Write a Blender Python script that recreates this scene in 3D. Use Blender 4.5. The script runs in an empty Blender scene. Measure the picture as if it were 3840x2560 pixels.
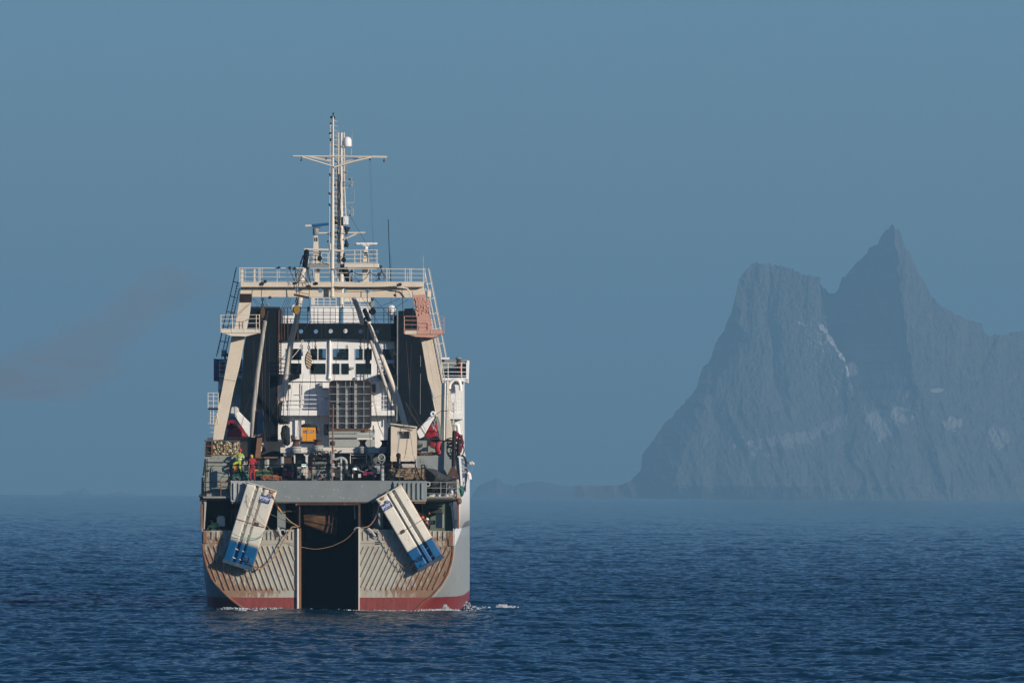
import bpy, bmesh, math, random
import numpy as np
from mathutils import Vector, Matrix, noise as mnoise

random.seed(7)
RNG = np.random.default_rng(11)
scene = bpy.context.scene
C = scene.collection
R = math.radians

# ------------------------------------------------------------------ camera
F_PX = 42667.0            # focal length in pixels of the 3840 px wide photograph (400 mm lens)
CAM_Z = 9.02
DIP = 71.8               # the sea horizon lies this many photo pixels below eye level (curved earth)
PITCH = (586.0 - DIP) / F_PX
EARTH_R = 6371000.0
ROLL = 0.0065
cam_data = bpy.data.cameras.new("camera")
cam_data.lens = 400.0
cam_data.sensor_width = 36.0
cam_data.clip_start = 1.0
cam_data.clip_end = 80000.0
cam = bpy.data.objects.new("camera", cam_data)
C.objects.link(cam)
CAM_M = Matrix.Translation((0, 0, CAM_Z)) @ Matrix.Rotation(R(90) + PITCH, 4, 'X') @ Matrix.Rotation(ROLL, 4, 'Z')
cam.matrix_world = CAM_M
scene.camera = cam

# ------------------------------------------------------------------ light
SUN_EL = R(16.0)
SUN_AZ = R(47.0)          # measured from straight behind the camera towards the right
sun_dir = Vector((math.sin(SUN_AZ) * math.cos(SUN_EL), -math.cos(SUN_AZ) * math.cos(SUN_EL), math.sin(SUN_EL)))
sd = bpy.data.lights.new("sun", 'SUN')
sd.energy = 5.0
sd.angle = R(0.5)
sd.color = (1.0, 0.88, 0.73)
sun = bpy.data.objects.new("sun", sd)
sun.rotation_euler = sun_dir.to_track_quat('Z', 'Y').to_euler()
C.objects.link(sun)

world = bpy.data.worlds.new("World")
scene.world = world
world.use_nodes = True
wn = world.node_tree.nodes
bg = wn['Background']
sky = wn.new('ShaderNodeTexSky')
sky.sky_type = 'NISHITA'
sky.sun_disc = False
sky.sun_elevation = SUN_EL
sky.sun_rotation = math.atan2(sun_dir.x, sun_dir.y)
sky.air_density = 1.0
sky.dust_density = 0.3
sky.ozone_density = 2.5
tint = wn.new('ShaderNodeVectorMath')      # the photograph's cool white balance
tint.operation = 'MULTIPLY'
tint.inputs[1].default_value = (0.58, 0.965, 1.67)
world.node_tree.links.new(sky.outputs[0], tint.inputs[0])
world.node_tree.links.new(tint.outputs[0], bg.inputs[0])
bg.inputs[1].default_value = 0.05

scene.view_settings.view_transform = 'Standard'
scene.view_settings.look = 'None'
scene.view_settings.exposure = 0.0
scene.view_settings.gamma = 1.0
scene.render.engine = 'CYCLES'
scene.cycles.use_denoising = True
scene.cycles.denoiser = 'OPENIMAGEDENOISE'
scene.cycles.max_bounces = 6
scene.cycles.volume_bounces = 0
scene.cycles.pixel_filter_type = 'BLACKMAN_HARRIS'
scene.cycles.filter_width = 1.5

# ------------------------------------------------------------------ materials
MATS = {}
def new_mat(name):
    m = bpy.data.materials.new(name)
    m.use_nodes = True
    return m

def nd(m, t, **kw):
    n = m.node_tree.nodes.new(t)
    for k, v in kw.items():
        setattr(n, k, v)
    return n

def lk(m, a, b):
    m.node_tree.links.new(a, b)

def paint(name, col, rough=0.5, metal=0.0, var=0.12, rust=0.0, rcol=(0.20, 0.075, 0.03), streak=0.0,
          scale=1.0, bump=0.0, spec=0.4, rscale=1.4, rdetail=8, stretch=(1, 1, 1), coat=0.0):
    """A painted surface: slight mottling, rust patches with ragged edges and runs that stretch downwards."""
    m = new_mat(name)
    b = m.node_tree.nodes['Principled BSDF']
    b.inputs['Roughness'].default_value = rough
    b.inputs['Metallic'].default_value = metal
    b.inputs['Specular IOR Level'].default_value = spec
    tc = nd(m, 'ShaderNodeTexCoord')
    n1 = nd(m, 'ShaderNodeTexNoise')
    n1.inputs['Scale'].default_value = 1.1 * scale
    n1.inputs['Detail'].default_value = 9
    n1.inputs['Roughness'].default_value = 0.7
    mp = nd(m, 'ShaderNodeMapping')
    mp.inputs['Scale'].default_value = stretch
    lk(m, tc.outputs['Object'], mp.inputs[0])
    lk(m, mp.outputs[0], n1.inputs['Vector'])
    r1 = nd(m, 'ShaderNodeMapRange')
    r1.inputs[1].default_value = 0.3
    r1.inputs[2].default_value = 0.72
    r1.inputs[3].default_value = 1 - var
    r1.inputs[4].default_value = 1 + var * 0.6
    lk(m, n1.outputs[0], r1.inputs[0])
    mul = nd(m, 'ShaderNodeVectorMath', operation='SCALE')
    mul.inputs[0].default_value = col
    lk(m, r1.outputs[0], mul.inputs['Scale'])
    out = mul.outputs[0]
    if rust > 0:
        n2 = nd(m, 'ShaderNodeTexNoise')
        n2.inputs['Scale'].default_value = rscale
        n2.inputs['Detail'].default_value = rdetail
        n2.inputs['Roughness'].default_value = 0.72
        lk(m, mp.outputs[0], n2.inputs['Vector'])
        r2 = nd(m, 'ShaderNodeMapRange')
        lo = 0.72 - 0.34 * rust
        r2.inputs[1].default_value = lo
        r2.inputs[2].default_value = lo + 0.1
        lk(m, n2.outputs[0], r2.inputs[0])
        mx = nd(m, 'ShaderNodeMix', data_type='RGBA')
        lk(m, r2.outputs[0], mx.inputs[0])
        lk(m, out, mx.inputs[6])
        n3 = nd(m, 'ShaderNodeTexNoise')
        n3.inputs['Scale'].default_value = 7
        lk(m, mp.outputs[0], n3.inputs['Vector'])
        mr = nd(m, 'ShaderNodeMix', data_type='RGBA')
        lk(m, n3.outputs[0], mr.inputs[0])
        mr.inputs[6].default_value = (rcol[0] * 0.45, rcol[1] * 0.4, rcol[2] * 0.4, 1)
        mr.inputs[7].default_value = (rcol[0] * 1.5, rcol[1] * 1.6, rcol[2] * 1.6, 1)
        lk(m, mr.outputs[2], mx.inputs[7])
        out = mx.outputs[2]
    if streak > 0:
        mp2 = nd(m, 'ShaderNodeMapping')
        mp2.inputs['Scale'].default_value = (3.2, 3.2, 0.28)
        lk(m, tc.outputs['Object'], mp2.inputs[0])
        n4 = nd(m, 'ShaderNodeTexNoise')
        n4.inputs['Scale'].default_value = 1.6
        n4.inputs['Detail'].default_value = 7
        n4.inputs['Roughness'].default_value = 0.65
        lk(m, mp2.outputs[0], n4.inputs['Vector'])
        r4 = nd(m, 'ShaderNodeMapRange')
        lo = 0.72 - 0.3 * streak
        r4.inputs[1].default_value = lo
        r4.inputs[2].default_value = lo + 0.13
        r4.inputs[4].default_value = 0.8
        lk(m, n4.outputs[0], r4.inputs[0])
        mx2 = nd(m, 'ShaderNodeMix', data_type='RGBA')
        lk(m, r4.outputs[0], mx2.inputs[0])
        lk(m, out, mx2.inputs[6])
        mx2.inputs[7].default_value = (rcol[0] * 1.35, rcol[1] * 1.5, rcol[2] * 1.5, 1)
        out = mx2.outputs[2]
    lk(m, out, b.inputs['Base Color'])
    if bump > 0:
        bp = nd(m, 'ShaderNodeBump')
        bp.inputs['Strength'].default_value = bump
        bp.inputs['Distance'].default_value = 0.05
        lk(m, n1.outputs[0], bp.inputs['Height'])
        lk(m, bp.outputs[0], b.inputs['Normal'])
    MATS[name] = m
    return m

# ------------------------------------------------------------------ tags
def tag(o, label=None, cat=None, group=None, kind=None):
    if label: o['label'] = label
    if cat: o['category'] = cat
    if group: o['group'] = group
    if kind: o['kind'] = kind
    return o

def np_mesh(name, co, faces4, mat, smooth=True, attrs=None):
    me = bpy.data.meshes.new(name)
    nv = len(co); nf = len(faces4)
    me.vertices.add(nv)
    me.vertices.foreach_set('co', np.ascontiguousarray(co, dtype=np.float32).ravel())
    me.loops.add(nf * 4)
    me.loops.foreach_set('vertex_index', np.ascontiguousarray(faces4, dtype=np.int32).ravel())
    me.polygons.add(nf)
    me.polygons.foreach_set('loop_start', np.arange(0, nf * 4, 4, dtype=np.int32))
    me.update(calc_edges=True)
    if smooth:
        me.polygons.foreach_set('use_smooth', np.ones(nf, dtype=bool))
    for k, v in (attrs or {}).items():
        a = me.attributes.new(k, 'FLOAT', 'POINT')
        a.data.foreach_set('value', np.ascontiguousarray(v, dtype=np.float32).ravel())
    me.materials.append(mat)
    o = bpy.data.objects.new(name, me)
    C.objects.link(o)
    return o

def grid_faces(nr, nc):
    i = np.arange((nr - 1) * (nc - 1))
    r = i // (nc - 1); c = i % (nc - 1)
    a = r * nc + c
    return np.stack([a, a + 1, a + nc + 1, a + nc], axis=1)

# ------------------------------------------------------------------ sea
def wave_tile(size, n, lam_lo, lam_hi, rms_slope, wind=(0.35, -0.94), spread=2.0, seed=1, power=-3.4):
    rng = np.random.default_rng(seed)
    k1 = 2 * np.pi * np.fft.fftfreq(n, size / n)
    kx, ky = np.meshgrid(k1, k1, indexing='xy')
    k = np.hypot(kx, ky); k[0, 0] = 1
    cosd = (kx * wind[0] + ky * wind[1]) / k
    amp = k ** (power / 2.0) * (np.abs(cosd) ** spread * 0.9 + 0.12)
    amp *= np.exp(-(2 * np.pi / lam_hi / k) ** 4) * np.exp(-(k * lam_lo / (2 * np.pi)) ** 2)
    amp[0, 0] = 0
    h = amp * (rng.normal(size=(n, n)) + 1j * rng.normal(size=(n, n)))
    z = np.real(np.fft.ifft2(h))
    sx = np.real(np.fft.ifft2(1j * kx * h)); sy = np.real(np.fft.ifft2(1j * ky * h))
    s = rms_slope / math.sqrt((sx ** 2 + sy ** 2).mean())
    # choppy crests: shift points towards the crests
    dx = np.real(np.fft.ifft2(1j * kx / k * h)) * s; dy = np.real(np.fft.ifft2(1j * ky / k * h)) * s
    return z * s, dx, dy

def sample_tile(t, size, x, y):
    n = t.shape[0]
    fx = (x / size) % 1.0 * n; fy = (y / size) % 1.0 * n
    ix = np.floor(fx).astype(int); iy = np.floor(fy).astype(int)
    tx = fx - ix; ty = fy - iy
    ix %= n; iy %= n
    jx = (ix + 1) % n; jy = (iy + 1) % n
    return (t[iy, ix] * (1 - tx) * (1 - ty) + t[iy, jx] * tx * (1 - ty) + t[jy, ix] * (1 - tx) * ty + t[jy, jx] * tx * ty)

TILES = [(113.0, wave_tile(113.0, 512, 0.8, 13.0, 0.125, seed=3)),
         (47.0, wave_tile(47.0, 512, 0.2, 2.0, 0.22, wind=(0.1, -1.0), seed=8)),
         (311.0, wave_tile(311.0, 512, 9.0, 60.0, 0.018, wind=(-0.6, -0.8), seed=5))]

def sea_height(x, y, chop=False):
    z = np.zeros_like(x); dx = np.zeros_like(x); dy = np.zeros_like(x)
    for i, (size, (tz, tx, ty)) in enumerate(TILES):
        a = 0.31 * (i + 1)
        xr = x * math.cos(a) - y * math.sin(a); yr = x * math.sin(a) + y * math.cos(a)
        z += sample_tile(tz, size, xr, yr)
        if chop:
            ux = sample_tile(tx, size, xr, yr); uy = sample_tile(ty, size, xr, yr)
            dx += ux * math.cos(a) + uy * math.sin(a); dy += -ux * math.sin(a) + uy * math.cos(a)
    # the ship's own wash calms the water close astern
    return (z, dx, dy) if chop else z

def build_sea():
    rows = list(np.arange(-3000, 300, 300.0)) + list(np.arange(300, 420, 4.0))
    d = 420.0
    while d < 24000:
        rows.append(d)
        d += 0.32 if d < 900 else 0.32 * (d / 900.0) ** 2.6
    rows += [27000.0, 30000.0, 33500.0]
    rows = np.array(rows)
    u_in = np.linspace(-0.054, 0.054, 760)
    s = np.geomspace(0.0008, 1.6, 34)
    us = np.concatenate([(-0.054 - s)[::-1], u_in, 0.054 + s])
    D, U = np.meshgrid(rows, us, indexing='ij')
    X = U * np.maximum(D, 420.0); Y = D.copy()
    z, dx, dy = sea_height(X.ravel(), Y.ravel(), True)
    fade = np.clip((np.abs(U.ravel()) < 0.12).astype(float), 0, 1) * np.clip((Y.ravel() - 330) / 60, 0, 1)
    # the far waves are smaller than the mesh spacing: keep only part of them
    fade *= np.clip(1.25 - Y.ravel() / 9000.0, 0.0, 1.0)
    # water smoothed by the hull just astern
    xs = X.ravel() + 12.5; ys = Y.ravel()
    fade *= 1 - 0.3 * np.exp(-(xs / 11.0) ** 4) * np.clip((ys - 660) / 90.0, 0, 1) * (ys < 779)
    drop = (X.ravel() ** 2 + Y.ravel() ** 2) / (2 * EARTH_R)
    co = np.stack([X.ravel() - dx * fade * 0.55, Y.ravel() - dy * fade * 0.55, z * fade - drop], axis=1)
    m = new_mat("sea_water")
    b = m.node_tree.nodes['Principled BSDF']
    b.inputs['Base Color'].default_value = (0.0001, 0.025, 0.050, 1)
    b.inputs['Roughness'].default_value = 0.09
    b.inputs['IOR'].default_value = 1.33
    b.inputs['Specular IOR Level'].default_value = 0.03
    tc = nd(m, 'ShaderNodeTexCoord')
    mp = nd(m, 'ShaderNodeMapping')
    mp.inputs['Scale'].default_value = (1.0, 1.0, 1.0)
    lk(m, tc.outputs['Object'], mp.inputs[0])
    n = nd(m, 'ShaderNodeTexNoise')
    n.inputs['Scale'].default_value = 3.6
    n.inputs['Detail'].default_value = 3
    lk(m, mp.outputs[0], n.inputs['Vector'])
    bp = nd(m, 'ShaderNodeBump')
    bp.inputs['Strength'].default_value = 0.7
    bp.inputs['Distance'].default_value = 0.07
    lk(m, n.outputs[0], bp.inputs['Height'])
    lk(m, bp.outputs[0], b.inputs['Normal'])
    o = np_mesh("sea", co, grid_faces(len(rows), len(us)), m)
    tag(o, kind='structure')
    return o
build_sea()

# ------------------------------------------------------------------ world positions from the photograph
def ray(px, py):
    d = Vector(((px - 1920.0) / F_PX, (1280.0 - py) / F_PX, -1.0))
    return (CAM_M.to_3x3() @ d)

def world_at(px, py, dist):
    v = ray(px, py)
    t = dist / v.y
    return Vector((0, 0, CAM_Z)) + v * t

# ------------------------------------------------------------------ haze
def build_haze():
    me = bpy.data.meshes.new("haze")
    bm = bmesh.new()
    bmesh.ops.create_cube(bm, size=1.0)
    x0, x1, y0, y1, z0, z1 = -57000, 57000, -3600, 36000, -190.0, 575.0
    for v in bm.verts:
        v.co = Vector((x1 if v.co.x > 0 else x0, y1 if v.co.y > 0 else y0, z1 if v.co.z > 0 else z0))
    bm.to_mesh(me); bm.free()
    o = bpy.data.objects.new("haze", me)
    C.objects.link(o)
    m = bpy.data.materials.new("haze_air")
    m.use_nodes = True
    nt = m.node_tree
    nt.nodes.clear()
    out = nt.nodes.new('ShaderNodeOutputMaterial')
    pv = nt.nodes.new('ShaderNodeVolumePrincipled')
    pv.inputs['Color'].default_value = (0.375, 0.745, 1.0, 1)
    pv.inputs['Density'].default_value = 0.74e-4
    pv.inputs['Anisotropy'].default_value = 0.14
    nt.links.new(pv.outputs[0], out.inputs['Volume'])
    me.materials.append(m)
    tag(o, kind='stuff')
build_haze()
# ------------------------------------------------------------------ mountains
MD = 20500.0     # metres to the big rock
MPP = MD / F_PX  # metres per photo pixel out there

def fbm(x, y, octv=5, seed=0, lac=2.0, gain=0.5, ridged=False):
    out = np.zeros_like(x); amp = 1.0
    rng = np.random.default_rng(seed)
    for o in range(octv):
        n = 256
        t = rng.random((n, n))
        f = lac ** o
        ox, oy = rng.random(2) * 200
        fx = (x * f + ox) % n; fy = (y * f + oy) % n
        ix = np.floor(fx).astype(int); iy = np.floor(fy).astype(int)
        tx = fx - ix; ty = fy - iy
        tx = tx * tx * (3 - 2 * tx); ty = ty * ty * (3 - 2 * ty)
        ix %= n; iy %= n
        jx = (ix + 1) % n; jy = (iy + 1) % n
        v = (t[iy, ix] * (1 - tx) * (1 - ty) + t[iy, jx] * tx * (1 - ty) + t[jy, ix] * (1 - tx) * ty + t[jy, jx] * tx * ty)
        v = v * 2 - 1
        if ridged: v = 1 - 2 * np.abs(v)
        out += v * amp
        amp *= gain
    return out

def mz(x, y):      # zoomed outline coordinates of the rock -> photo pixels
    return 2200 + x / 1.3518, 800 + y / 1.3518

def build_rock():
    sil = [(-60, 1378), (60, 1380), (170, 1376), (215, 1352), (248, 1322), (270, 1300), (274, 1225), (300, 1195), (330, 1160), (385, 1080),
           (440, 1020), (490, 965), (540, 900), (562, 845), (585, 790), (622, 745), (640, 690), (660, 640), (690, 600),
           (700, 565), (722, 530), (735, 480), (750, 420), (765, 350), (785, 325), (812, 292), (835, 265), (875, 262), (930, 272), (985, 282),
           (1050, 305), (1110, 325), (1175, 345), (1200, 362), (1215, 382), (1230, 405), (1250, 411), (1270, 405), (1285, 372), (1298, 335),
           (1330, 300), (1360, 265), (1395, 235), (1430, 190), (1470, 155), (1490, 130), (1497, 103), (1520, 95), (1537, 68), (1548, 66),
           (1562, 88), (1585, 112), (1600, 160), (1630, 215), (1650, 262), (1680, 320), (1700, 360), (1728, 405), (1748, 440),
           (1765, 462), (1820, 500), (1880, 532), (1940, 553), (1975, 556), (1992, 570), (2003, 610), (2040, 628), (2090, 632),
           (2130, 615), (2180, 604), (2230, 602), (2330, 640), (2480, 700), (2700, 820), (3000, 1100), (3300, 1378)]
    sx = np.array([mz(*p)[0] for p in sil]); sy = np.array([mz(*p)[1] for p in sil])
    px = np.concatenate([np.linspace(sx[0], 3900, 620), np.linspace(3905, sx[-1], 60)])
    py = np.interp(px, sx, sy)
    eye = 1866 - DIP + (px - 1920) * ROLL
    K = MD / 15500.0
    sl = -MD * MD / (2 * EARTH_R)      # sea level out there, below the curve of the earth
    zb = sl - 8.0
    X = (px - 1920) * MPP
    H = CAM_Z + (eye - py) * MPP
    jag = fbm(px / 22.0, px * 0, 6, 3, gain=0.62, ridged=True)
    H = H + jag * 1.5 * K * np.clip((H - 20) / 60, 0, 1.6) + fbm(px / 5.0, px * 0, 3, 4) * 0.8 * K * np.clip((H - 10) / 60, 0, 1)
    H = np.maximum(H, zb + 4)
    nv = 420
    v = np.linspace(0, 1, nv)[:, None]
    XX = np.repeat(X[None, :], nv, 0)
    ZZ = zb + (H[None, :] - zb) * v
    PX = np.repeat(px[None, :], nv, 0)
    PY = eye[None, :] - (ZZ - CAM_Z) / MPP
    zx = (PX - 2200) * 1.3518; zy = (PY - 800) * 1.3518     # zoomed outline coordinates again
    hh = np.clip(ZZ - sl, 0, None) / K
    hmax = np.maximum(H[None, :] - sl, 1) / K
    toward = 330 * (1 - np.clip(hh / 400.0, 0, 1)) ** 2.0 + 0.10 * (hmax - hh)
    block_r = np.interp(zy, [260, 350, 620, 760, 900, 1100, 1400], [1165, 1170, 1215, 1300, 1330, 1290, 1200])
    peak_e = np.interp(zy, [60, 160, 230, 400, 560, 700, 850, 1000, 1400], [1545, 1555, 1560, 1575, 1600, 1608, 1640, 1700, 1800])
    peak_e = peak_e + fbm(zy / 40.0, zy * 0, 4, 17) * 9
    block_r = block_r + fbm(zy / 30.0, zy * 0, 4, 19) * 8
    z2m = MPP / 1.3518 / K
    fw = np.zeros_like(XX)
    inblock = zx < block_r
    flank = np.interp(zy, [260, 420, 640, 900, 1200, 1400], [770, 745, 800, 640, 470, 420]) + fbm(zy / 50.0, zy * 0, 4, 23) * 30
    fw += np.where(inblock, 60 - 1.3 * np.clip(flank - zx, 0, 240) * z2m + 0.25 * np.clip(zx - flank, 0, 300) * z2m * 0.2, 0)
    t = np.clip((zx - block_r) / np.maximum(peak_e - block_r, 1), 0, 1)
    w = (peak_e - block_r) * z2m
    depth_face = np.clip(w * 1.35, 0, 160) * np.clip((1150 - zy) / 350, 0.0, 1)
    face = -depth_face * (1 - t) + 40
    right = np.maximum(40 - 0.50 * np.clip(zx - peak_e, 0, None) * z2m, -120)
    fw += np.where(inblock, 0, np.where(zx < peak_e, face, right))

    def facets(sx_, sy_, tiltx, tilty, seed, k=0.5):
        """Crumpled rock: the nearest of many slanting planes in front."""
        rng = np.random.default_rng(seed)
        u = zx / sx_ + fbm(zx / sx_ * .7, zy / sy_ * .7, 3, seed + 1) * .45; w_ = zy / sy_ + fbm(zx / sx_ * .7, zy / sy_ * .7, 3, seed + 2) * .45
        iu = np.floor(u).astype(int); iw = np.floor(w_).astype(int)
        T = rng.random((6, 97, 97))
        best = np.full(u.shape, -1e9)
        for du in (-1, 0, 1):
            for dw in (-1, 0, 1):
                a_ = (iu + du) % 97; b_ = (iw + dw) % 97
                cx = iu + du + T[0, a_, b_]; cy = iw + dw + T[1, a_, b_]
                h_ = (T[2, a_, b_] - .5) * .8 + (T[3, a_, b_] - .5) * tiltx * (u - cx) + (T[4, a_, b_] - .5) * tilty * (w_ - cy) - k * ((u - cx) ** 2 + (w_ - cy) ** 2)
                best = np.maximum(best, h_)
        return best
    low = np.clip((zy - 850) / 300, 0, 1)
    rel = facets(150, 330, 2.4, 1.4, 101) * 26 * (1 - .5 * low)
    rel += facets(48, 120, 2.2, 1.2, 202) * 5.0 * (1 - .35 * low)
    rel += facets(17, 34, 2.0, 1.6, 303) * 2.3
    rel += fbm(zx / 9.0, zy / 40.0, 4, 5) * 1.0 * (1 - .5 * low) + fbm(zx / 7.0, zy / 8.0, 4, 9) * 1.5
    gul = fbm((zx - zy * 0.35 + 900) / 120.0, zy / 320.0, 4, 31, ridged=True) * 8 * low
    shade_soft = np.where((~inblock) & (zx < peak_e) & (zy < 760), .45, 1.0)
    k_ = np.clip(hh / 25.0, 0, 1)
    YY = MD - K * (toward + (fw + rel * shade_soft + gul) * k_)
    # pale scree, snow left in gullies
    snow = np.zeros_like(XX)
    def blob(cx, cy, rx, ry, ang=0.0, s=1.0):
        ca, sa = math.cos(ang), math.sin(ang)
        dx = zx - cx; dy = zy - cy
        a = (dx * ca + dy * sa) / rx; bb = (-dx * sa + dy * ca) / ry
        r = a * a + bb * bb + fbm(zx / 22.0, zy / 26.0, 4, 40) * 0.6
        return np.clip((1.0 - r) * 3.0, 0, 1) * s
    for a in [(1322, 790, 46, 44, 0.3, 1.6), (1280, 725, 22, 70, -0.55, 1.6), (1228, 655, 14, 52, -0.7, 1.5), (1186, 590, 15, 32, -0.6, 1.3),
              (1080, 570, 26, 9, 0.5, .9), (1750, 903, 34, 12, 0, .95), (1320, 890, 8, 36, 0, .7), (1500, 1045, 120, 56, -0.1, .85),
              (1480, 1100, 50, 60, 0, .85), (1400, 1030, 12, 60, -0.4, .8), (1600, 930, 10, 56, 0.5, .7), (1830, 1070, 50, 38, 0, .85),
              (1000, 1155, 200, 38, -0.12, .42), (1200, 1090, 120, 34, -0.5, .4), (885, 1225, 22, 12, 0.6, .7), (825, 1222, 18, 10, 0.4, .7),
              (760, 1135, 22, 7, 0.2, .8), (805, 1165, 20, 9, -0.3, .8), (735, 1185, 14, 10, 0.4, .8), (2050, 1140, 64, 60, 0, .55),
              (727, 668, 5, 13, 0, .8), (1240, 880, 6, 60, -0.2, .6), (1215, 800, 5, 30, 0, .5), (600, 1150, 20, 8, -.5, .5), (1145, 560, 60, 60, 0, .0)]:
        snow = np.maximum(snow, blob(*a))
    speck = fbm(zx / 7.0, zy / 9.0, 3, 55)
    near = np.exp(-(((zx - 1180) / 110) ** 2 + ((zy - 650) / 130) ** 2))
    snow = np.where(zy > 850, snow * 0.42, np.minimum(snow * 0.62, 1))
    snow = np.maximum(snow, np.clip((speck + near * 0.8 - 1.35) * 4, 0, 0.8))
    green = np.clip(fbm(zx / 160.0, zy / 130.0, 4, 61) * 0.8 + (zy - 900) / 500, 0, 1)
    front = np.stack([XX, YY, ZZ], -1)
    # far side: falls away behind the ridge
    nb = 24
    tb = np.linspace(0, 1, nb)[1:, None]
    bx = np.repeat(X[None, :], nb - 1, 0)
    bz = zb + (H[None, :] - zb) * (1 - tb) ** 1.5
    by = YY[-1][None, :] + tb * (200 + H[None, :] * 1.6)
    back = np.stack([bx, by, bz], -1)
    pts = np.concatenate([front, back], 0)
    pts[-1, :, 2] = zb
    nr, nc = pts.shape[:2]
    sn = np.concatenate([snow, np.zeros((nb - 1, nc))], 0)
    gr = np.concatenate([green, np.zeros((nb - 1, nc))], 0)
    m = new_mat("mountain_rock")
    b = m.node_tree.nodes['Principled BSDF']
    b.inputs['Roughness'].default_value = 0.95
    b.inputs['Specular IOR Level'].default_value = 0.1
    tc = nd(m, 'ShaderNodeTexCoord')
    mp = nd(m, 'ShaderNodeMapping'); mp.inputs['Scale'].default_value = (0.05, 0.05, 0.03)
    lk(m, tc.outputs['Object'], mp.inputs[0])
    n = nd(m, 'ShaderNodeTexNoise'); n.inputs['Scale'].default_value = 1.0; n.inputs['Detail'].default_value = 8; n.inputs['Roughness'].default_value = 0.7
    lk(m, mp.outputs[0], n.inputs['Vector'])
    cr = nd(m, 'ShaderNodeValToRGB')
    cr.color_ramp.elements[0].position = 0.3; cr.color_ramp.elements[0].color = (0.062, 0.062, 0.064, 1)
    cr.color_ramp.elements[1].position = 0.72; cr.color_ramp.elements[1].color = (0.135, 0.125, 0.122, 1)
    lk(m, n.outputs[0], cr.inputs[0])
    ag = nd(m, 'ShaderNodeAttribute'); ag.attribute_name = 'green'
    mg = nd(m, 'ShaderNodeMix', data_type='RGBA')
    mlt = nd(m, 'ShaderNodeMath', operation='MULTIPLY'); mlt.inputs[1].default_value = 0.2
    lk(m, ag.outputs['Fac'], mlt.inputs[0])
    lk(m, mlt.outputs[0], mg.inputs[0]); lk(m, cr.outputs[0], mg.inputs[6]); mg.inputs[7].default_value = (0.10, 0.09, 0.05, 1)
    asn = nd(m, 'ShaderNodeAttribute'); asn.attribute_name = 'snow'
    ms = nd(m, 'ShaderNodeMix', data_type='RGBA')
    lk(m, asn.outputs['Fac'], ms.inputs[0]); lk(m, mg.outputs[2], ms.inputs[6]); ms.inputs[7].default_value = (0.66, 0.62, 0.60, 1)
    lk(m, ms.outputs[2], b.inputs['Base Color'])
    bp = nd(m, 'ShaderNodeBump'); bp.inputs['Strength'].default_value = 0.45; bp.inputs['Distance'].default_value = 6.0
    lk(m, n.outputs[0], bp.inputs['Height']); lk(m, bp.outputs[0], b.inputs['Normal'])
    o = np_mesh("mountain", pts.reshape(-1, 3), grid_faces(nr, nc), m, smooth=False, attrs={'snow': sn, 'green': gr})
    tag(o, 'hazy rocky island with a blunt block and a sharp peak', 'mountain', kind='structure')
    return m

def far_hill(name, prof, dist, depth, mat, seed, label):
    mpp = dist / F_PX
    sx = [p[0] for p in prof]; sy = [p[1] for p in prof]
    px = np.linspace(sx[0], sx[-1], 160)
    eye = 1866 - DIP + (px - 1920) * ROLL
    H = CAM_Z + (eye - np.interp(px, sx, sy)) * mpp
    zb = -dist * dist / (2 * EARTH_R) - 6
    H += fbm(px / 9.0, px * 0, 4, seed) * 0.6 * mpp
    X = (px - 1920) * mpp
    v = np.linspace(-1, 1, 41)[:, None]
    z = zb + (H[None, :] - zb) * (1 - np.abs(v) ** 1.4)
    y = dist + v * depth + fbm(X[None, :] / 60 + v * 3, v * 6 + X[None, :] * 0, 4, seed + 1) * depth * 0.06
    z = z + fbm(X[None, :] / 40 + v, v * 9 + X[None, :] * 0, 4, seed + 2) * 1.2 * (1 - np.abs(v)) * (np.abs(v) > 0.02)
    z[0, :] = zb; z[-1, :] = zb
    z[:, 0] = zb; z[:, -1] = zb
    pts = np.stack([np.repeat(X[None, :], 41, 0), y, z], -1)
    o = np_mesh(name, pts.reshape(-1, 3), grid_faces(41, len(px)), mat, smooth=False,
                attrs={'snow': np.zeros(pts.shape[:2]), 'green': np.full(pts.shape[:2], 0.6)})
    tag(o, label, 'hill', kind='structure')

rock_mat = build_rock()
far_hill("far_skerry", [(1770, 1868), (1782, 1840), (1800, 1820), (1830, 1806), (1852, 1797), (1866, 1791), (1880, 1800), (1900, 1815), (1925, 1820),
                   (1935, 1824), (1950, 1813), (1980, 1808), (2020, 1803), (2050, 1806), (2085, 1815), (2130, 1822), (2180, 1820), (2260, 1820), (2330, 1868)],
         27000.0, 500.0, rock_mat, 71, 'low faint island between the ship and the mountain')
far_hill("far_islet", [(225, 1855), (250, 1842), (272, 1838), (290, 1850), (300, 1840), (318, 1826), (335, 1838), (352, 1856)],
         31000.0, 300.0, rock_mat, 81, 'faint islet on the horizon left of the ship')
far_hill("far_islet", [(400, 1856), (430, 1846), (455, 1842), (480, 1848), (500, 1850), (520, 1857)],
         31000.0, 300.0, rock_mat, 91, 'faint flat islet on the horizon nearer the ship')
# ------------------------------------------------------------------ the ship's own frame
SHIP_D = 776.0
so = world_at(1231, 2290, SHIP_D); so.z = 0.0
SHIP_M = Matrix.Translation(so) @ Matrix.Rotation(R(-0.5), 4, 'Z') @ Matrix.Rotation(-0.0065, 4, 'Y')
SHIP_I = SHIP_M.inverted()
_o = SHIP_I @ Vector((0, 0, CAM_Z))
_r3 = SHIP_I.to_3x3()

def P(px, py, d):
    """Point of the ship seen at a photo pixel, d metres forward of the transom."""
    v = _r3 @ ray(px, py)
    t = (d - _o.y) / v.y
    return _o + v * t

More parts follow.
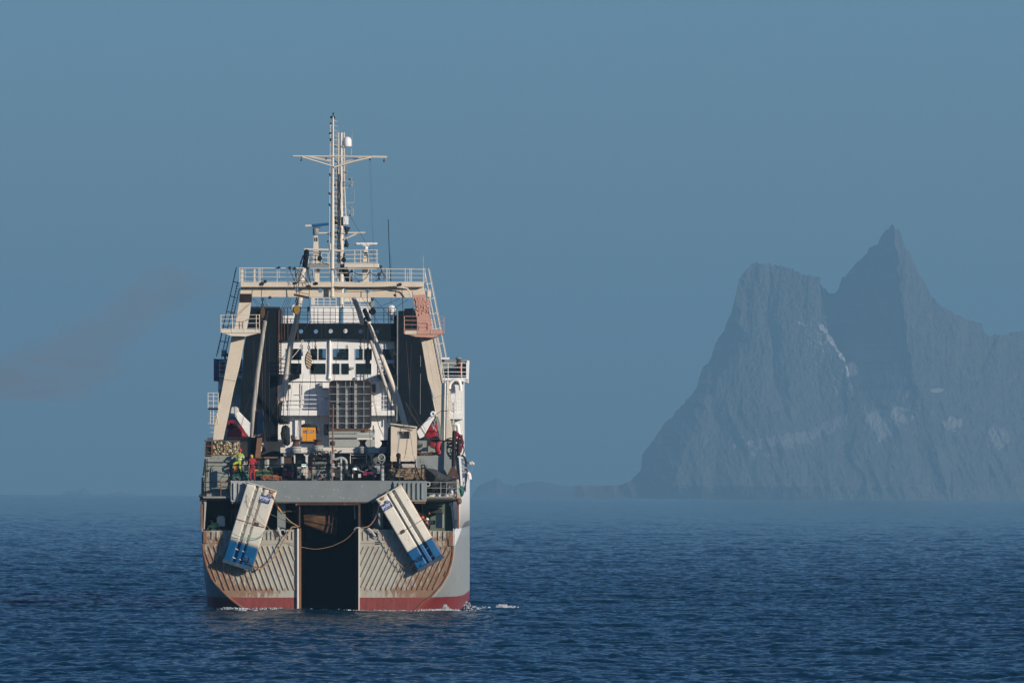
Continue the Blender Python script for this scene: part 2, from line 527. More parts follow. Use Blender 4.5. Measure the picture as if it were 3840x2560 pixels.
# zoomed views of the photograph that the outlines were measured in: x0, y0, scale
ZV = {'A': (1000, 400, 2.375), 'B': (760, 960, 3.136), 'C': (1240, 960, 3.136), 'D': (740, 1400, 3.136), 'E': (1240, 1400, 3.136),
      'F': (740, 1780, 2.8), 'G': (1240, 1780, 2.8), 'H': (1030, 1240, 3.92), 'I': (1020, 1600, 7.128), 'J': (1280, 1600, 7.128),
      'K': (1540, 1540, 4.127), 'L': (1100, 780, 4.612), 'M': (740, 1840, 5.88), 'N': (860, 1640, 8.71), 'O': (1440, 1800, 6.032),
      'Q': (740, 1640, 4.9), 'S': (1060, 1880, 6.918), 'X': (0, 0, 1.0)}

def W(z, x, y, d):
    a = ZV[z]
    return P(a[0] + x / a[2], a[1] + y / a[2], d)

from mathutils.geometry import tessellate_polygon

class MB:
    def __init__(s):
        s.v = []; s.f = []
    def add(s, vs, fs):
        n = len(s.v)
        s.v += [Vector(p) for p in vs]
        s.f += [tuple(i + n for i in f) for f in fs]
        return s
    def box(s, a, b):
        x0, y0, z0 = (min(a[i], b[i]) for i in range(3)); x1, y1, z1 = (max(a[i], b[i]) for i in range(3))
        return s.add([(x0, y0, z0), (x1, y0, z0), (x1, y1, z0), (x0, y1, z0), (x0, y0, z1), (x1, y0, z1), (x1, y1, z1), (x0, y1, z1)],
                     [(0, 3, 2, 1), (4, 5, 6, 7), (0, 1, 5, 4), (1, 2, 6, 5), (2, 3, 7, 6), (3, 0, 4, 7)])
    def prism(s, pts, t, holes=()):
        """Outline (list of points on one plane) pushed t metres along +Y, with round or square holes."""
        loops = [list(pts)] + [list(h) for h in holes]
        tri = tessellate_polygon([[Vector(p) for p in l] for l in loops])
        flat = [Vector(p) for l in loops for p in l]
        n = len(flat)
        off = Vector((0, t, 0))
        vs = flat + [p + off for p in flat]
        fs = []
        for a, b, c in tri:
            nrm = (flat[b] - flat[a]).cross(flat[c] - flat[a])
            if nrm.y > 0: a, c = c, a
            fs.append((a, b, c)); fs.append((c + n, b + n, a + n))
        i = 0
        for l in loops:
            m = len(l)
            for k in range(m):
                fs.append((i + k, i + (k + 1) % m, i + (k + 1) % m + n, i + k + n))
            i += m
        return s.add(vs, fs)
    def poly(s, z, pts, d, t, holes=()):
        return s.prism([W(z, x, y, d) for x, y in pts], t, [[W(z, x, y, d) for x, y in h] for h in holes])
    def rect(s, z, x0, y0, x1, y1, d, t):
        return s.poly(z, [(x0, y0), (x1, y0), (x1, y1), (x0, y1)], d, t)
    def tube(s, pts, r, n=6, caps=True, r1=None):
        pts = [Vector(p) for p in pts]
        m = len(pts)
        if m < 2: return s
        rings = []
        up0 = Vector((0, 0, 1))
        for i, p in enumerate(pts):
            t = (pts[min(i + 1, m - 1)] - pts[max(i - 1, 0)])
            if t.length < 1e-9: t = Vector((0, 0, 1))
            t.normalize()
            ref = Vector((0, 1, 0)) if abs(t.y) < 0.9 else Vector((1, 0, 0))
            a = t.cross(ref).normalized(); b = t.cross(a).normalized()
            rr = r if r1 is None else r + (r1 - r) * i / (m - 1)
            rings.append([p + (a * math.cos(2 * math.pi * k / n) + b * math.sin(2 * math.pi * k / n)) * rr for k in range(n)])
        vs = [q for rg in rings for q in rg]
        fs = []
        for i in range(m - 1):
            for k in range(n):
                k2 = (k + 1) % n
                fs.append((i * n + k, i * n + k2, (i + 1) * n + k2, (i + 1) * n + k))
        if caps:
            fs.append(tuple(range(n - 1, -1, -1))); fs.append(tuple((m - 1) * n + k for k in range(n)))
        return s.add(vs, fs)
    def line(s, z, pts, d, r, n=5, r1=None):
        return s.tube([W(z, p[0], p[1], p[2] if len(p) > 2 else d) for p in pts], r, n, True, r1)
    def lathe(s, c, prof, n=16, axis='Z'):
        """prof: list of (radius, offset along the axis)"""
        vs = []; fs = []
        for r_, h in prof:
            for k in range(n):
                a = 2 * math.pi * k / n
                u, w = math.cos(a) * r_, math.sin(a) * r_
                vs.append(Vector(c) + (Vector((u, w, h)) if axis == 'Z' else Vector((u, h, w)) if axis == 'Y' else Vector((h, u, w))))
        for i in range(len(prof) - 1):
            for k in range(n):
                k2 = (k + 1) % n
                fs.append((i * n + k, i * n + k2, (i + 1) * n + k2, (i + 1) * n + k))
        fs.append(tuple(range(n))); fs.append(tuple((len(prof) - 1) * n + k for k in range(n)))
        return s.add(vs, fs)
    def ball(s, c, rx, ry=None, rz=None, n=10, m=6, jit=0.0):
        ry = rx if ry is None else ry; rz = rx if rz is None else rz
        vs = []; fs = []
        for i in range(1, m):
            th = math.pi * i / m
            for k in range(n):
                a = 2 * math.pi * k / n
                j = 1 + random.uniform(-jit, jit)
                vs.append(Vector(c) + Vector((rx * math.sin(th) * math.cos(a) * j, ry * math.sin(th) * math.sin(a) * j, rz * math.cos(th) * j)))
        for i in range(m - 2):
            for k in range(n):
                k2 = (k + 1) % n
                fs.append((i * n + k, (i + 1) * n + k, (i + 1) * n + k2, i * n + k2))
        top = len(vs); vs.append(Vector(c) + Vector((0, 0, rz))); vs.append(Vector(c) - Vector((0, 0, rz)))
        for k in range(n):
            fs.append((k, (k + 1) % n, top)); fs.append(((m - 2) * n + (k + 1) % n, (m - 2) * n + k, top + 1))
        return s.add(vs, fs)
    def ring(s, c, R_, r_, n=20, m=6, axis='Y', a0=0.0, a1=2 * math.pi):
        pts = []
        full = abs(a1 - a0 - 2 * math.pi) < 1e-6
        for k in range(n + 1):
            a = a0 + (a1 - a0) * k / n
            u, w = math.cos(a) * R_, math.sin(a) * R_
            pts.append(Vector(c) + (Vector((u, 0, w)) if axis == 'Y' else Vector((u, w, 0)) if axis == 'Z' else Vector((0, u, w))))
        return s.tube(pts, r_, m)
    def islands(s):
        par = list(range(len(s.v)))
        def find(a):
            while par[a] != a:
                par[a] = par[par[a]]; a = par[a]
            return a
        for f in s.f:
            r0 = find(f[0])
            for i in f[1:]: par[find(i)] = r0
        groups = {}
        for fi, f in enumerate(s.f): groups.setdefault(find(f[0]), []).append(f)
        out = []
        for fs in groups.values():
            ids = sorted({i for f in fs for i in f}); mp = {a: b for b, a in enumerate(ids)}
            q = MB(); q.v = [s.v[i] for i in ids]; q.f = [tuple(mp[i] for i in f) for f in fs]
            out.append(q)
        return out
    def each(s, name, mat, parent, **kw):
        """Every separate piece becomes a part of its own."""
        return [q.build(name, mat, parent, **kw) for q in s.islands()]
    def build(s, name, mat, parent=None, org=None, smooth=False, bevel=0.0):
        me = bpy.data.meshes.new(name)
        o3 = Vector(org) if org is not None else Vector((0, 0, 0))
        me.from_pydata([tuple(p - o3) for p in s.v], [], s.f)
        me.materials.append(mat)
        bm = bmesh.new(); bm.from_mesh(me)
        bmesh.ops.recalc_face_normals(bm, faces=bm.faces)
        bm.to_mesh(me); bm.free()
        if smooth:
            for p in me.polygons: p.use_smooth = True
        me.update()
        o = bpy.data.objects.new(name, me)
        C.objects.link(o)
        if smooth:
            try: me.set_sharp_from_angle(angle=R(40))
            except Exception: pass
        if parent is not None: o.parent = parent
        if bevel > 0:
            b = o.modifiers.new('bevel', 'BEVEL'); b.width = bevel; b.segments = 1; b.limit_method = 'ANGLE'
        return o

def empty(name, label, cat, org=(0, 0, 0), group=None, **kw):
    o = bpy.data.objects.new(name, None)
    C.objects.link(o)
    o.matrix_world = SHIP_M @ Matrix.Translation(Vector(org))
    o.empty_display_size = 0.3
    tag(o, label, cat, group, 'thing')
    return o

def solo(mb, name, mat, label, cat, org=None, group=None, smooth=False, bevel=0.0):
    """A thing that is one mesh, standing in the ship's frame."""
    if org is None:
        lo = Vector((min(p.x for p in mb.v), min(p.y for p in mb.v), min(p.z for p in mb.v)))
        hi = Vector((max(p.x for p in mb.v), max(p.y for p in mb.v), max(p.z for p in mb.v)))
        org = Vector(((lo.x + hi.x) / 2, (lo.y + hi.y) / 2, lo.z))
    o = mb.build(name, mat, None, org, smooth, bevel)
    o.matrix_world = SHIP_M @ Matrix.Translation(Vector(org))
    tag(o, label, cat, group, 'thing')
    return o

def curve_pts(pts, k=6):
    """Smooth curve through points (Catmull-Rom)."""
    out = []
    p = [Vector(q) for q in pts]
    for i in range(len(p) - 1):
        a = p[max(i - 1, 0)]; b = p[i]; c = p[i + 1]; d = p[min(i + 2, len(p) - 1)]
        for j in range(k):
            t = j / k
            out.append(0.5 * ((2 * b) + (c - a) * t + (2 * a - 5 * b + 4 * c - d) * t * t + (3 * b - a - 3 * c + d) * t ** 3))
    out.append(p[-1])
    return out

def circle(z, x, y, r, n=14):
    return [(x + r * math.cos(2 * math.pi * k / n), y + r * math.sin(2 * math.pi * k / n)) for k in range(n)]

def rrect(x0, y0, x1, y1, r, k=3):
    out = []
    for cx, cy, a0 in ((x1 - r, y0 + r, -90), (x1 - r, y1 - r, 0), (x0 + r, y1 - r, 90), (x0 + r, y0 + r, 180)):
        for j in range(k + 1):
            a = R(a0 + 90 * j / k)
            out.append((cx + r * math.cos(a), cy + r * math.sin(a)))
    return out

def rails(z, x0, y0, x1, y1, drops, posts, d, r=0.022, pr=0.027, yb=None):
    """Railing: a rail from (x0,y0) to (x1,y1), more rails below it at the drops, posts at fractions."""
    mb = MB()
    for q in [0] + list(drops):
        mb.line(z, [(x0, y0 + q), (x1, y1 + q)], d, r)
    last = yb if yb is not None else max(drops)
    for t in posts:
        x = x0 + (x1 - x0) * t; y = y0 + (y1 - y0) * t
        mb.line(z, [(x, y), (x, y + last)], d, pr)
    return mb

# ------------------------------------------------------------------ paints
beige = paint("beige_paint", (0.67, 0.585, 0.465), 0.55, var=0.12, rust=0.20, rscale=2.6, streak=0.28, rcol=(.34,.22,.13))
beige2 = paint("beige_mast_paint", (0.70, 0.635, 0.53), 0.5, var=0.08, rust=0.14, rscale=3.0)
grey = paint("grey_deck_paint", (0.235, 0.265, 0.265), 0.5, var=0.2, rust=0.22, rscale=1.5, streak=0.12)
grey_l = paint("light_grey_paint", (0.36, 0.38, 0.37), 0.5, var=0.12, rust=0.2, rscale=2.0)
grey_g = paint("grey_green_paint", (0.26, 0.29, 0.26), 0.5, var=0.15, rust=0.35, rscale=1.8)
white = paint("white_paint", (0.83, 0.83, 0.81), 0.4, var=0.08, rust=0.08, rscale=2.6, rcol=(.35,.24,.16), streak=0.12)
white_d = paint("worn_white_paint", (0.66, 0.62, 0.55), 0.5, var=0.12, rust=0.28, rscale=2.5, streak=0.22)
black = paint("black_funnel_paint", (0.006, 0.011, 0.017), 0.75, var=0.3, spec=0.12)
black_m = paint("black_metal", (0.010, 0.012, 0.016), 0.6, var=0.3, spec=0.2)
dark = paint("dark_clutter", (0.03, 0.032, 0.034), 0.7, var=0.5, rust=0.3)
boom_grey = paint("boom_grey_paint", (0.50, 0.47, 0.42), 0.5, var=0.15, rust=0.25, rscale=2.0, streak=.3)
rusty = paint("rusty_steel", (0.20, 0.12, 0.075), 0.8, var=0.3, rust=0.75, rscale=2.6, rcol=(0.26, 0.085, 0.03))
brown = paint("brown_steel", (0.075, 0.04, 0.03), 0.7, var=0.3, rust=0.5)
pink = paint("pink_primer", (0.57, 0.32, 0.25), 0.75, var=0.18, bump=1.0, scale=7)
red = paint("red_boat_paint", (0.27, 0.012, 0.022), 0.4, var=0.15)
orange = paint("orange_rubber", (0.65, 0.12, 0.03), 0.5, var=0.1)
yellow = paint("yellow_cabinet_paint", (0.72, 0.30, 0.018), 0.45, var=0.05)
steel = paint("stainless_steel", (0.50, 0.47, 0.43), 0.28, metal=0.9, var=0.1)
glass_d = paint("dark_glass", (0.012, 0.016, 0.02), 0.12, var=0.1, spec=0.6)
green_i = paint("green_inner_wall", (0.11, 0.15, 0.11), 0.7, var=0.25, rust=0.2)
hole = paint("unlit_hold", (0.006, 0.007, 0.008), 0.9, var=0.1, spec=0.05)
blue_r = paint("blue_radar_paint", (0.015, 0.11, 0.27), 0.4, var=0.1)
wire = paint("wire_rope", (0.055, 0.045, 0.04), 0.6, var=0.3)
gantry_blue = paint("faded_blue_paint", (0.05, 0.13, 0.22), 0.6, var=0.3, rust=0.6)

# ------------------------------------------------------------------ the trawler
trawler = empty("trawler", "big rusty stern trawler with beige gantry and black funnels seen from astern", "ship")

def hull_material():
    m = paint("hull_side_paint", (0.34, 0.37, 0.37), 0.42, var=0.16, rust=0.05, streak=0.16, rcol=(0.3, 0.2, 0.13))
    b = m.node_tree.nodes['Principled BSDF']
    base = b.inputs['Base Color'].links[0].from_socket
    tc = nd(m, 'ShaderNodeTexCoord'); sp = nd(m, 'ShaderNodeSeparateXYZ'); lk(m, tc.outputs['Object'], sp.inputs[0])
    n = nd(m, 'ShaderNodeTexNoise'); n.inputs['Scale'].default_value = 0.9; n.inputs['Detail'].default_value = 6
    lk(m, tc.outputs['Object'], n.inputs['Vector'])
    def math_(op, a, bb):
        q = nd(m, 'ShaderNodeMath', operation=op)
        for i, v in enumerate((a, bb)):
            if isinstance(v, (int, float)): q.inputs[i].default_value = v
            else: lk(m, v, q.inputs[i])
        return q.outputs[0]
    # white topsides: z > 4.6 + 1.25 * (1 - exp(-(y - 1.5) / 6))
    e = math_('POWER', 2.718, math_('MULTIPLY', math_('SUBTRACT', 1.5, sp.outputs[1]), 0.16))
    lim = math_('ADD', 4.55, math_('MULTIPLY', 1.4, math_('SUBTRACT', 1.0, e)))
    wmask = math_('MULTIPLY', math_('GREATER_THAN', sp.outputs[2], lim), math_('GREATER_THAN', sp.outputs[1], 0.6))
    mx = nd(m, 'ShaderNodeMix', data_type='RGBA'); lk(m, wmask, mx.inputs[0]); lk(m, base, mx.inputs[6]); mx.inputs[7].default_value = (0.80, 0.80, 0.79, 1)
    # red below the boot line, with scraped paint
    rl = math_('ADD', 0.84, math_('MULTIPLY', n.outputs[0], 0.06))
    rm = math_('LESS_THAN', sp.outputs[2], rl)
    rr = nd(m, 'ShaderNodeMix', data_type='RGBA')
    n2 = nd(m, 'ShaderNodeTexNoise'); n2.inputs['Scale'].default_value = 1.7; n2.inputs['Detail'].default_value = 8; n2.inputs['Roughness'].default_value = 0.7
    lk(m, tc.outputs['Object'], n2.inputs['Vector'])
    lk(m, n2.outputs[0], rr.inputs[0]); rr.inputs[6].default_value = (0.13, 0.018, 0.02, 1); rr.inputs[7].default_value = (0.34, 0.06, 0.05, 1)
    mx3 = nd(m, 'ShaderNodeMix', data_type='RGBA'); lk(m, rm, mx3.inputs[0]); lk(m, mx.outputs[2], mx3.inputs[6]); lk(m, rr.outputs[2], mx3.inputs[7])
    lk(m, mx3.outputs[2], b.inputs['Base Color'])
    return m

def transom_material():
    m = paint("transom_paint", (0.42, 0.405, 0.345), 0.5, var=0.18, rust=0.40, rscale=3.2, streak=0.5, rcol=(0.25, 0.105, 0.035))
    b = m.node_tree.nodes['Principled BSDF']
    base = b.inputs['Base Color'].links[0].from_socket
    tc = nd(m, 'ShaderNodeTexCoord'); sp = nd(m, 'ShaderNodeSeparateXYZ'); lk(m, tc.outputs['Object'], sp.inputs[0])
    n = nd(m, 'ShaderNodeTexNoise'); n.inputs['Scale'].default_value = 1.6; n.inputs['Detail'].default_value = 10; n.inputs['Roughness'].default_value = 0.75
    mp = nd(m, 'ShaderNodeMapping'); mp.inputs['Scale'].default_value = (2.6, 1.0, 0.75)
    lk(m, tc.outputs['Object'], mp.inputs[0]); lk(m, mp.outputs[0], n.inputs['Vector'])
    def math_(op, a, bb):
        q = nd(m, 'ShaderNodeMath', operation=op)
        for i, v in enumerate((a, bb)):
            if isinstance(v, (int, float)): q.inputs[i].default_value = v
            else: lk(m, v, q.inputs[i])
        return q.outputs[0]
    ax = math_('ABSOLUTE', sp.outputs[0], 0)
    # wear grows towards the turn of the bilge: distance outwards and downwards
    edge = math_('ADD', math_('MULTIPLY', math_('SUBTRACT', ax, 6.0), 0.06), math_('MULTIPLY', math_('SUBTRACT', 3.6, sp.outputs[2]), 0.05))
    band = math_('MULTIPLY', math_('SUBTRACT', 0.16, math_('ABSOLUTE', math_('SUBTRACT', sp.outputs[2], 1.25), 0)), 0.25)
    topb = math_('MULTIPLY', math_('MAXIMUM', math_('SUBTRACT', 0.35, math_('ABSOLUTE', math_('SUBTRACT', sp.outputs[2], 4.75), 0)), 0.0), 0.22)
    s = math_('ADD', math_('ADD', math_('ADD', n.outputs[0], edge), topb), math_('MULTIPLY', math_('MAXIMUM', math_('SUBTRACT', 0.38, math_('ABSOLUTE', math_('SUBTRACT', sp.outputs[2], 1.3), 0)), 0.0), 0.25))
    r = nd(m, 'ShaderNodeMapRange'); r.inputs[1].default_value = 0.525; r.inputs[2].default_value = 0.605; lk(m, s, r.inputs[0])
    n5 = nd(m, 'ShaderNodeTexNoise'); n5.inputs['Scale'].default_value = 5; n5.inputs['Detail'].default_value = 6; lk(m, tc.outputs['Object'], n5.inputs['Vector'])
    rc = nd(m, 'ShaderNodeMix', data_type='RGBA'); lk(m, n5.outputs[0], rc.inputs[0])
    rc.inputs[6].default_value = (0.055, 0.026, 0.014, 1); rc.inputs[7].default_value = (0.37, 0.17, 0.065, 1)
    mx = nd(m, 'ShaderNodeMix', data_type='RGBA'); lk(m, math_('MULTIPLY', r.outputs[0], 0.8), mx.inputs[0]); lk(m, base, mx.inputs[6]); lk(m, rc.outputs[2], mx.inputs[7])
    rm = math_('LESS_THAN', sp.outputs[2], math_('ADD', 0.84, math_('MULTIPLY', n5.outputs[0], 0.03)))
    rr = nd(m, 'ShaderNodeMix', data_type='RGBA'); lk(m, n.outputs[0], rr.inputs[0]); rr.inputs[6].default_value = (0.04, 0.010, 0.010, 1); rr.inputs[7].default_value = (0.40, 0.085, 0.07, 1)
    mx3 = nd(m, 'ShaderNodeMix', data_type='RGBA'); lk(m, rm, mx3.inputs[0]); lk(m, mx.outputs[2], mx3.inputs[6]); lk(m, rr.outputs[2], mx3.inputs[7])
    lk(m, mx3.outputs[2], b.inputs['Base Color'])
    return m

hull_m = hull_material()
transom_m = transom_material()

# transom outline, port (left in the photograph) and starboard
PL = [(52, 585), (55, 660), (60, 735), (68, 820), (85, 900), (110, 990), (150, 1080), (185, 1135), (235, 1185), (285, 1240), (340, 1290), (390, 1330), (430, 1360), (480, 1395), (530, 1425), (600, 1480), (720, 1560)]
PR = [(1284, 590), (1284, 660), (1284, 740), (1278, 840), (1262, 930), (1225, 1040), (1180, 1120), (1150, 1165), (1110, 1210), (1050, 1275), (1000, 1312), (960, 1340), (930, 1375), (880, 1430), (850, 1460), (800, 1500), (700, 1560)]
pl = [W('F', x, y, 0.0) for x, y in PL]
pr = [W('G', x, y, 0.0) for x, y in PR]

def build_hull():
    zs = np.array([5.55, 4.9, 4.3, 3.7, 3.1, 2.5, 2.0, 1.5, 1.1, 0.75, 0.4, 0.0, -0.5, -1.0, -1.6])
    def halfw(pts):
        z = np.array([p.z for p in pts]); x = np.array([abs(p.x) for p in pts])
        i = np.argsort(z)
        return np.interp(zs, z[i], x[i])
    bl = halfw(pl); br = halfw(pr)
    full = 9.0 - 0.28 * np.clip((1.2 - zs) / 3, 0, 1) ** 2
    fullL = full - 0.18
    ds = [0.0, 0.7, 1.6, 3, 5, 8, 12, 17, 24, 35, 48, 58, 66, 72, 76]
    mb = MB()
    rows = []
    for d in ds:
        t = 1 - math.exp(-d / 4.2)
        bow = max(0.0, 1 - max(0.0, (d - 48) / 28.0) ** 2.0)
        row = []
        for side, b0, fw in ((-1, bl, fullL), (1, br, full)):
            w = (b0 + (fw - b0) * t) * (bow if d > 48 else 1) + 0.02
            row += [Vector((side * w[i], d, zs[i])) for i in range(len(zs))]
        rows.append(row)
    nz = len(zs)
    vs = [p for r_ in rows for p in r_]
    fs = []
    n = 2 * nz
    for i in range(len(ds) - 1):
        for k in range(nz - 1):
            for o in (0, nz):
                fs.append((i * n + o + k, i * n + o + k + 1, (i + 1) * n + o + k + 1, (i + 1) * n + o + k))
    mb.add(vs, fs)
    # upper strake from the quarter forward
    ds2 = [3.4, 6, 9, 12, 17, 24, 35, 48, 58, 66, 72, 76]
    for side in (-1, 1):
        vv = []
        fwid = 8.82 if side < 0 else 9.0
        b0 = bl[0] if side < 0 else br[0]
        for d in ds2:
            t = 1 - math.exp(-d / 4.2)
            bow = max(0.0, 1 - max(0.0, (d - 48) / 30.0) ** 2.2)
            w = (b0 + (fwid - b0) * t) * bow + 0.02
            top = 9.0 if d < 40 else 9.0 + (d - 40) * 0.06
            vv += [Vector((side * w, d, 5.55)), Vector((side * w, d, 7.6)), Vector((side * w, d, top))]
        ff = []
        for i in range(len(ds2) - 1):
            for k in range(2):
                ff.append((i * 3 + k, i * 3 + k + 1, (i + 1) * 3 + k + 1, (i + 1) * 3 + k))
        mb.add(vv, ff)
    o = mb.build('hull', hull_m, trawler, smooth=True)
    sol = o.modifiers.new('plate', 'SOLIDIFY'); sol.thickness = 0.06; sol.offset = 0
    return bl, br
build_hull()

def hull_marks():
    from mathutils.bvhtree import BVHTree
    h = [o for o in trawler.children if o.name == 'hull'][0]
    bv = BVHTree.FromPolygons([v.co.copy() for v in h.data.vertices], [tuple(p.vertices) for p in h.data.polygons])
    mk = paint("faded_hull_lettering", (0.075, 0.10, 0.12), .6, var=.4, scale=4)
    def hit(x, y):
        v = (_r3 @ ray(1660 + x / 12.06, 2030 + y / 12.06)).normalized()
        loc, nrm, i, dist = bv.ray_cast(_o, v)
        if loc is None: return None
        return loc - v * .03
    for pl in ([(540, 360), (570, 355), (535, 640), (505, 645)], [(600, 395), (640, 380), (585, 725), (550, 748)], [(680, 310), (715, 300), (700, 385), (668, 390)],
               [(655, 465), (690, 455), (650, 620), (615, 630)], [(480, 700), (505, 690), (492, 768), (475, 772)], [(560, 560), (600, 540), (595, 600), (555, 620)],
               [(425, 1142), (450, 1135), (405, 1300), (385, 1290)], [(320, 1330), (390, 1310), (378, 1372), (310, 1374)], [(380, 1170), (405, 1160), (360, 1310), (335, 1315)]):
        q = [hit(*p) for p in pl]
        if all(p is not None for p in q):
            MB().add(q, [(0, 1, 2, 3)]).build('hull_lettering', mk, h)
hull_marks()

def inside_left(x, y):     # photo-zoom F test against the outline
    xs = np.array([p[0] for p in PL]); ys = np.array([p[1] for p in PL])
    return x > np.interp(y, ys, xs) + 6
def inside_right(x, y):
    xs = np.array([p[0] for p in PR]); ys = np.array([p[1] for p in PR])
    return x < np.interp(y, ys, xs) - 6

def bar(mb, z, a, b, d, w, t):
    """A flat bar standing proud of a plate: from a to b, w metres wide, t metres deep towards the camera, with sloping flanks."""
    p = W(z, a[0], a[1], d); q = W(z, b[0], b[1], d)
    u = (q - p).normalized()
    s = u.cross(Vector((0, 1, 0))).normalized() * w / 2
    s2 = s * 0.45
    o = Vector((0, -t, 0))
    mb.add([p - s, p + s, q + s, q - s, p - s2 + o + u * t * .6, p + s2 + o + u * t * .6, q + s2 + o - u * t * .6, q - s2 + o - u * t * .6],
           [(0, 1, 5, 4), (1, 2, 6, 5), (2, 3, 7, 6), (3, 0, 4, 7), (4, 5, 6, 7)])

def build_transom():
    # port plate
    m = MB()
    out = PL[:15] + [(600, 1480), (1052, 1480), (1052, 570)]
    m.poly('F', out, -0.01, 0.12)
    slope = 0.365
    for k in range(-10, 24):
        x0 = 118 + 56.5 * k
        a = None; y = 745.0
        ys = np.arange(742, 1212, 6)
        ok = [yy for yy in ys if (inside_left(x0 + (yy - 742) * slope - 8, yy + 12) and x0 + (yy - 742) * slope < 1024)]
        if len(ok) > 6:
            ya, yb = ok[0], ok[-1]
            bar(m, 'F', (x0 + (ya - 742) * slope, ya), (x0 + (yb - 742) * slope, yb), -0.01, 0.095, 0.085)
    for x in (152, 206, 260, 312, 690, 737, 780, 830, 872, 955, 1000, 560, 610, 650):
        bar(m, 'F', (x, 588), (x, 682), -0.01, 0.095, 0.085)
    m.line('F', [(640, 728), (1040, 712)], -0.03, 0.02)
    m.line('F', [(100, 715), (300, 715)], -0.03, 0.03)
    m.build('transom', transom_m, trawler)
    m = MB()
    # starboard plate
    out = [(303, 565)] + PR[:14] + [(850, 1475), (303, 1475)]
    m.poly('G', out, -0.01, 0.12)
    slope = -0.462
    for k in range(-2, 34):
        x0 = 300 + 54.5 * k
        ys = np.arange(750, 1212, 6)
        ok = [yy for yy in ys if (x0 + (yy - 750) * slope > 316 and inside_right(x0 + (yy - 750) * slope + 8, yy + 12))]
        if len(ok) > 5:
            ya, yb = ok[0], ok[-1]
            bar(m, 'G', (x0 + (ya - 750) * slope, ya), (x0 + (yb - 750) * slope, yb), -0.01, 0.095, 0.085)
    for x in (342, 398, 500, 555, 605, 655, 1075, 1132, 1186, 1232):
        bar(m, 'G', (x, 586), (x, 688), -0.01, 0.095, 0.085)
    m.line('G', [(300, 712), (720, 716)], -0.03, 0.025)
    # riveted fittings
    for z, x, y in (('G', 1100, 667), ('G', 1155, 648), ('G', 1212, 670), ('G', 1140, 752), ('G', 1210, 757), ('G', 1120, 990), ('G', 1118, 1080), ('G', 470, 820),
                    ('F', 120, 660), ('F', 118, 745), ('F', 190, 748), ('F', 228, 992), ('F', 215, 1078)):
        fit = MB().ring(W(z, x, y, -0.03), 0.08, 0.018, 10, 4); fit.build('riveted_ring', transom_m, trawler)
    m.build('transom', transom_m, trawler)
    # fairlead mouths in the upper band
    for z, x, y in (('F', 893, 607), ('G', 470, 628)):
        f = MB().lathe(W(z, x, y, -0.12), [(0.20, 0.10), (0.27, 0.06), (0.27, 0.0), (0.17, 0.0), (0.15, 0.14)], 16, 'Y')
        f.build('fairlead', grey_l, trawler, smooth=True)
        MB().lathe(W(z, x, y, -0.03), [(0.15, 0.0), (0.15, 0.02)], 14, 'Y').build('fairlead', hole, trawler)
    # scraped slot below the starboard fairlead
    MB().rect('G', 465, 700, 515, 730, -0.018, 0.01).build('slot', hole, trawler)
    # edge bars of the bilge line
    m = MB()
    m.tube([W('F', x - 2, y, -0.03) for x, y in PL[2:15]], 0.07, 6)
    m.tube([W('G', x + 2, y, -0.03) for x, y in PR[2:14]], 0.07, 6)
    m.each('edge_bar', rusty, trawler, smooth=True)
    # worn corner posts
    m = MB()
    m.rect('F', 62, 588, 96, 718, -0.10, 0.1)
    m.rect('G', 1238, 592, 1282, 748, -0.10, 0.1)
    m.each('corner_post', rusty, trawler, bevel=0.03)
    # guide posts of the ramp
    m = MB()
    m.poly('F', [(1044, 560), (1066, 560), (1066, 1480), (1044, 1480)], -0.22, 0.35)
    m.build('ramp_post', white_d, trawler, bevel=0.03)
    m = MB(); m.rect('F', 1066, 560, 1088, 1480, -0.2, 0.6)
    m.build('ramp_post', rusty, trawler, bevel=0.02)
    m = MB(); m.rect('G', 292, 565, 303, 1480, -0.12, 0.3)
    m.build('ramp_post', white_d, trawler)
    m = MB(); m.rect('G', 262, 565, 291, 1480, 0.35, 0.6)
    m.build('ramp_post', black_m, trawler)
    m = MB()
    m.rect('S', 1965, 10, 2015, 690, -0.1, 0.25)
    m.rect('S', 425, 100, 455, 640, 0.1, 0.15)
    m.each('ramp_post', brown, trawler)
build_transom()

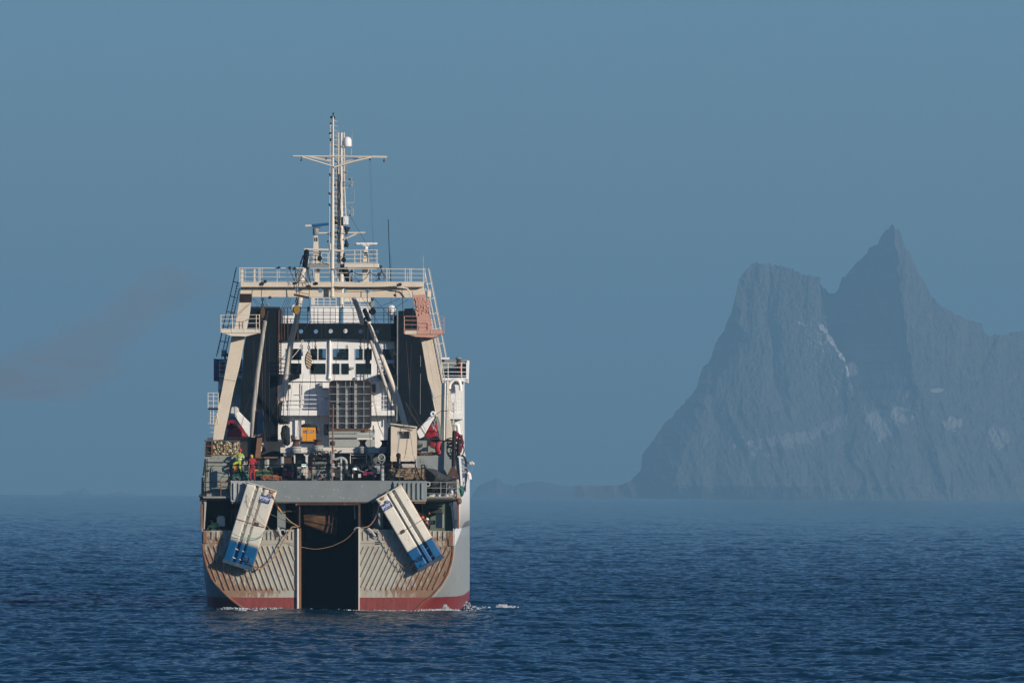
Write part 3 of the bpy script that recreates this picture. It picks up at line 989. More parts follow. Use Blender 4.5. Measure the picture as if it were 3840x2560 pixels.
def build_ramp():
    # side walls of the ramp well, running forward from the transom
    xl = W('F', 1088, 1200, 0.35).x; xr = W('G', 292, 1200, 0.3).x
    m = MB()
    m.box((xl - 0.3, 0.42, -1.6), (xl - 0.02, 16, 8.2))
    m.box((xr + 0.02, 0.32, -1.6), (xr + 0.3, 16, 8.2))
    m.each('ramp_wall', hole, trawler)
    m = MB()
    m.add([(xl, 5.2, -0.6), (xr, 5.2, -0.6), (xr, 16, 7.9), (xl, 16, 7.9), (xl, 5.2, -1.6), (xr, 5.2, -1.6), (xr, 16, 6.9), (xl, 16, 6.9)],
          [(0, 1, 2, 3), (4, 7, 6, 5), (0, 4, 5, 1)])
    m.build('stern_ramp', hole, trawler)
    # rusty bulging net guard hanging at the top of the well
    a = W('S', 530, 110, 1.5); b = W('S', 1442, 110, 1.5); c = W('S', 1400, 890, 1.5); d_ = W('S', 535, 600, 1.5)
    rows = 10; cols = 16
    vs = []; fs = []
    for i in range(rows + 1):
        t = i / rows
        for j in range(cols + 1):
            s = j / cols
            top = a.lerp(b, s); bot = d_.lerp(c, s ** 1.15)
            p = top.lerp(bot, t)
            p.y += 0.5 * s ** 3 + 0.25 * t * t + (0.05 if j in (11, 14) else 0)
            vs.append(p)
    n = cols + 1
    for i in range(rows):
        for j in range(cols):
            fs.append((i * n + j, i * n + j + 1, (i + 1) * n + j + 1, (i + 1) * n + j))
    g = MB().add(vs, fs)
    gm = paint("dimmed_rust", (0.13, 0.068, 0.03), 0.8, var=0.5, rust=0.75, rscale=1.5, rcol=(0.06, 0.028, 0.018), streak=0.3)  # rust colour lowered for the dim light inside the well
    o = g.build('ramp_gate', gm, trawler, smooth=True)
    s_ = o.modifiers.new('plate', 'SOLIDIFY'); s_.thickness = 0.12; s_.offset = 1
    m = MB()
    m.line('S', [(545, 375), (1165, 245)], 1.42, 0.05)
    m.line('S', [(560, 405), (1165, 262)], 1.42, 0.03)
    m.line('S', [(545, 455), (1300, 580)], 1.45, 0.03)
    m.tube([W('S', 1130, 110, 1.5), W('S', 1200, 330, 1.6), W('S', 1190, 600, 1.7), W('S', 1130, 800, 1.75)], 0.07)
    m.build('gate_brace', brown, trawler)
    # header pipe and drooping lashing
    MB().line('S', [(375, 65), (1980, 65)], -0.1, 0.085, 10).build('header_pipe', brown, trawler, smooth=True)
    MB().rect('S', 335, 20, 378, 98, -0.2, 0.25).build('pipe_end', rusty, trawler)
    MB().line('S', [(1860, 110), (1868, 250), (1876, 450)], 0.2, 0.03).build('lashing', white_d, trawler)
build_ramp()

def build_quarter_decks():
    """The open working spaces either side of the ramp, under the stern beam."""
    zf, zc = 5.1, 7.62
    XL = -8.55; XR = 8.6
    xl_in = W('S', 440, 300, 1).x - 0.2; xr_in = W('S', 2000, 300, 1).x + 0.2
    m = MB()      # floors
    m.box((XL, 0.13, zf - 0.1), (xl_in, 6, zf)); m.box((xr_in, 0.13, zf - 0.1), (XR, 6, zf))
    m.each('work_deck', dark, trawler)
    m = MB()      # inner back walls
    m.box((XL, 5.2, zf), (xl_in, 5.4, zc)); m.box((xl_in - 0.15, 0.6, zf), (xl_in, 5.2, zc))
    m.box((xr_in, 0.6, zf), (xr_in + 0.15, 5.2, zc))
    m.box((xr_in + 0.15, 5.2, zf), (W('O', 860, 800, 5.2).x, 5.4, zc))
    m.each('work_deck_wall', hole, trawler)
    m = MB()
    m.box((W('O', 860, 800, 4.2).x + 0.01, 4.2, zf), (8.45, 4.4, zc))
    m.each('work_deck_wall', green_i, trawler)
    # deck above
    m = MB()
    m.box((XL, 0.05, zc), (xl_in, 6, zc + 0.12)); m.box((xr_in, 0.05, zc), (XR, 6, zc + 0.12))
    m.box((xl_in, 1.0, zc + 0.6), (xr_in, 6, zc + 0.72))
    m.each('upper_deck', grey_g, trawler)
    # side frames
    m = MB()
    m.rect('M', 68, 285, 118, 835, 0.1, 0.5)
    m.rect('O', 1655, 520, 1700, 1090, 0.15, 0.4)
    m.each('side_frame', rusty, trawler, bevel=0.02)
    m = MB()
    m.poly('M', [(145, 240), (200, 240), (195, 320), (160, 845), (130, 845), (150, 320)], 0.5, 0.25)
    m.build('vent_post', grey_l, trawler, bevel=0.02)
    m = MB(); m.line('O', [(1530, 560), (1600, 1100)], 0.6, 0.08, 8); m.ball(W('O', 1515, 540, 0.6), 0.14)
    m.build('stay_pipe', white_d, trawler, smooth=True)
    # left cavity fittings
    m = MB(); m.rect('M', 725, 400, 870, 440, 1.5, 0.4); m.rect('M', 735, 440, 775, 660, 1.6, 0.3); m.rect('M', 820, 440, 862, 660, 1.6, 0.3)
    m.each('roller_frame', brown, trawler)
    m = MB(); m.rect('M', 430, 580, 605, 780, 1.2, 0.6); m.rect('M', 455, 550, 585, 578, 1.4, 0.3)
    m.each('control_box', white_d, trawler, bevel=0.02)
    # right cavity: winch blocks, gratings
    m = MB()
    m.rect('O', 1170, 750, 1350, 1080, 1.6, 1.0); m.rect('O', 1160, 735, 1350, 755, 1.5, 1.1)
    m.build('winch_housing', grey_g, trawler, bevel=0.04)
    m = MB()
    m.rect('O', 985, 640, 1305, 735, 3.2, 0.7); m.line('O', [(1000, 950), (1160, 950)], 1.8, 0.14, 10); m.line('O', [(1015, 690), (1015, 1100)], 2.6, 0.10, 8)
    m.rect('O', 1000, 980, 1140, 1000, 2.0, 0.3); m.line('O', [(1030, 880), (790, 735)], 1.6, 0.03)
    m.build('winch', dark, trawler)
    MB().line('O', [(1015, 690), (1015, 900)], 2.4, 0.09, 8).build('hydraulic_pipe', rusty, trawler)
    # columns next to the ramp, left
    m = MB(); m.rect('M', 1760, 240, 1945, 830, 0.9, 0.8)
    m.build('deck_column', grey, trawler, bevel=0.03)
    m = MB(); m.rect('M', 1775, 780, 1935, 815, 0.6, 0.3); m.build('bollard_base', grey, trawler)
    m = MB(); m.line('M', [(1950, 445), (2240, 455)], 0.6, 0.05); m.line('M', [(2150, 250), (2200, 830)], 1.6, 0.05)
    m.build('pipe_rail', brown, trawler)
    m = MB(); m.rect('G', 520, 300, 548, 560, 0.9, 0.4); m.rect('G', 430, 300, 520, 560, 1.6, 0.3)
    m.build('deck_column', grey, trawler)
    m = MB()
    for k in range(7): m.line('G', [(400, 320 + 36 * k), (440, 320 + 36 * k)], 1.2, 0.02)
    m.line('G', [(400, 300), (400, 560)], 1.2, 0.03); m.line('G', [(440, 300), (440, 560)], 1.2, 0.03)
    for k in range(5): m.line('G', [(560, 440 + 30 * k), (605, 440 + 30 * k)], 0.9, 0.02)
    m.line('G', [(560, 430), (560, 575)], 0.9, 0.03); m.line('G', [(605, 430), (605, 575)], 0.9, 0.03)
    m.build('ladder', black_m, trawler)
    # tank or fan half hidden behind the corrugated end
    MB().lathe(W('O', 1020, 595, 4.0), [(0.16, 0.1), (0.18, 0.0), (0.14, -0.05)], 14, 'Y').build('vent_cover', green_i, trawler)
build_quarter_decks()

def build_stern_beam():
    m = MB()
    a = W('F', 500, 60, -0.2); b = W('G', 655, 285, -0.2)
    m.box((a.x, -0.2, b.z), (b.x, 0.9, a.z))
    bm_grey = paint("beam_grey_paint", (0.21, 0.24, 0.245), 0.5, var=0.14, rust=0.08, rscale=1.2, streak=0.06)
    o = m.build('stern_beam', bm_grey, trawler, bevel=0.02)
    m = MB()
    for x in (92, 345, 232, 237):
        pass
    for x, y in ((1105, 1275), (1345, 1278), (1230, 1282)):
        pass
    # scuff marks and welded patches
    sm = paint("chalky_scuff", (0.42, 0.43, 0.42), 0.7, var=0.3)
    random.seed(5)
    for k in range(26):
        x = random.uniform(1010, 1400); y = random.choice([random.uniform(1815, 1842), random.uniform(1856, 1872)])
        n = 7; r_ = random.uniform(0.8, 2.6)
        m.poly('X', [(x + r_ * 1.7 * math.cos(2 * math.pi * q / n) * random.uniform(.6, 1.1), y + r_ * math.sin(2 * math.pi * q / n) * random.uniform(.5, 1.1)) for q in range(n)], -0.206, 0.005)
    m.each('scuff', sm, o)
    MB().box((a.x, -0.26, b.z - 0.07), (b.x, 0.3, b.z - 0.002)).build('beam_flange', brown, o)
    # corrugated ends
    def corr(z, x0, x1, y0, y1, ribs):
        m = MB()
        m.prism([W(z, x, y, -0.28) for x, y in rrect(x0, y0, x1, y1, 14)], 1.0)
        q = m.build('beam_end', grey_l if z == 'F' else grey, o, bevel=0.02)
        m = MB()
        for x in ribs: bar(m, z, (x, y0 + 18), (x, y1 - 18), -0.281, 0.13, 0.11)
        m.build('rib', grey_l if z == 'F' else grey, o)
    corr('F', 350, 503, 62, 283, (383, 436, 487))
    corr('G', 652, 1008, 62, 280, (668, 715, 764, 812, 860, 910, 958))
    MB().rect('G', 880, 282, 995, 300, -0.2, 0.5).rect('F', 360, 286, 500, 303, -0.2, 0.5).each('beam_foot', rusty, o)
    m = MB(); m.ring(W('G', 1020, 97, -0.1), 0.14, 0.05, 14, 6); m.build('lug', grey_l, o)
build_stern_beam()
# ------------------------------------------------------------------ gantry
def build_gantry():
    G = 9.0
    g = MB()
    x0 = W('B', 447, 310, G).x; x1 = W('C', 1095, 318, G).x
    a = W('B', 447, 310, G); b = W('C', 1095, 366, G)
    g.box((a.x, G - 0.5, b.z), (b.x, G + 1.3, a.z))
    gantry = g.build('gantry', beige, trawler, bevel=0.02)
    # web with lightening holes
    m = MB()
    top = W('B', 590, 362, G).z - 0.0
    hs = []
    for z, x, y in (('B', 1110, 400), ('B', 1383, 408), ('C', 157, 408), ('C', 432, 412)):
        c = W(z, x, y, G)
        hs.append([c + Vector((math.cos(2 * math.pi * k / 16) * 0.15, 0, math.sin(2 * math.pi * k / 16) * 0.15)) for k in range(16)])
    p = [W('B', 585, 358, G), W('C', 948, 372, G), W('C', 966, 488, G), W('B', 583, 480, G)]
    p[0].z = p[1].z = b.z - 0.004
    m.prism(p, 0.35, hs)
    m.build('web', beige, gantry)
    # legs
    L = [(447, 360), (592, 360), (565, 545), (545, 690), (500, 905), (430, 1290), (360, 1568), (300, 1860), (235, 2160), (120, 2160), (135, 2010), (225, 1568), (255, 1400), (330, 1000), (345, 905), (370, 860), (425, 535)]
    pts = [W('B', x, y, G) for x, y in L]
    pts[0].z = pts[1].z = b.z - 0.003
    leg = MB().prism(pts, 1.2).build('leg', beige, gantry, bevel=0.02)
    m = MB().rect('B', 436, 443, 575, 545, G - 0.03, 0.05)
    lv = m.build('louvre', black_m, leg)
    m = MB()
    for k in range(9): m.line('B', [(438 - k * 0.8, 452 + k * 10.8), (573 - k * 1.5, 455 + k * 10.8)], G - 0.05, 0.014)
    m.build('slat_or_light_bar', brown, leg)
    MB().line('B', [(245, 1448), (388, 1470)], G - 0.004, 0.012).build('weld', rusty, leg)
    Rr = [(945, 370), (1095, 370), (1110, 450), (1160, 700), (1210, 930), (1255, 1185), (1318, 1480), (1345, 1620), (1400, 1900), (1450, 2160), (1335, 2160), (1285, 1980), (1195, 1620), (1140, 1450), (1075, 1060), (1050, 930), (1005, 700), (970, 470)]
    pts = [W('C', x, y, G) for x, y in Rr]
    pts[0].z = pts[1].z = b.z - 0.003
    leg2 = MB().prism(pts, 1.2).build('leg', beige, gantry, bevel=0.02)
    MB().line('C', [(1085, 1095), (1225, 1080)], G - 0.004, 0.012).line('C', [(1120, 960), (1225, 1568)], G - 0.004, 0.01).line('C', [(1175, 960), (1290, 1568)], G - 0.004, 0.01).build('weld', white_d, leg2)
    # primer over part of the starboard leg, with thick peeling lumps
    m = MB().poly('C', [(964, 462), (1108, 448), (1162, 700), (1214, 955), (1160, 985), (1100, 985), (1064, 1000), (1050, 930), (1007, 700)], G - 0.03, 0.02)
    random.seed(9)
    for k in range(120):
        t = random.random()
        y = 500 + 190 * t * (0.4 + 0.6 * random.random())
        x = 985 + (y - 480) * 0.20 + random.random() * 165
        if x > 1165: continue
        c = W('C', x, y, G - 0.05)
        m.ball(c, random.uniform(0.04, 0.10), 0.06, random.uniform(0.04, 0.13), 6, 4, jit=0.2)
    m.build('primer', pink, leg2)
    # platforms
    def platform(z, pts, rim, mat, drip):
        m = MB()
        x0, x1, y0, y1 = rim
        A = W(z, x0, y0, G - 1.1); B_ = W(z, x1, y1, G - 1.1)
        m.box((A.x, G - 1.1, B_.z), (B_.x, G + 0.6, A.z))
        m.prism([W(z, x, y, G - 1.05) for x, y in drip], 0.9)
        return m.build('platform', mat, gantry, bevel=0.02)
    pf = platform('B', None, (218, 670, 860, 905), beige2, [(240, 907), (655, 907), (510, 945), (330, 940)])
    rails('B', 208, 695, 672, 690, (45, 98, 160), (0.01, 0.3, 0.61, 0.91, 0.99), G - 1.1, 0.02, 0.03, 200).build('railing', beige2, pf)
    m = MB()
    m.tube([W('B', 208, 695, G - 1.1), W('B', 230, 700, G + 0.6)], 0.03); m.tube([W('B', 672, 690, G - 1.1), W('B', 660, 700, G + 0.6)], 0.03)
    m.build('railing', beige2, pf)
    pf2 = platform('C', None, (875, 1332, 875, 920), pink, [(900, 922), (1300, 922), (1200, 960), (1000, 950)])
    rails('C', 865, 708, 1335, 712, (48, 98, 155), (0.0, 0.33, 0.67, 0.99), G - 1.1, 0.02, 0.03, 205).build('railing', pink, pf2)
    MB().rect('C', 874, 876, 1012, 919, G - 1.104, 0.003).build('rim_paint', beige, pf2)
    # railings along the top
    tr = MB()
    for zc_, xs_ in (('B', (435, 465, 610, 660, 675, 875, 1090, 1305)), ('C', (225, 443, 660, 875, 930, 948, 1090, 1108))):
        for x in xs_: tr.line(zc_, [(x, 142), (x, 345 if x in (610, 875, 660, 443, 225) else 310)], G - 0.45, 0.025)
    for yB, yC, rr in ((140, 155, 0.028), (190, 205, 0.015), (243, 253, 0.015), (298, 305, 0.015)):
        tr.line('B', [(430, yB), (1505, yB + 3)], G - 0.45, rr); tr.line('C', [(0, yB + 5), (1108, yC)], G - 0.45, rr)
        tr.line('B', [(430, yB), (480, yB)], G + 1.2, rr); tr.line('B', [(480, yB + 2), (1505, yB + 5)], G + 1.25, rr * 0.8)
        tr.line('C', [(0, yB + 7), (1100, yC + 2)], G + 1.25, rr * 0.8)
    for x in (500, 700, 900, 1120, 1330): tr.line('B', [(x, 145), (x, 305)], G + 1.25, 0.016)
    for x in (60, 270, 480, 690, 900): tr.line('C', [(x, 152), (x, 312)], G + 1.25, 0.016)
    tr.build('railing', beige2, gantry)
    m = MB()
    m.rect('B', 448, 142, 480, 306, G - 0.3, 0.06); m.rect('B', 600, 142, 622, 306, G - 0.3, 0.06)
    m.each('post_plate', beige, gantry)
    # raking caged ladders down the outside of the legs
    for z, mat, ls, rungs in (('B', black_m, [((398, 130), (162, 1178)), ((412, 300), (222, 1180)), ((432, 380), (262, 1180)), ((385, 160), (180, 1150))], [(350, 298, 425, 318), (318, 468, 395, 492), (278, 648, 365, 672), (240, 825, 300, 842), (205, 998, 290, 1015)]),
                              ('C', beige2, [((1148, 145), (1355, 1190)), ((1110, 200), (1305, 1185)), ((1115, 380), (1268, 1190)), ((1165, 160), (1365, 1180))], [(1118, 332, 1195, 318), (1150, 505, 1230, 493), (1190, 682, 1268, 668), (1215, 860, 1305, 845), (1240, 1040, 1335, 1022), (1140, 400, 1180, 395)])):
        m = MB()
        for i, (p, q) in enumerate(ls): m.line(z, [p, q], G + (0.3 if i % 2 else 0.9), 0.032 if i < 3 else 0.010)
        for x0_, y0_, x1_, y1_ in rungs: m.line(z, [(x0_, y0_), (x1_, y1_)], G + 0.6, 0.03)
        p, q = ls[1]; p2, q2 = ls[2]
        for k in range(26):
            t = (k + 0.5) / 26
            m.line(z, [(p[0] + (q[0] - p[0]) * t, p[1] + (q[1] - p[1]) * t), (p2[0] + (q2[0] - p2[0]) * t, p[1] + (q[1] - p[1]) * t)], G + 0.7, 0.015)
        m.build('caged_ladder', mat, gantry)
    m = MB()     # inner ladder down the starboard leg
    for k in range(46):
        y = 960 + k * 11.5
        x = 1222 + (y - 960) * 0.195
        m.line('C', [(x, y), (x + 26, y)], G - 0.1, 0.014)
    m.line('C', [(1220, 950), (1325, 1490)], G - 0.1, 0.025); m.line('C', [(1248, 950), (1350, 1490)], G - 0.1, 0.025)
    m.build('ladder', beige2, gantry)
    # left outboard cage ladder
    m = MB()
    for x in (125, 190, 245): m.line('D', [(x, 228), (x, 415)], G, 0.025)
    for y in (228, 270, 320, 378, 412): m.line('D', [(125, y), (248, y)], G, 0.025)
    m.line('D', [(155, 415), (150, 590)], G, 0.025); m.line('D', [(190, 240), (188, 590)], G, 0.03); m.line('D', [(228, 470), (245, 592)], G, 0.03)
    for y in (470, 500, 540, 588, 637, 692): m.line('D', [(150, y), (225, y)], G, 0.018)
    m.line('D', [(120, 588), (255, 596)], G, 0.02)
    m.build('caged_ladder', beige2, gantry)
    MB().rect('D', 130, 405, 245, 425, G - 0.1, 1.0).build('platform', black_m, gantry)
    # rigging lugs and cabling along the top
    random.seed(21)
    m = MB()
    for z, x, y in (('B', 700, 320), ('B', 735, 295), ('B', 790, 490), ('C', 750, 460), ('B', 1095, 320), ('B', 1250, 350), ('C', 820, 330), ('C', 590, 130), ('C', 255, 180), ('B', 900, 130), ('B', 1020, 140), ('B', 1075, 145), ('C', 565, 215), ('B', 1240, 140), ('B', 1340, 320), ('C', 575, 270)):
        for k in range(3):
            m.ball(W(z, x + random.uniform(-9, 9), y + random.uniform(-8, 8), G - 0.6), random.uniform(0.05, 0.11), n=6, m=4, jit=0.3)
    for z, a_, b_, sag in (('C', (30, 360), (830, 350), 16), ('C', (250, 180), (470, 190), 40), ('C', (450, 180), (600, 160), 60), ('C', (590, 150), (650, 260), 10), ('C', (600, 150), (560, 250), 20), ('B', (1020, 145), (1080, 300), 40), ('B', (735, 300), (690, 480), -30), ('B', (1100, 150), (1250, 330), -20),
                           ('B', (1240, 150), (1100, 330), 10), ('B', (1100, 330), (1100, 460), 8), ('B', (1250, 350), (1250, 490), 6), ('B', (1110, 150), (1130, 300), 20), ('B', (1220, 150), (1260, 300), -12), ('C', (450, 190), (330, 290), 30), ('B', (1300, 180), (1310, 300), -30), ('C', (570, 220), (520, 300), 18)):
        pts = [W(z, a_[0] + (b_[0] - a_[0]) * t + sag * 0.4 * math.sin(math.pi * t), a_[1] + (b_[1] - a_[1]) * t + sag * math.sin(math.pi * t), G - 0.65) for t in np.linspace(0, 1, 9)]
        m.tube(pts, 0.022, 4)
    m.build('cabling', dark, gantry)
    # grating hung beside the web
    m = MB()
    m.line('B', [(1072, 455), (1252, 492)], G - 0.8, 0.09); m.build('hanging_bar', brown, gantry)
    m = MB()
    m.line('B', [(1105, 290), (1250, 300)], G - 0.75, 0.02); m.line('B', [(1130, 425), (1240, 450)], G - 0.75, 0.02)
    m.line('B', [(1120, 300), (1130, 430)], G - 0.75, 0.02)
    m.build('cabling', brown, gantry)
    # conduit bend at the starboard knee
    MB().tube(curve_pts([W('C', 780, 365, G - 0.55), W('C', 880, 378, G - 0.55), W('C', 915, 400, G - 0.5), W('C', 945, 480, G - 0.4)]), 0.05, 6).build('conduit', beige2, gantry, smooth=True)
    MB().rect('C', 1140, 410, 1180, 480, G + 0.6, 0.3).each('lamp_box', beige2, gantry)
build_gantry()

# ------------------------------------------------------------------ funnels and the black bridge between them
def build_funnels():
    D_ = 24.9
    m = MB()
    f1 = MB().prism([W('B', 575, 605, D_), W('B', 900, 608, D_), W('B', 888, 1568, D_), W('D', 942, 930, D_), W('D', 480, 930, D_), W('D', 505, 430, D_), W('B', 462, 1568, D_), W('B', 480, 1100, D_), W('B', 560, 660, D_)], 5.0).build('funnel', black, trawler, bevel=0.04)
    rails('B', 570, 598, 905, 602, (15,), (0, .2, .4, .6, .8, 1), D_ + 0.3, 0.03, 0.03, 30).build('railing', black_m, f1)
    MB().line('B', [(765, 545), (765, 600)], D_ + 1, 0.02).ball(W('B', 765, 570, D_ + 1), 0.1).build('vent', grey, f1)
    f2 = MB().prism([W('C', 785, 645, D_), W('C', 868, 642, D_), W('C', 868, 618, D_), W('C', 970, 612, D_), W('C', 1005, 700, D_), W('C', 1075, 1060, D_), W('C', 1140, 1450, D_), W('E', 1195, 330, D_), W('E', 1288, 800, D_), W('E', 780, 900, D_)], 5.0).build('funnel', black, trawler, bevel=0.04)
    MB().line('E', [(1057, 0), (1054, 160), (1052, 480)], D_ - 0.03, 0.014).line('C', [(1058, 1170), (1057, 1300)], D_ - 0.03, 0.014).build('weld', grey_l, f2)
    MB().line('C', [(785, 640), (782, 1568)], D_ - 0.05, 0.05).line('E', [(780, 0), (776, 560)], D_ - 0.05, 0.05).build('edge_bar', grey, f2)
    MB().line('B', [(893, 640), (883, 1568)], D_ - 0.05, 0.05).line('D', [(945, 20), (940, 900)], D_ - 0.05, 0.05).build('edge_bar', brown, f1)
    m = MB()
    for i, x in enumerate((700, 760)): m.line('B', [(x + 5, 640), (x - 20, 760)], D_ - 0.2, 0.12, 8)
    m.each('boom_head', black_m, f1)
    # bridge with portholes
    hs = []
    for z, x, y in (('B', 1155, 885), ('B', 1330, 885), ('B', 1503, 882), ('C', 172, 880), ('C', 350, 885), ('C', 540, 888)):
        c = W(z, x, y, D_ + 0.3)
        hs.append([c + Vector((math.cos(2 * math.pi * k / 16) * 0.158, 0, math.sin(2 * math.pi * k / 16) * 0.158)) for k in range(16)])
    pts = [W('B', 894, 790, D_ + .3), W('B', 1568, 790, D_ + .3), W('C', 740, 792, D_ + .3), W('C', 742, 700, D_ + .3), W('C', 786, 695, D_ + .3), W('C', 786, 1003, D_ + .3), W('C', 600, 993, D_ + .3), W('C', 200, 972, D_ + .3), W('B', 1568, 970, D_ + .3), W('B', 1200, 978, D_ + .3), W('B', 894, 996, D_ + .3)]
    br = MB().prism(pts, 0.9, hs).build('funnel_bridge', black, trawler)
    m = MB()
    for y in (605, 660, 688, 738): 
        m.line('B', [(905, y), (1568, y + 5)], D_ + 0.5, 0.02); m.line('C', [(60, y + 6), (785, y + 6)], D_ + 0.5, 0.02)
    for x in (945, 998, 1100, 1235, 1310, 1355, 1420, 1500): m.line('B', [(x, 605), (x - 2, 790)], D_ + 0.5, 0.022)
    for x in (60, 120, 265, 450, 520, 625, 680, 700, 750): m.line('C', [(x, 610), (x, 790)], D_ + 0.5, 0.022)
    m.rect('B', 1228, 595, 1258, 650, D_ + 0.2, 0.2)
    m.build('railing', black_m, br)
    m = MB()   # vertical guide bars and ladder in the left corner
    for x in (905, 930, 960, 1000, 1120): m.line('B', [(x, 620), (x, 985)], D_ + 0.2, 0.03)
    m.line('B', [(1395, 795), (1395, 965)], D_ + 0.28, 0.012); m.line('B', [(1440, 795), (1440, 965)], D_ + 0.28, 0.012)
    m.each('guide_bar', brown, br)
    # ladders inboard of each funnel
    for z, xa, xb, y0, y1 in (('H', 60, 92, 145, 660), ('H', 1768, 1795, 160, 660)):
        m = MB()
        m.line(z, [(xa, y0), (xa, y1)], D_ + 0.5, 0.04); m.line(z, [(xb, y0), (xb, y1)], D_ + 0.5, 0.04)
        for k in range(13):
            y = y0 + (y1 - y0) * (k + .5) / 13
            m.line(z, [(xa, y), (xb, y)], D_ + 0.5, 0.03)
        m.build('ladder', black_m, br)
    # bracket balconies
    for pts, rl in (([(50, 640), (362, 638), (362, 690), (50, 800)], (60, 420, 355, 425)), ([(1503, 640), (1800, 640), (1800, 820), (1503, 690)], (1510, 422, 1620, 422))):
        bal = MB().prism([W('H', x, y, D_ - 0.6) for x, y in pts], 1.6).build('balcony', black, trawler)
        z0 = rl
        rails('H', z0[0], z0[1], z0[2], z0[3], (60, 122, 185), (0, .6, 1), D_ - 0.6, 0.035, 0.035, 216).build('railing', black_m, bal)
build_funnels()

# ------------------------------------------------------------------ superstructure
pane_m = new_mat("window_glass")
def _pane():
    nt = pane_m.node_tree
    nt.nodes.clear()
    o = nt.nodes.new('ShaderNodeOutputMaterial'); t = nt.nodes.new('ShaderNodeBsdfTransparent'); t.inputs[0].default_value = (0.72, 0.8, 0.84, 1)
    g = nt.nodes.new('ShaderNodeBsdfGlossy'); g.inputs['Roughness'].default_value = 0.03
    mx = nt.nodes.new('ShaderNodeMixShader'); mx.inputs[0].default_value = 0.06
    nt.links.new(t.outputs[0], mx.inputs[1]); nt.links.new(g.outputs[0], mx.inputs[2]); nt.links.new(mx.outputs[0], o.inputs['Surface'])
_pane()

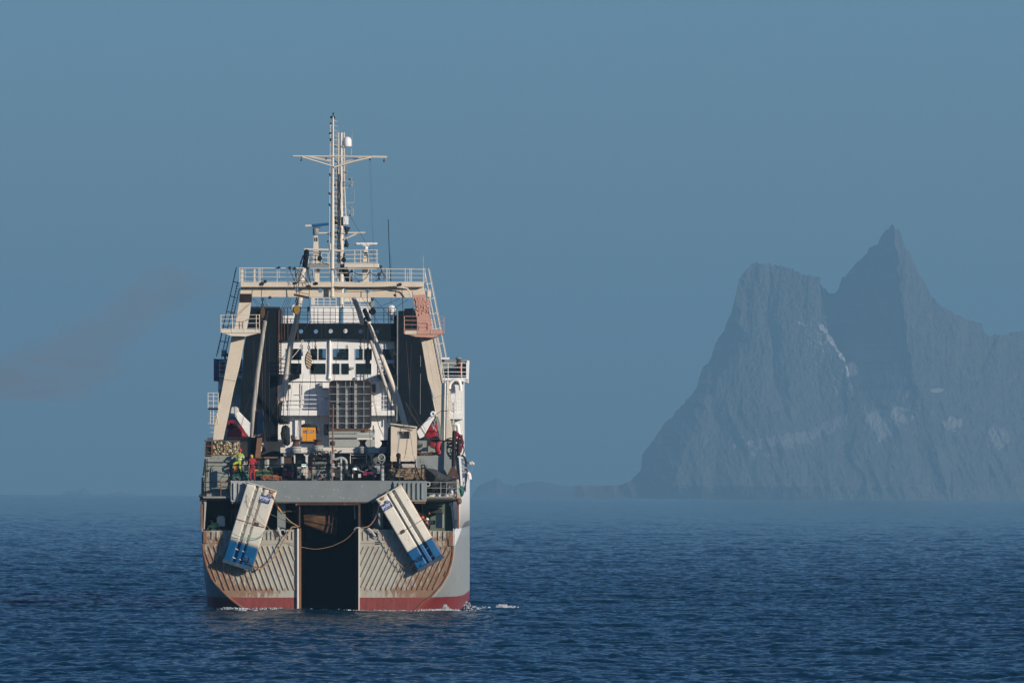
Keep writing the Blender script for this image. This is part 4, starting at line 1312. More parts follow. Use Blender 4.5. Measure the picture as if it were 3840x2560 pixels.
def build_super():
    D1 = 25.7
    # wheelhouse aft wall with window openings
    up = [(165, 262, 395, 430), (520, 262, 628, 430), (642, 262, 757, 430), (855, 262, 1088, 432), (1182, 264, 1297, 430), (1312, 264, 1430, 430), (1582, 268, 1768, 430)]
    lo = [(240, 478, 395, 640), (520, 478, 750, 640), (845, 478, 956, 642), (975, 478, 1092, 642), (1190, 478, 1422, 642), (1658, 478, 1772, 640)]
    holes = [rrect(*w, 16, 2) for w in up + lo]
    wh = MB().poly('H', [(0, 112), (1860, 112), (1860, 736), (0, 736)], D1, 0.18, holes).build('wheelhouse', white, trawler)
    for w in up + lo:
        fm = MB()
        x0, y0, x1, y1 = w
        for (a, b, c, d) in ((x0 - 4, y0 - 4, x1 + 4, y0 + 1), (x0 - 4, y1 - 1, x1 + 4, y1 + 5), (x0 - 4, y0 + 1, x0 + 1, y1 - 1), (x1 - 1, y0 + 1, x1 + 4, y1 - 1)):
            fm.rect('H', a, b, c, d, D1 - 0.03, 0.029)
        wf = fm.build('window', white, wh)
        MB().rect('H', x0, y0, x1, y1, D1 + 0.09, 0.01).build('pane', pane_m, wf)
    # inside of the wheelhouse: side walls, floor between rows, forward wall with its own windows
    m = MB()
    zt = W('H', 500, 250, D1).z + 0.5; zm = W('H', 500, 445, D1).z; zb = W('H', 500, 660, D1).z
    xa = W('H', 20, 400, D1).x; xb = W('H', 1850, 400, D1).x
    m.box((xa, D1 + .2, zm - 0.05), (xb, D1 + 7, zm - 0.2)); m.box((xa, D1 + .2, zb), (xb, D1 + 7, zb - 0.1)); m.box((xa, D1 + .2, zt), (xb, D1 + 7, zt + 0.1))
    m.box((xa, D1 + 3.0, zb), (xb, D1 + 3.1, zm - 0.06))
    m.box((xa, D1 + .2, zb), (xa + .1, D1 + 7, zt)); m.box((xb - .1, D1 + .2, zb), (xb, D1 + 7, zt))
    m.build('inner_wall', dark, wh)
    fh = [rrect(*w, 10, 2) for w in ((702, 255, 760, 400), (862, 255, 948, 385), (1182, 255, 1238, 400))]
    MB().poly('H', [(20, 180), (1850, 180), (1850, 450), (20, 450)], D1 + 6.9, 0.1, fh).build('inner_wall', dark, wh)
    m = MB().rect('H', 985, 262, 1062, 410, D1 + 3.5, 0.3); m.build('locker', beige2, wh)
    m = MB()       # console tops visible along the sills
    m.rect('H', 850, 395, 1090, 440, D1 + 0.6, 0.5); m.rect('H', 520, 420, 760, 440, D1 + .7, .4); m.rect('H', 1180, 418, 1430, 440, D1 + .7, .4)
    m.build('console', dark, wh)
    # roof edge and the upper house
    m = MB(); m.rect('H', -200, 98, 2000, 111, D1 - 0.1, 8.5); m.build('roof', white, trawler)
    m = MB()
    m.rect('B', 945, 700, 1070, 800, D1 + 1.5, 3)
    m.rect('B', 1270, 590, 1568, 800, D1 + 2, 5); m.rect('B', 1490, 800.5, 1568, 968, D1 + 2.2, 4); m.rect('C', 65, 800.5, 600, 968, D1 + 2.3, 4)
    m.rect('C', -160, 590, 95, 800, D1 + 2.1, 4); m.rect('C', 150, 590, 460, 800, D1 + 2.1, 4)
    m.each('upper_house', white, trawler)
    MB().rect('B', 1275, 490, 1320, 575, D1 + 1.8, .6).build('locker', beige2, trawler)
    MB().rect('C', 160, 490, 470, 540, D1 + 5.0, .3).build('locker', beige2, trawler)
    rails('B', 1280, 490, 1568, 492, (40, 75), (0, .25, .5, .75, 1), D1 + 2, 0.03, 0.03, 90).build('railing', beige2, trawler)
    rails('C', 150, 490, 470, 490, (45, 80), (0, .3, .6, .99), D1 + 2, 0.03, 0.03, 90).build('railing', beige2, trawler)
    rails('B', 940, 770, 1240, 775, (20,), (0, .3, .6, 1), D1 + 1.2, 0.02, 0.02, 22).build('railing', white, trawler)
    # satellite domes
    for z, x, y, r_ in (('B', 1072, 615, 0.27), ('C', 712, 625, 0.31), ('C', 1080 - 400, 1000, 0)):
        if r_ == 0: continue
        c = W(z, x, y, D1 + 3)
        q = MB().ball(c, r_, r_, r_, 20, 12).build('radome', white, trawler, smooth=True)
        MB().lathe(c + Vector((0, 0, -r_ - 0.5)), [(0.09, 0), (0.11, 0.6)], 10).build('pedestal', white, q)
    # down pipe
    m = MB(); m.tube(curve_pts([W('H', 812, 70, D1 - 0.12), W('H', 812, 400, D1 - 0.12), W('H', 808, 620, D1 - 0.12), W('H', 800, 690, D1 - 0.12), W('H', 835, 712, D1 - 0.12)]), 0.075, 8)
    m.build('down_pipe', white, trawler, smooth=True)
    MB().rect('H', 1100, 530, 1165, 560, D1 - 0.3, .3).build('floodlight', grey_l, trawler)
    # house below: walls, doors, deck edge
    D2 = 24.9
    lw = MB().rect('H', -60, 742, 1900, 1170, D2 + 0.9, 0.2).build('deckhouse', white, trawler)
    MB().rect('H', -60, 736, 1900, 742, D1 - 0.12, 0.3).build('ledge', white, lw)
    m = MB(); m.prism([W('H', x, y, D2 + 0.82) for x, y in rrect(375, 765, 515, 1130, 22)], 0.08); dr = m.build('door', white, lw, bevel=0.02)
    MB().prism([W('H', x, y, D2 + 0.76) for x, y in rrect(405, 795, 490, 1095, 10)], 0.05).build('panel', white, dr)
    m = MB()
    for x0, y0, x1, y1 in ((660, 765, 705, 835), (700, 850, 785, 870), (730, 985, 790, 1005), (200, 790, 240, 850), (1180, 680, 1215, 715)): m.rect('H', x0, y0, x1, y1, D2 + 0.6, 0.28)
    m.each('fitting', grey_l, lw)
    MB().prism([W('H', x, y, D2 + 0.85) for x, y in rrect(1428, 785, 1483, 905, 8)], 0.04).build('pane', glass_d, lw)
    dk = MB()
    a = W('H', 85, 1168, 24.8); b = W('H', 1760, 1246, 24.8)
    dk.box((a.x, 24.8, b.z), (b.x, D2 + 0.9, a.z))
    dk.build('boat_deck', white, trawler, bevel=0.02)
    r1 = rails('H', 140, 945, 790, 945, (65, 128, 190), (0.02, .39, .80), 24.85, 0.028, 0.03, 225)
    for q in (0, 65, 128, 190): r1.line('H', [(1425, 958 + q), (1655, 958 + q)], 24.85, 0.028)
    r1.line('H', [(1496, 958), (1496, 1175)], 24.85, 0.03)
    r1.build('railing', white, trawler)
    low = MB().rect('H', -60, 1248, 1900, 1760, D2 + 0.9, 0.2).build('lower_house', white, trawler)
    m = MB()
    for a_ in (300, 395): m.rect('H', a_, 1310, a_ + 50, 1560, D2 + 0.7, 0.15)
    m.prism([W('H', x, y, D2 + 0.75) for x, y in rrect(460, 1290, 560, 1560, 20)], 0.1)
    m.prism([W('H', x, y, D2 + 0.75) for x, y in rrect(1470, 1440, 1560, 1760, 10)], 0.1)
    m.each('door', white, low)
    MB().rect('H', 1440, 1390, 1455, 1560, 24.2, 0.5).rect('H', 720, 1370, 790, 1530, 24.2, 0.5).each('vent_trunk', black_m, trawler)
    # sides of the superstructure seen past the legs
    m = MB()
    m.rect('E', 1395, 60, 1562, 1000, 30, 6)          # starboard side block
    m.build('deckhouse_side', white, trawler, bevel=0.04)
    MB().rect('E', 1395, 470, 1548, 535, 26, 4).build('boat_deck', white, trawler)
    m = MB(); m.prism([W('E', x, y, 26.5) for x, y in rrect(1408, 132, 1520, 460, 40)], 1.2); pod = m.build('raft_pod', white, trawler, bevel=0.05)
    MB().tube(curve_pts([W('E', 1395, 180, 26), W('E', 1405, 120, 26), W('E', 1455, 75, 26), W('E', 1515, 100, 26), W('E', 1530, 200, 26)]), 0.12, 8).build('pod_frame', white, pod, smooth=True)
    rails('E', 1395, 300, 1550, 300, (45, 90, 125), (0.2, .55, .98), 25.9, 0.03, 0.035, 165).build('railing', white, trawler)
    MB().tube(curve_pts([W('E', 1420, 600, 27), W('E', 1480, 600, 27), W('E', 1500, 640, 27), W('E', 1515, 820, 27)]), 0.15, 8).build('boat_cradle', white, trawler, smooth=True)
    MB().rect('X', 862, 1490, 1700, 1770, 30.5, 7.0).build('deckhouse', white, trawler, bevel=0.04)
    # port side block
    m = MB(); m.poly('D', [(245, 30), (525, 60), (525, 930), (200, 930), (250, 300)], 30, 6); m.build('deckhouse_side', white, trawler)
    # bridge wings
    for z, rim, wall, cp, rl, mt in (('C', (1290, 1432, 1615, 1480), (1300, 1215, 1600, 1432), None, (1295, 1255, 1600, 1258), grey),
                                 ('B', (185, 1405, 470, 1440), (140, 1210, 470, 1405), None, (190, 1235, 470, 1238), grey)):
        x0, y0, x1, y1 = rim
        wing = MB().poly(z, [(x0, y0), (x1, y0 - 4), (x1, y1), (x0, y1 - 25)], 27, 3.0).build('bridge_wing', white, trawler, bevel=0.02)
        m = MB().rect(z, wall[0], wall[1], wall[2], wall[3] - 2, 29.6, 0.2); m.build('wing_wall', mt, wing)
        rails(z, *rl, (52, 105, 150), (0.02, .28, .80, .99), 27, 0.024, 0.026, 185).build('railing', white, wing)
    m = MB().poly('C', [(1558, 1440), (1620, 1440), (1620, 1492), (1600, 1485)], 27, 2.5); m.poly('C', [(1600, 1228), (1628, 1225), (1620, 1438), (1602, 1438)], 27.2, 2.5)
    m.rect('C', 1290, 1190, 1395, 1215, 28.5, 0.8)
    m.each('wing_fairing', white, trawler, bevel=0.02)
    m = MB().poly('B', [(130, 1205), (180, 1210), (182, 1470), (130, 1468)], 27.2, 2.5); m.each('wing_fairing', gantry_blue, trawler)
    m = MB().poly('B', [(180, 1440), (250, 1420), (235, 1568), (185, 1568)], 28, 2.5).poly('D', [(245, 30), (300, 30), (250, 290), (245, 290)], 28.2, 2.2); m.each('wing_bracket', white, trawler)
    # grey winter canvas covered searchlight
    c = W('C', 1505, 1185, 27)
    sl = MB().lathe(c + Vector((0, 0, -0.25)), [(0.10, 0.05), (0.24, 0.12), (0.22, 0.18), (0.12, 0.24), (0.03, 0.27)], 14).build('searchlight', grey_g, trawler, smooth=True)
    m = MB(); m.line('C', [(1505, 1205), (1505, 1250)], 27, 0.16, 8); m.poly('C', [(1480, 1240), (1535, 1240), (1530, 1300), (1520, 1430), (1480, 1430), (1485, 1300)], 27.3, 0.6)
    m.build('mount', dark, sl)
    # left wing antennas
    m = MB(); m.ball(W('B', 258, 1130, 28), 0.16); m.ball(W('B', 265, 1160, 28), 0.3, 0.3, 0.15); m.line('B', [(225, 1100), (225, 1200)], 28, 0.03); m.line('B', [(262, 1170), (262, 1240)], 28, 0.08)
    m.build('wing_compass', grey_l, trawler)
build_super()

# ------------------------------------------------------------------ masts
def build_masts():
    G = 8.6
    m = MB()
    m.line('A', [(592, 90), (590, 500)], G, 0.055, 12, 0.07)
    m.line('A', [(590, 500), (588, 1000)], G, 0.07, 12, 0.11)
    m.line('A', [(588, 1000), (585, 1450)], G, 0.122, 14, 0.125)
    m.line('A', [(585, 1450), (585, 1680)], G, 0.125, 14, 0.125)
    mast = m.build('mast', beige2, trawler, smooth=True)
    MB().ball(W('A', 585, 1688, G), 0.16, 0.16, 0.12, 12, 8).build('mast_foot', beige2, mast, smooth=True)
    m = MB(); m.line('A', [(592, 50), (592, 95)], G, 0.03); m.ball(W('A', 592, 65, G), 0.06)
    for k in range(12):
        m.ball(W('A', 592 + random.uniform(-18, 18), random.uniform(85, 110), G), 0.05, n=6, m=4)
    m.build('mast_light', black_m, mast)
    # yard and braces
    y = MB()
    y.line('A', [(235, 441), (1072, 446)], G - 0.1, 0.048, 8)
    yard = y.build('yard', beige2, mast, smooth=True)
    m = MB()
    m.line('A', [(320, 450), (578, 528)], G - 0.1, 0.05, 6); m.line('A', [(940, 450), (780, 485), (600, 538)], G - 0.1, 0.065, 6); m.line('A', [(390, 448), (575, 480)], G - 0.1, 0.04)
    m.line('A', [(360, 445), (575, 490)], G - 0.1, 0.03); m.line('A', [(660, 500), (870, 445)], G + 0.3, 0.04); m.line('A', [(940, 446), (1070, 450)], G - 0.1, 0.075)
    m.build('brace', beige2, yard)
    m = MB()
    for x, yy in ((308, 472), (530, 460), (920, 465), (1045, 480)):
        m.line('A', [(x, 445), (x, yy)], G - 0.1, 0.03); m.ball(W('A', x, yy + 6, G - 0.1), 0.07, n=8, m=6)
    m.each('sheave', brown, yard)
    # steps up the masts
    m = MB()
    for k in range(34):
        yy = 130 + k * 42
        sgn = 1
        m.line('A', [(600, yy), (626, yy), (628, yy + 8)], G, 0.02, 4)
        if k % 2: m.line('A', [(582, yy), (562, yy + 3)], G, 0.02, 4)
    m.line('A', [(566, 150), (560, 800), (556, 1480)], G, 0.022, 4)
    m.each('step', beige2, mast)
    m = MB()
    for x, yy in ((572, 95), (603, 95), (572, 150), (560, 240), (572, 235), (570, 290), (570, 300), (562, 600), (568, 610), (556, 770), (566, 775), (556, 870), (564, 880), (545, 1200)):
        m.ball(W('A', x, yy, G), 0.055, 0.055, 0.075, 8, 6)
    m.each('navigation_light', black_m, mast)
    m = MB()
    for x, yy in ((567, 775), (566, 612)): m.ball(W('A', x, yy, G - 0.1), 0.07)
    m.each('navigation_light', red, mast)
    MB().rect('A', 562, 1220, 574, 1275, G - 0.1, 0.1).rect('A', 594, 1222, 602, 1275, G - 0.1, 0.1).each('junction_box', beige2, mast)
    MB().tube(curve_pts([W('A', 600, 1440, G - .3), W('A', 625, 1440, G - .3), W('A', 636, 1455, G - .3), W('A', 636, 1475, G - .3)]), 0.05, 6).build('vent_bend', steel, mast)

    M2 = 29.0
    m = MB()
    m.line('A', [(665, 232), (665, 500)], M2, 0.078, 12, 0.088); m.line('A', [(664, 500), (664, 860)], M2, 0.088, 12, 0.105); m.line('A', [(664, 860), (665, 1120)], M2, 0.115, 14, 0.14); m.line('A', [(665, 1120), (667, 1800)], M2, 0.155, 14, 0.175)
    mast2 = m.build('mast', beige2, trawler, smooth=True)
    m = MB()
    m.line('A', [(640, 230), (640, 1000), (634, 1568)], M2 - 0.2, 0.045, 6); m.line('A', [(690, 230), (692, 700), (706, 980)], M2, 0.04, 6)
    m.each('cable_pipe', beige2, mast2)
    m = MB()
    m.tube([W('A', 652 + 4 * math.sin(k * 1.3), 600 + k * 32, M2 - 0.3) for k in range(30)], 0.05, 5); m.tube([W('A', 632 + 3 * math.sin(k * 2.1), 500 + k * 36, M2 - 0.35) for k in range(28)], 0.045, 5)
    m.build('cable', dark, mast2)
    m = MB()
    for k in range(48):
        yy = 240 + k * 27
        m.line('A', [(618, yy), (645, yy)], M2 - 0.2, 0.025, 4)
        if k % 2 == 0: m.line('A', [(672, yy), (696, yy + 3)], M2, 0.025, 4)
    m.line('A', [(619, 560), (618, 1000)], M2 - 0.2, 0.025, 4)
    m.each('step', beige2, mast2)
    # dome on its bracket
    c = W('A', 718, 355, M2)
    dome = MB().lathe(c, [(0.29, 0.0), (0.305, 0.06), (0.305, 0.36), (0.28, 0.5), (0.215, 0.61), (0.11, 0.68), (0.02, 0.70)], 22).build('radome', white, mast2, smooth=True)
    MB().rect('A', 676, 350, 718, 360, M2 - .2, .5).build('bracket', beige2, dome)
    m = MB(); m.line('A', [(760, 215), (757, 380)], M2, 0.018, 4); m.line('A', [(754, 378), (751, 435)], M2, 0.04, 5); m.line('A', [(712, 415), (712, 580)], M2, 0.015, 4); m.line('A', [(780, 740), (780, 855)], M2, 0.015, 4)
    m.each('whip_antenna', grey_l, mast2)
    m = MB()
    for a_, b_ in (((605, 357), (676, 357)), ((680, 610), (718, 608)), ((690, 662), (760, 662)), ((690, 735), (745, 705)), ((745, 705), (765, 712)), ((680, 857), (780, 855)), ((605, 855), (660, 855)), ((690, 922), (770, 922)), ((720, 972), (768, 972)), ((770, 905), (768, 972)), ((735, 922), (737, 972)), ((604, 490), (650, 490)), ((606, 580), (660, 580)), ((680, 800), (700, 800)), ((600, 980), (700, 980)), ((765, 662), (762, 712)), ((735, 662), (740, 640))):
        m.line('A', [a_, b_], M2, 0.035, 5)
    m.tube([W('A', 755 + 25 * math.cos(t), 655 - 25 * math.sin(t), M2) for t in np.linspace(0.8, 3.0, 8)], 0.02, 4)
    m.build('bracket', grey_l, mast2)
    m = MB()
    for x, yy in ((685, 518), (712, 582), (752, 645), (748, 698), (754, 905), (752, 962), (612, 350), (660, 490), (690, 700), (605, 700), (690, 675)): m.ball(W('A', x, yy, M2 - .1), 0.07, 0.07, 0.09, 8, 6)
    m.each('mast_lamp', grey, mast2)
    MB().rect('A', 681, 977, 727, 1052, M2 - 0.3, 0.5).build('speaker_box', white, mast2, bevel=0.03)
    m = MB().rect('A', 604, 985, 640, 1048, M2 - 0.1, 0.5); m.build('speaker_box', black_m, mast2)
    # lower yard
    m = MB(); m.line('A', [(465, 1126), (878, 1122)], M2 - 0.2, 0.055, 8); m.line('A', [(800, 1132), (690, 1180)], M2 - .2, 0.06); m.line('A', [(535, 1130), (650, 1180)], M2 - .2, 0.06)
    m.build('yard', beige2, mast2, smooth=True)
    # flying platform with railing
    pf = MB().rect('A', 690, 1397, 997, 1432, M2 - 1.2, 3.0).build('platform', beige2, trawler, bevel=0.03)
    MB().rect('A', 355, 1395, 690, 1432, M2 - 0.9, 2.0).build('platform', grey, trawler)
    rails('A', 695, 1280, 990, 1275, (38, 75, 112), (.3, .48, .97), M2 - 1.2, 0.028, 0.03, 120).build('railing', beige2, pf)
    rails('A', 370, 1300, 565, 1305, (40, 85), (0, .6, .9), M2 - 1.0, 0.03, 0.03, 95).build('railing', beige2, pf)
    m = MB(); m.line('A', [(335, 1270), (560, 1275)], M2 - 1.1, 0.075, 8); m.line('A', [(600, 1280), (690, 1284)], M2 - 1.1, 0.075, 8); m.build('cross_bar', beige2, pf)
    # radars
    for ped, mot, bx, mats in (([(420, 1150), (456, 1150), (468, 1400), (408, 1400)], ('A', 438, 1105), ((345, 1062), (553, 1044)), blue_r), ([(868, 1270), (900, 1270), (912, 1395), (855, 1395)], ('A', 885, 1255), ((780, 1221), (986, 1221)), white)):
        pd = MB().poly('A', ped, M2 - 0.6, 0.5).build('radar_pedestal', beige2, trawler, bevel=0.03)
        x0 = ped[0][0]; x1 = ped[1][0]
        m = MB().rect('A', x0 + 5, ped[0][1] + 15, x0 + 15, ped[0][1] + 50, M2 - 0.62, 0.02) if mats is blue_r else MB().rect('A', x0 + 2, ped[0][1] + 25, x1 - 2, ped[0][1] + 58, M2 - 0.62, 0.02)
        if mats is blue_r: m.rect('A', x1 - 15, ped[0][1] + 15, x1 - 3, ped[0][1] + 50, M2 - 0.62, 0.02)
        m.build('opening', black_m, pd)
        c = W(*mot, M2 - 0.4)
        if mats is blue_r:
            mo = MB().lathe(c + Vector((0, 0, -0.3)), [(0.19, 0), (0.215, 0.05), (0.22, 0.38), (0.2, 0.52), (0.13, 0.58)], 14).build('radar_motor', grey, pd, smooth=True)
            a_ = MB(); p, q = bx
            a_.line('A', [(400, 1060), q], M2 - 0.6, 0.095, 8)
            a_.build('scanner', blue_r, pd, smooth=True)
            MB().line('A', [(345, 1063), (402, 1061)], M2 - 0.6, 0.095, 8).build('scanner_cap', white_d, pd)
            MB().line('A', [(415, 1078), (480, 1074)], M2 - 0.6, 0.05, 6).build('scanner_mount', steel, pd)
        else:
            MB().ball(c, 0.155, 0.155, 0.17, 14, 8).build('radar_motor', white, pd, smooth=True)
            MB().line('A', [(800, 1221), bx[1]], M2 - 0.6, 0.085, 10).build('scanner', white, pd, smooth=True)
            MB().line('A', [(780, 1221), (800, 1221)], M2 - 0.6, 0.09, 10).build('scanner_cap', grey, pd, smooth=True)
            MB().line('A', [(855, 1236), (915, 1236)], M2 - 0.6, 0.05, 6).build('scanner_mount', white, pd)
    # legs of the flying platform
    m = MB(); m.poly('A', [(848, 1435), (908, 1435), (908, 1620), (860, 1620)], M2, 1.2); m.poly('A', [(428, 1435), (472, 1435), (465, 1620), (425, 1620)], M2, 1.0)
    m.each('platform_leg', beige2, trawler, bevel=0.03)
    MB().line('A', [(1082, 1003), (1090, 1250), (1104, 1560)], M2 + 1, 0.028, 5).line('A', [(1104, 1560), (1105, 1700)], M2 + 1, 0.05, 6).each('whip_antenna', black_m, trawler)
    MB().line('C', [(1087, 0), (1087, 150)], 9.2, 0.025, 5).each('whip_antenna', grey_l, trawler)
build_masts()

# ------------------------------------------------------------------ derrick booms
def build_booms():
    b = MB().line('B', [(735, 765, 11), (712, 900, 11.3), (645, 1380, 12.2), (598, 1790, 13), (585, 2120, 13.6)], 0, 0.125, 12, 0.185).build('derrick_boom', boom_grey, trawler, smooth=True)
    b = MB().line('A', [(335, 1430, 14), (300, 1568, 14)], 0, 0.17, 12).build('derrick_boom', beige2, trawler, smooth=True)
    MB().line('B', [(1185, 140, 14), (1150, 480, 14.2), (1100, 780, 14.4), (1040, 990, 17), (985, 1390, 17.5), (960, 1568, 18), (930, 1700, 18)], 0, 0.17, 12, 0.24).build('derrick_boom', beige2, trawler, smooth=True)
    m = MB().line('A', [(356, 1290), (338, 1440)], 14, 0.18, 10); m.line('A', [(300, 1400), (325, 1330), (345, 1310)], 13.8, 0.05); m.ball(W('A', 356, 1292, 14), 0.18)
    m.each('boom_head', black, trawler)
    MB().line('C', [(270, 490, 13), (330, 640, 13.3), (375, 790, 14)], 0, 0.16, 12, 0.18).build('derrick_boom', beige2, trawler, smooth=True)
    MB().line('C', [(470, 995, 17), (530, 1180, 17.4), (660, 1568, 18), (720, 1760, 18)], 0, 0.10, 12, 0.13).build('derrick_boom', boom_grey, trawler, smooth=True)
    MB().line('C', [(440, 760, 10.5), (560, 1080, 10.8), (740, 1540, 11.2), (782, 1650, 11.4), (893, 2050, 11.7)], 0, 0.14, 14, 0.2).build('derrick_boom', beige2, trawler, smooth=True)
    m = MB().line('C', [(400, 640), (455, 770)], 10.5, 0.15, 10, 0.16); m.ball(W('C', 400, 640, 10.5), 0.15, jit=0.1)
    m.line('C', [(405, 720), (395, 760)], 10.4, 0.08); m.ball(W('C', 410, 780, 10.3), 0.12); m.line('C', [(470, 790), (520, 870), (560, 960)], 10.3, 0.04)
    m.line('A', [(690, 1435), (740, 1568)], 13, 0.22, 10)
    m.each('boom_head', black, trawler)
build_booms()
# ------------------------------------------------------------------ deck works
def build_deckworks():
    m = MB(); m.box((-8.6, 3.1, 8.5), (8.8, 40, 8.7)); m.build('main_deck', grey_g, trawler)
    # port quarter house
    pts = [(130, 355), (255, 350), (255, 332), (780, 332), (780, 760), (595, 790), (595, 1120), (78, 1120), (82, 740), (105, 700)]
    h = MB().prism([W('Q', x, y, 2.05) for x, y in pts], 2.4).build('quarter_house', grey_l if False else grey_g, trawler, bevel=0.02)
    m = MB().rect('Q', 190, 432, 640, 446, 1.85, 0.19); m.rect('Q', 190, 510, 600, 516, 1.95, 0.09); m.each('ledge', grey_g, h)
    dr = MB().prism([W('Q', x, y, 1.95) for x, y in rrect(250, 522, 448, 980, 60, 4)], 0.1).build('door', grey_g, h, bevel=0.02)
    MB().prism([W('Q', x, y, 1.90) for x, y in rrect(288, 555, 408, 900, 25)], 0.05).build('panel', grey_g, dr)
    m = MB(); m.rect('Q', 225, 575, 262, 605, 1.80, .1); m.line('Q', [(180, 380), (180, 740)], 1.95, 0.03); m.line('Q', [(150, 390), (110, 700)], 1.85, 0.07)
    m.build('hinge', dark, h)
    # platform with rails on the port quarter
    pf = MB().rect('Q', 130, 1108, 600, 1140, 0.3, 2.8).build('quarter_platform', rusty, trawler)
    MB().rect('Q', 130, 1142, 600, 1165, 0.5, 2.4).build('platform_beam', black_m, trawler)
    m = MB()
    for y in (825, 912, 958, 1012): m.line('Q', [(435, y), (590, y)], 0.35, 0.03)
    for x in (432, 585): m.line('Q', [(x, 805), (x, 1110)], 0.35, 0.04)
    m.build('railing', rusty, pf)
    m = MB()
    for x in (85, 100, 125, 155): m.line('Q', [(x, 738), (x - 8, 1100)], 0.5, 0.035)
    for y in (738, 820, 865, 915, 990, 1060): m.line('Q', [(80, y), (160, y)], 0.5, 0.025)
    m.line('Q', [(100, 820), (430, 820)], 0.5, 0.03); m.line('Q', [(440, 745), (160, 1030)], 0.5, 0.02); m.line('Q', [(120, 915), (430, 915)], 0.5, 0.02)
    m.line('Q', [(600, 590), (430, 745)], 0.5, 0.025); m.line('Q', [(575, 650), (560, 1000)], 0.4, 0.035)
    m.build('railing', black_m, pf)
    random.seed(31)
    m = MB()
    for k in range(14): m.ball(W('Q', random.uniform(55, 135), random.uniform(1050, 1170), 0.4), random.uniform(.06, .13), n=6, m=4, jit=.3)
    m.build('deck_fitting', dark, pf)
    # starboard quarter house
    pts = [(92, 695), (440, 702), (466, 652), (466, 490), (552, 490), (552, 652), (575, 710), (745, 714), (765, 1050), (775, 1345), (92, 1345)]
    h = MB().prism([W('K', x, y, 3.0) for x, y in pts], 2.4).build('quarter_house', grey, trawler, bevel=0.02)
    m = MB(); m.prism([W('K', x, y, 2.94) for x, y in rrect(235, 832, 390, 1200, 50)], 0.06).build('door', grey, h, bevel=0.02)
    MB().poly('K', [(742, 690), (775, 690), (806, 1190), (780, 1196)], 2.8, 1.2).poly('K', [(750, 660), (830, 640), (850, 700), (775, 700)], 9, 1.0).each('edge_plate', white, h)
    pf = MB().rect('K', 252, 1348, 775, 1372, 0.2, 2.8).build('quarter_platform', rusty, trawler)
    m = MB().rect('K', 250, 1374, 740, 1405, 0.6, 2.2); m.build('platform_beam', grey_g, trawler)
    MB().ball(W('K', 750, 1395, 0.1), 0.2, 0.25, 0.22, jit=.08).build('platform_corner', rusty, pf)
    m = MB()
    for y in (1102, 1190, 1277): m.line('K', [(252, y), (735, y + 6)], 0.25, 0.017)
    for x in (466, 560): m.line('K', [(x, 1098), (x - (0 if x < 500 else 14), 1350)], 0.25, 0.022)
    m.build('railing', grey_l, pf)
    m = MB(); m.line('K', [(718, 1060), (730, 1350)], 0.3, 0.04); m.line('K', [(735, 1060), (760, 1350)], 0.3, 0.04); m.build('railing', white_d, pf)
    m = MB(); m.line('K', [(330, 1180), (600, 1070), (735, 1040)], 0.5, 0.03); m.line('K', [(480, 1100), (720, 1060)], 0.6, 0.025); m.build('stay', black_m, pf)
    # dark posts with a flared foot
    q = MB().line('K', [(676, 312), (662, 860)], 2.2, 0.14, 8).build('post', black_m, trawler)
    MB().poly('K', [(640, 850), (672, 850), (750, 1010), (740, 1040), (560, 1000)], 2.1, 0.3).build('post_foot', brown, q)
    MB().line('K', [(745, 460), (740, 700)], 2.6, 0.13, 8).build('post', black_m, trawler)
    MB().line('K', [(330, 462), (740, 468)], 3.4, 0.05).build('rail', black_m, trawler)
    # hoses and lamp cluster over the starboard edge
    m = MB()
    for k in range(6):
        m.tube(curve_pts([W('K', 770 + 9 * k, 690, 3.2 + .1 * k), W('K', 830 + 5 * k, 730 + 5 * k, 3.2), W('K', 845 + 4 * k, 850, 3.2), W('K', 850 + 3 * k, 1050, 3.0), W('K', 845 - 6 * k, 1240, 2.8)]), 0.045, 5)
    m.build('hose', dark, trawler)
    m = MB()
    for k in range(40): m.ball(W('K', random.uniform(795, 860), random.uniform(760, 1250), 3.1), random.uniform(.03, .09), n=5, m=4, jit=.3)
    m.build('hose_clamp', grey_l, trawler)
    q = MB().tube(curve_pts([W('K', 862, 850, 3.2), W('K', 864, 810, 3.2), W('K', 905, 800, 3.2)]), 0.04, 5).build('lamp_arm', black_m, trawler)
    m = MB()
    for k in range(9): m.ball(W('K', random.uniform(915, 972), random.uniform(790, 850), 3.2), random.uniform(.06, .12), n=7, m=5, jit=.2)
    m.build('lamp', white_d, q)
    MB().tube(curve_pts([W('K', 960, 850, 3.2), W('K', 940, 930, 3.2), W('K', 900, 950, 3.2)]), 0.012, 4).build('lead', grey_l, q)
    MB().tube(curve_pts([W('K', 880, 960, 4), W('K', 905, 980, 4), W('K', 920, 1060, 4)]), 0.12, 6).build('roller', white, trawler, smooth=True)
    # stainless exhaust
    MB().line('E', [(1337, 112), (1325, 800)], 4.2, 0.19, 16).build('exhaust_pipe', steel, trawler, smooth=True)
    MB().rect('E', 1365, 88, 1392, 820, 9.5, 1.2).build('leg_bracket', beige, trawler)
    m = MB()
    for x0, x1 in ((1372, 1440),): 
        for k in range(7): m.line('E', [(1372, 560 + 38 * k), (1440, 556 + 38 * k)], 4.5, 0.018)
    m.line('E', [(1388, 240), (1380, 800)], 4.6, 0.025); m.line('E', [(1470, 240), (1440, 600)], 4.6, 0.035); m.line('E', [(1390, 240), (1475, 236)], 4.6, 0.04); m.line('E', [(1390, 430), (1475, 430)], 4.6, 0.05); m.line('E', [(1390, 330), (1475, 330)], 4.6, 0.02)
    m.build('ladder', beige2, trawler)
    # central house under the hatch
    b = MB().rect('J', -330, 332, 872, 560, 23.2, 1.2).build('winch_house', grey_l, trawler, bevel=0.02)
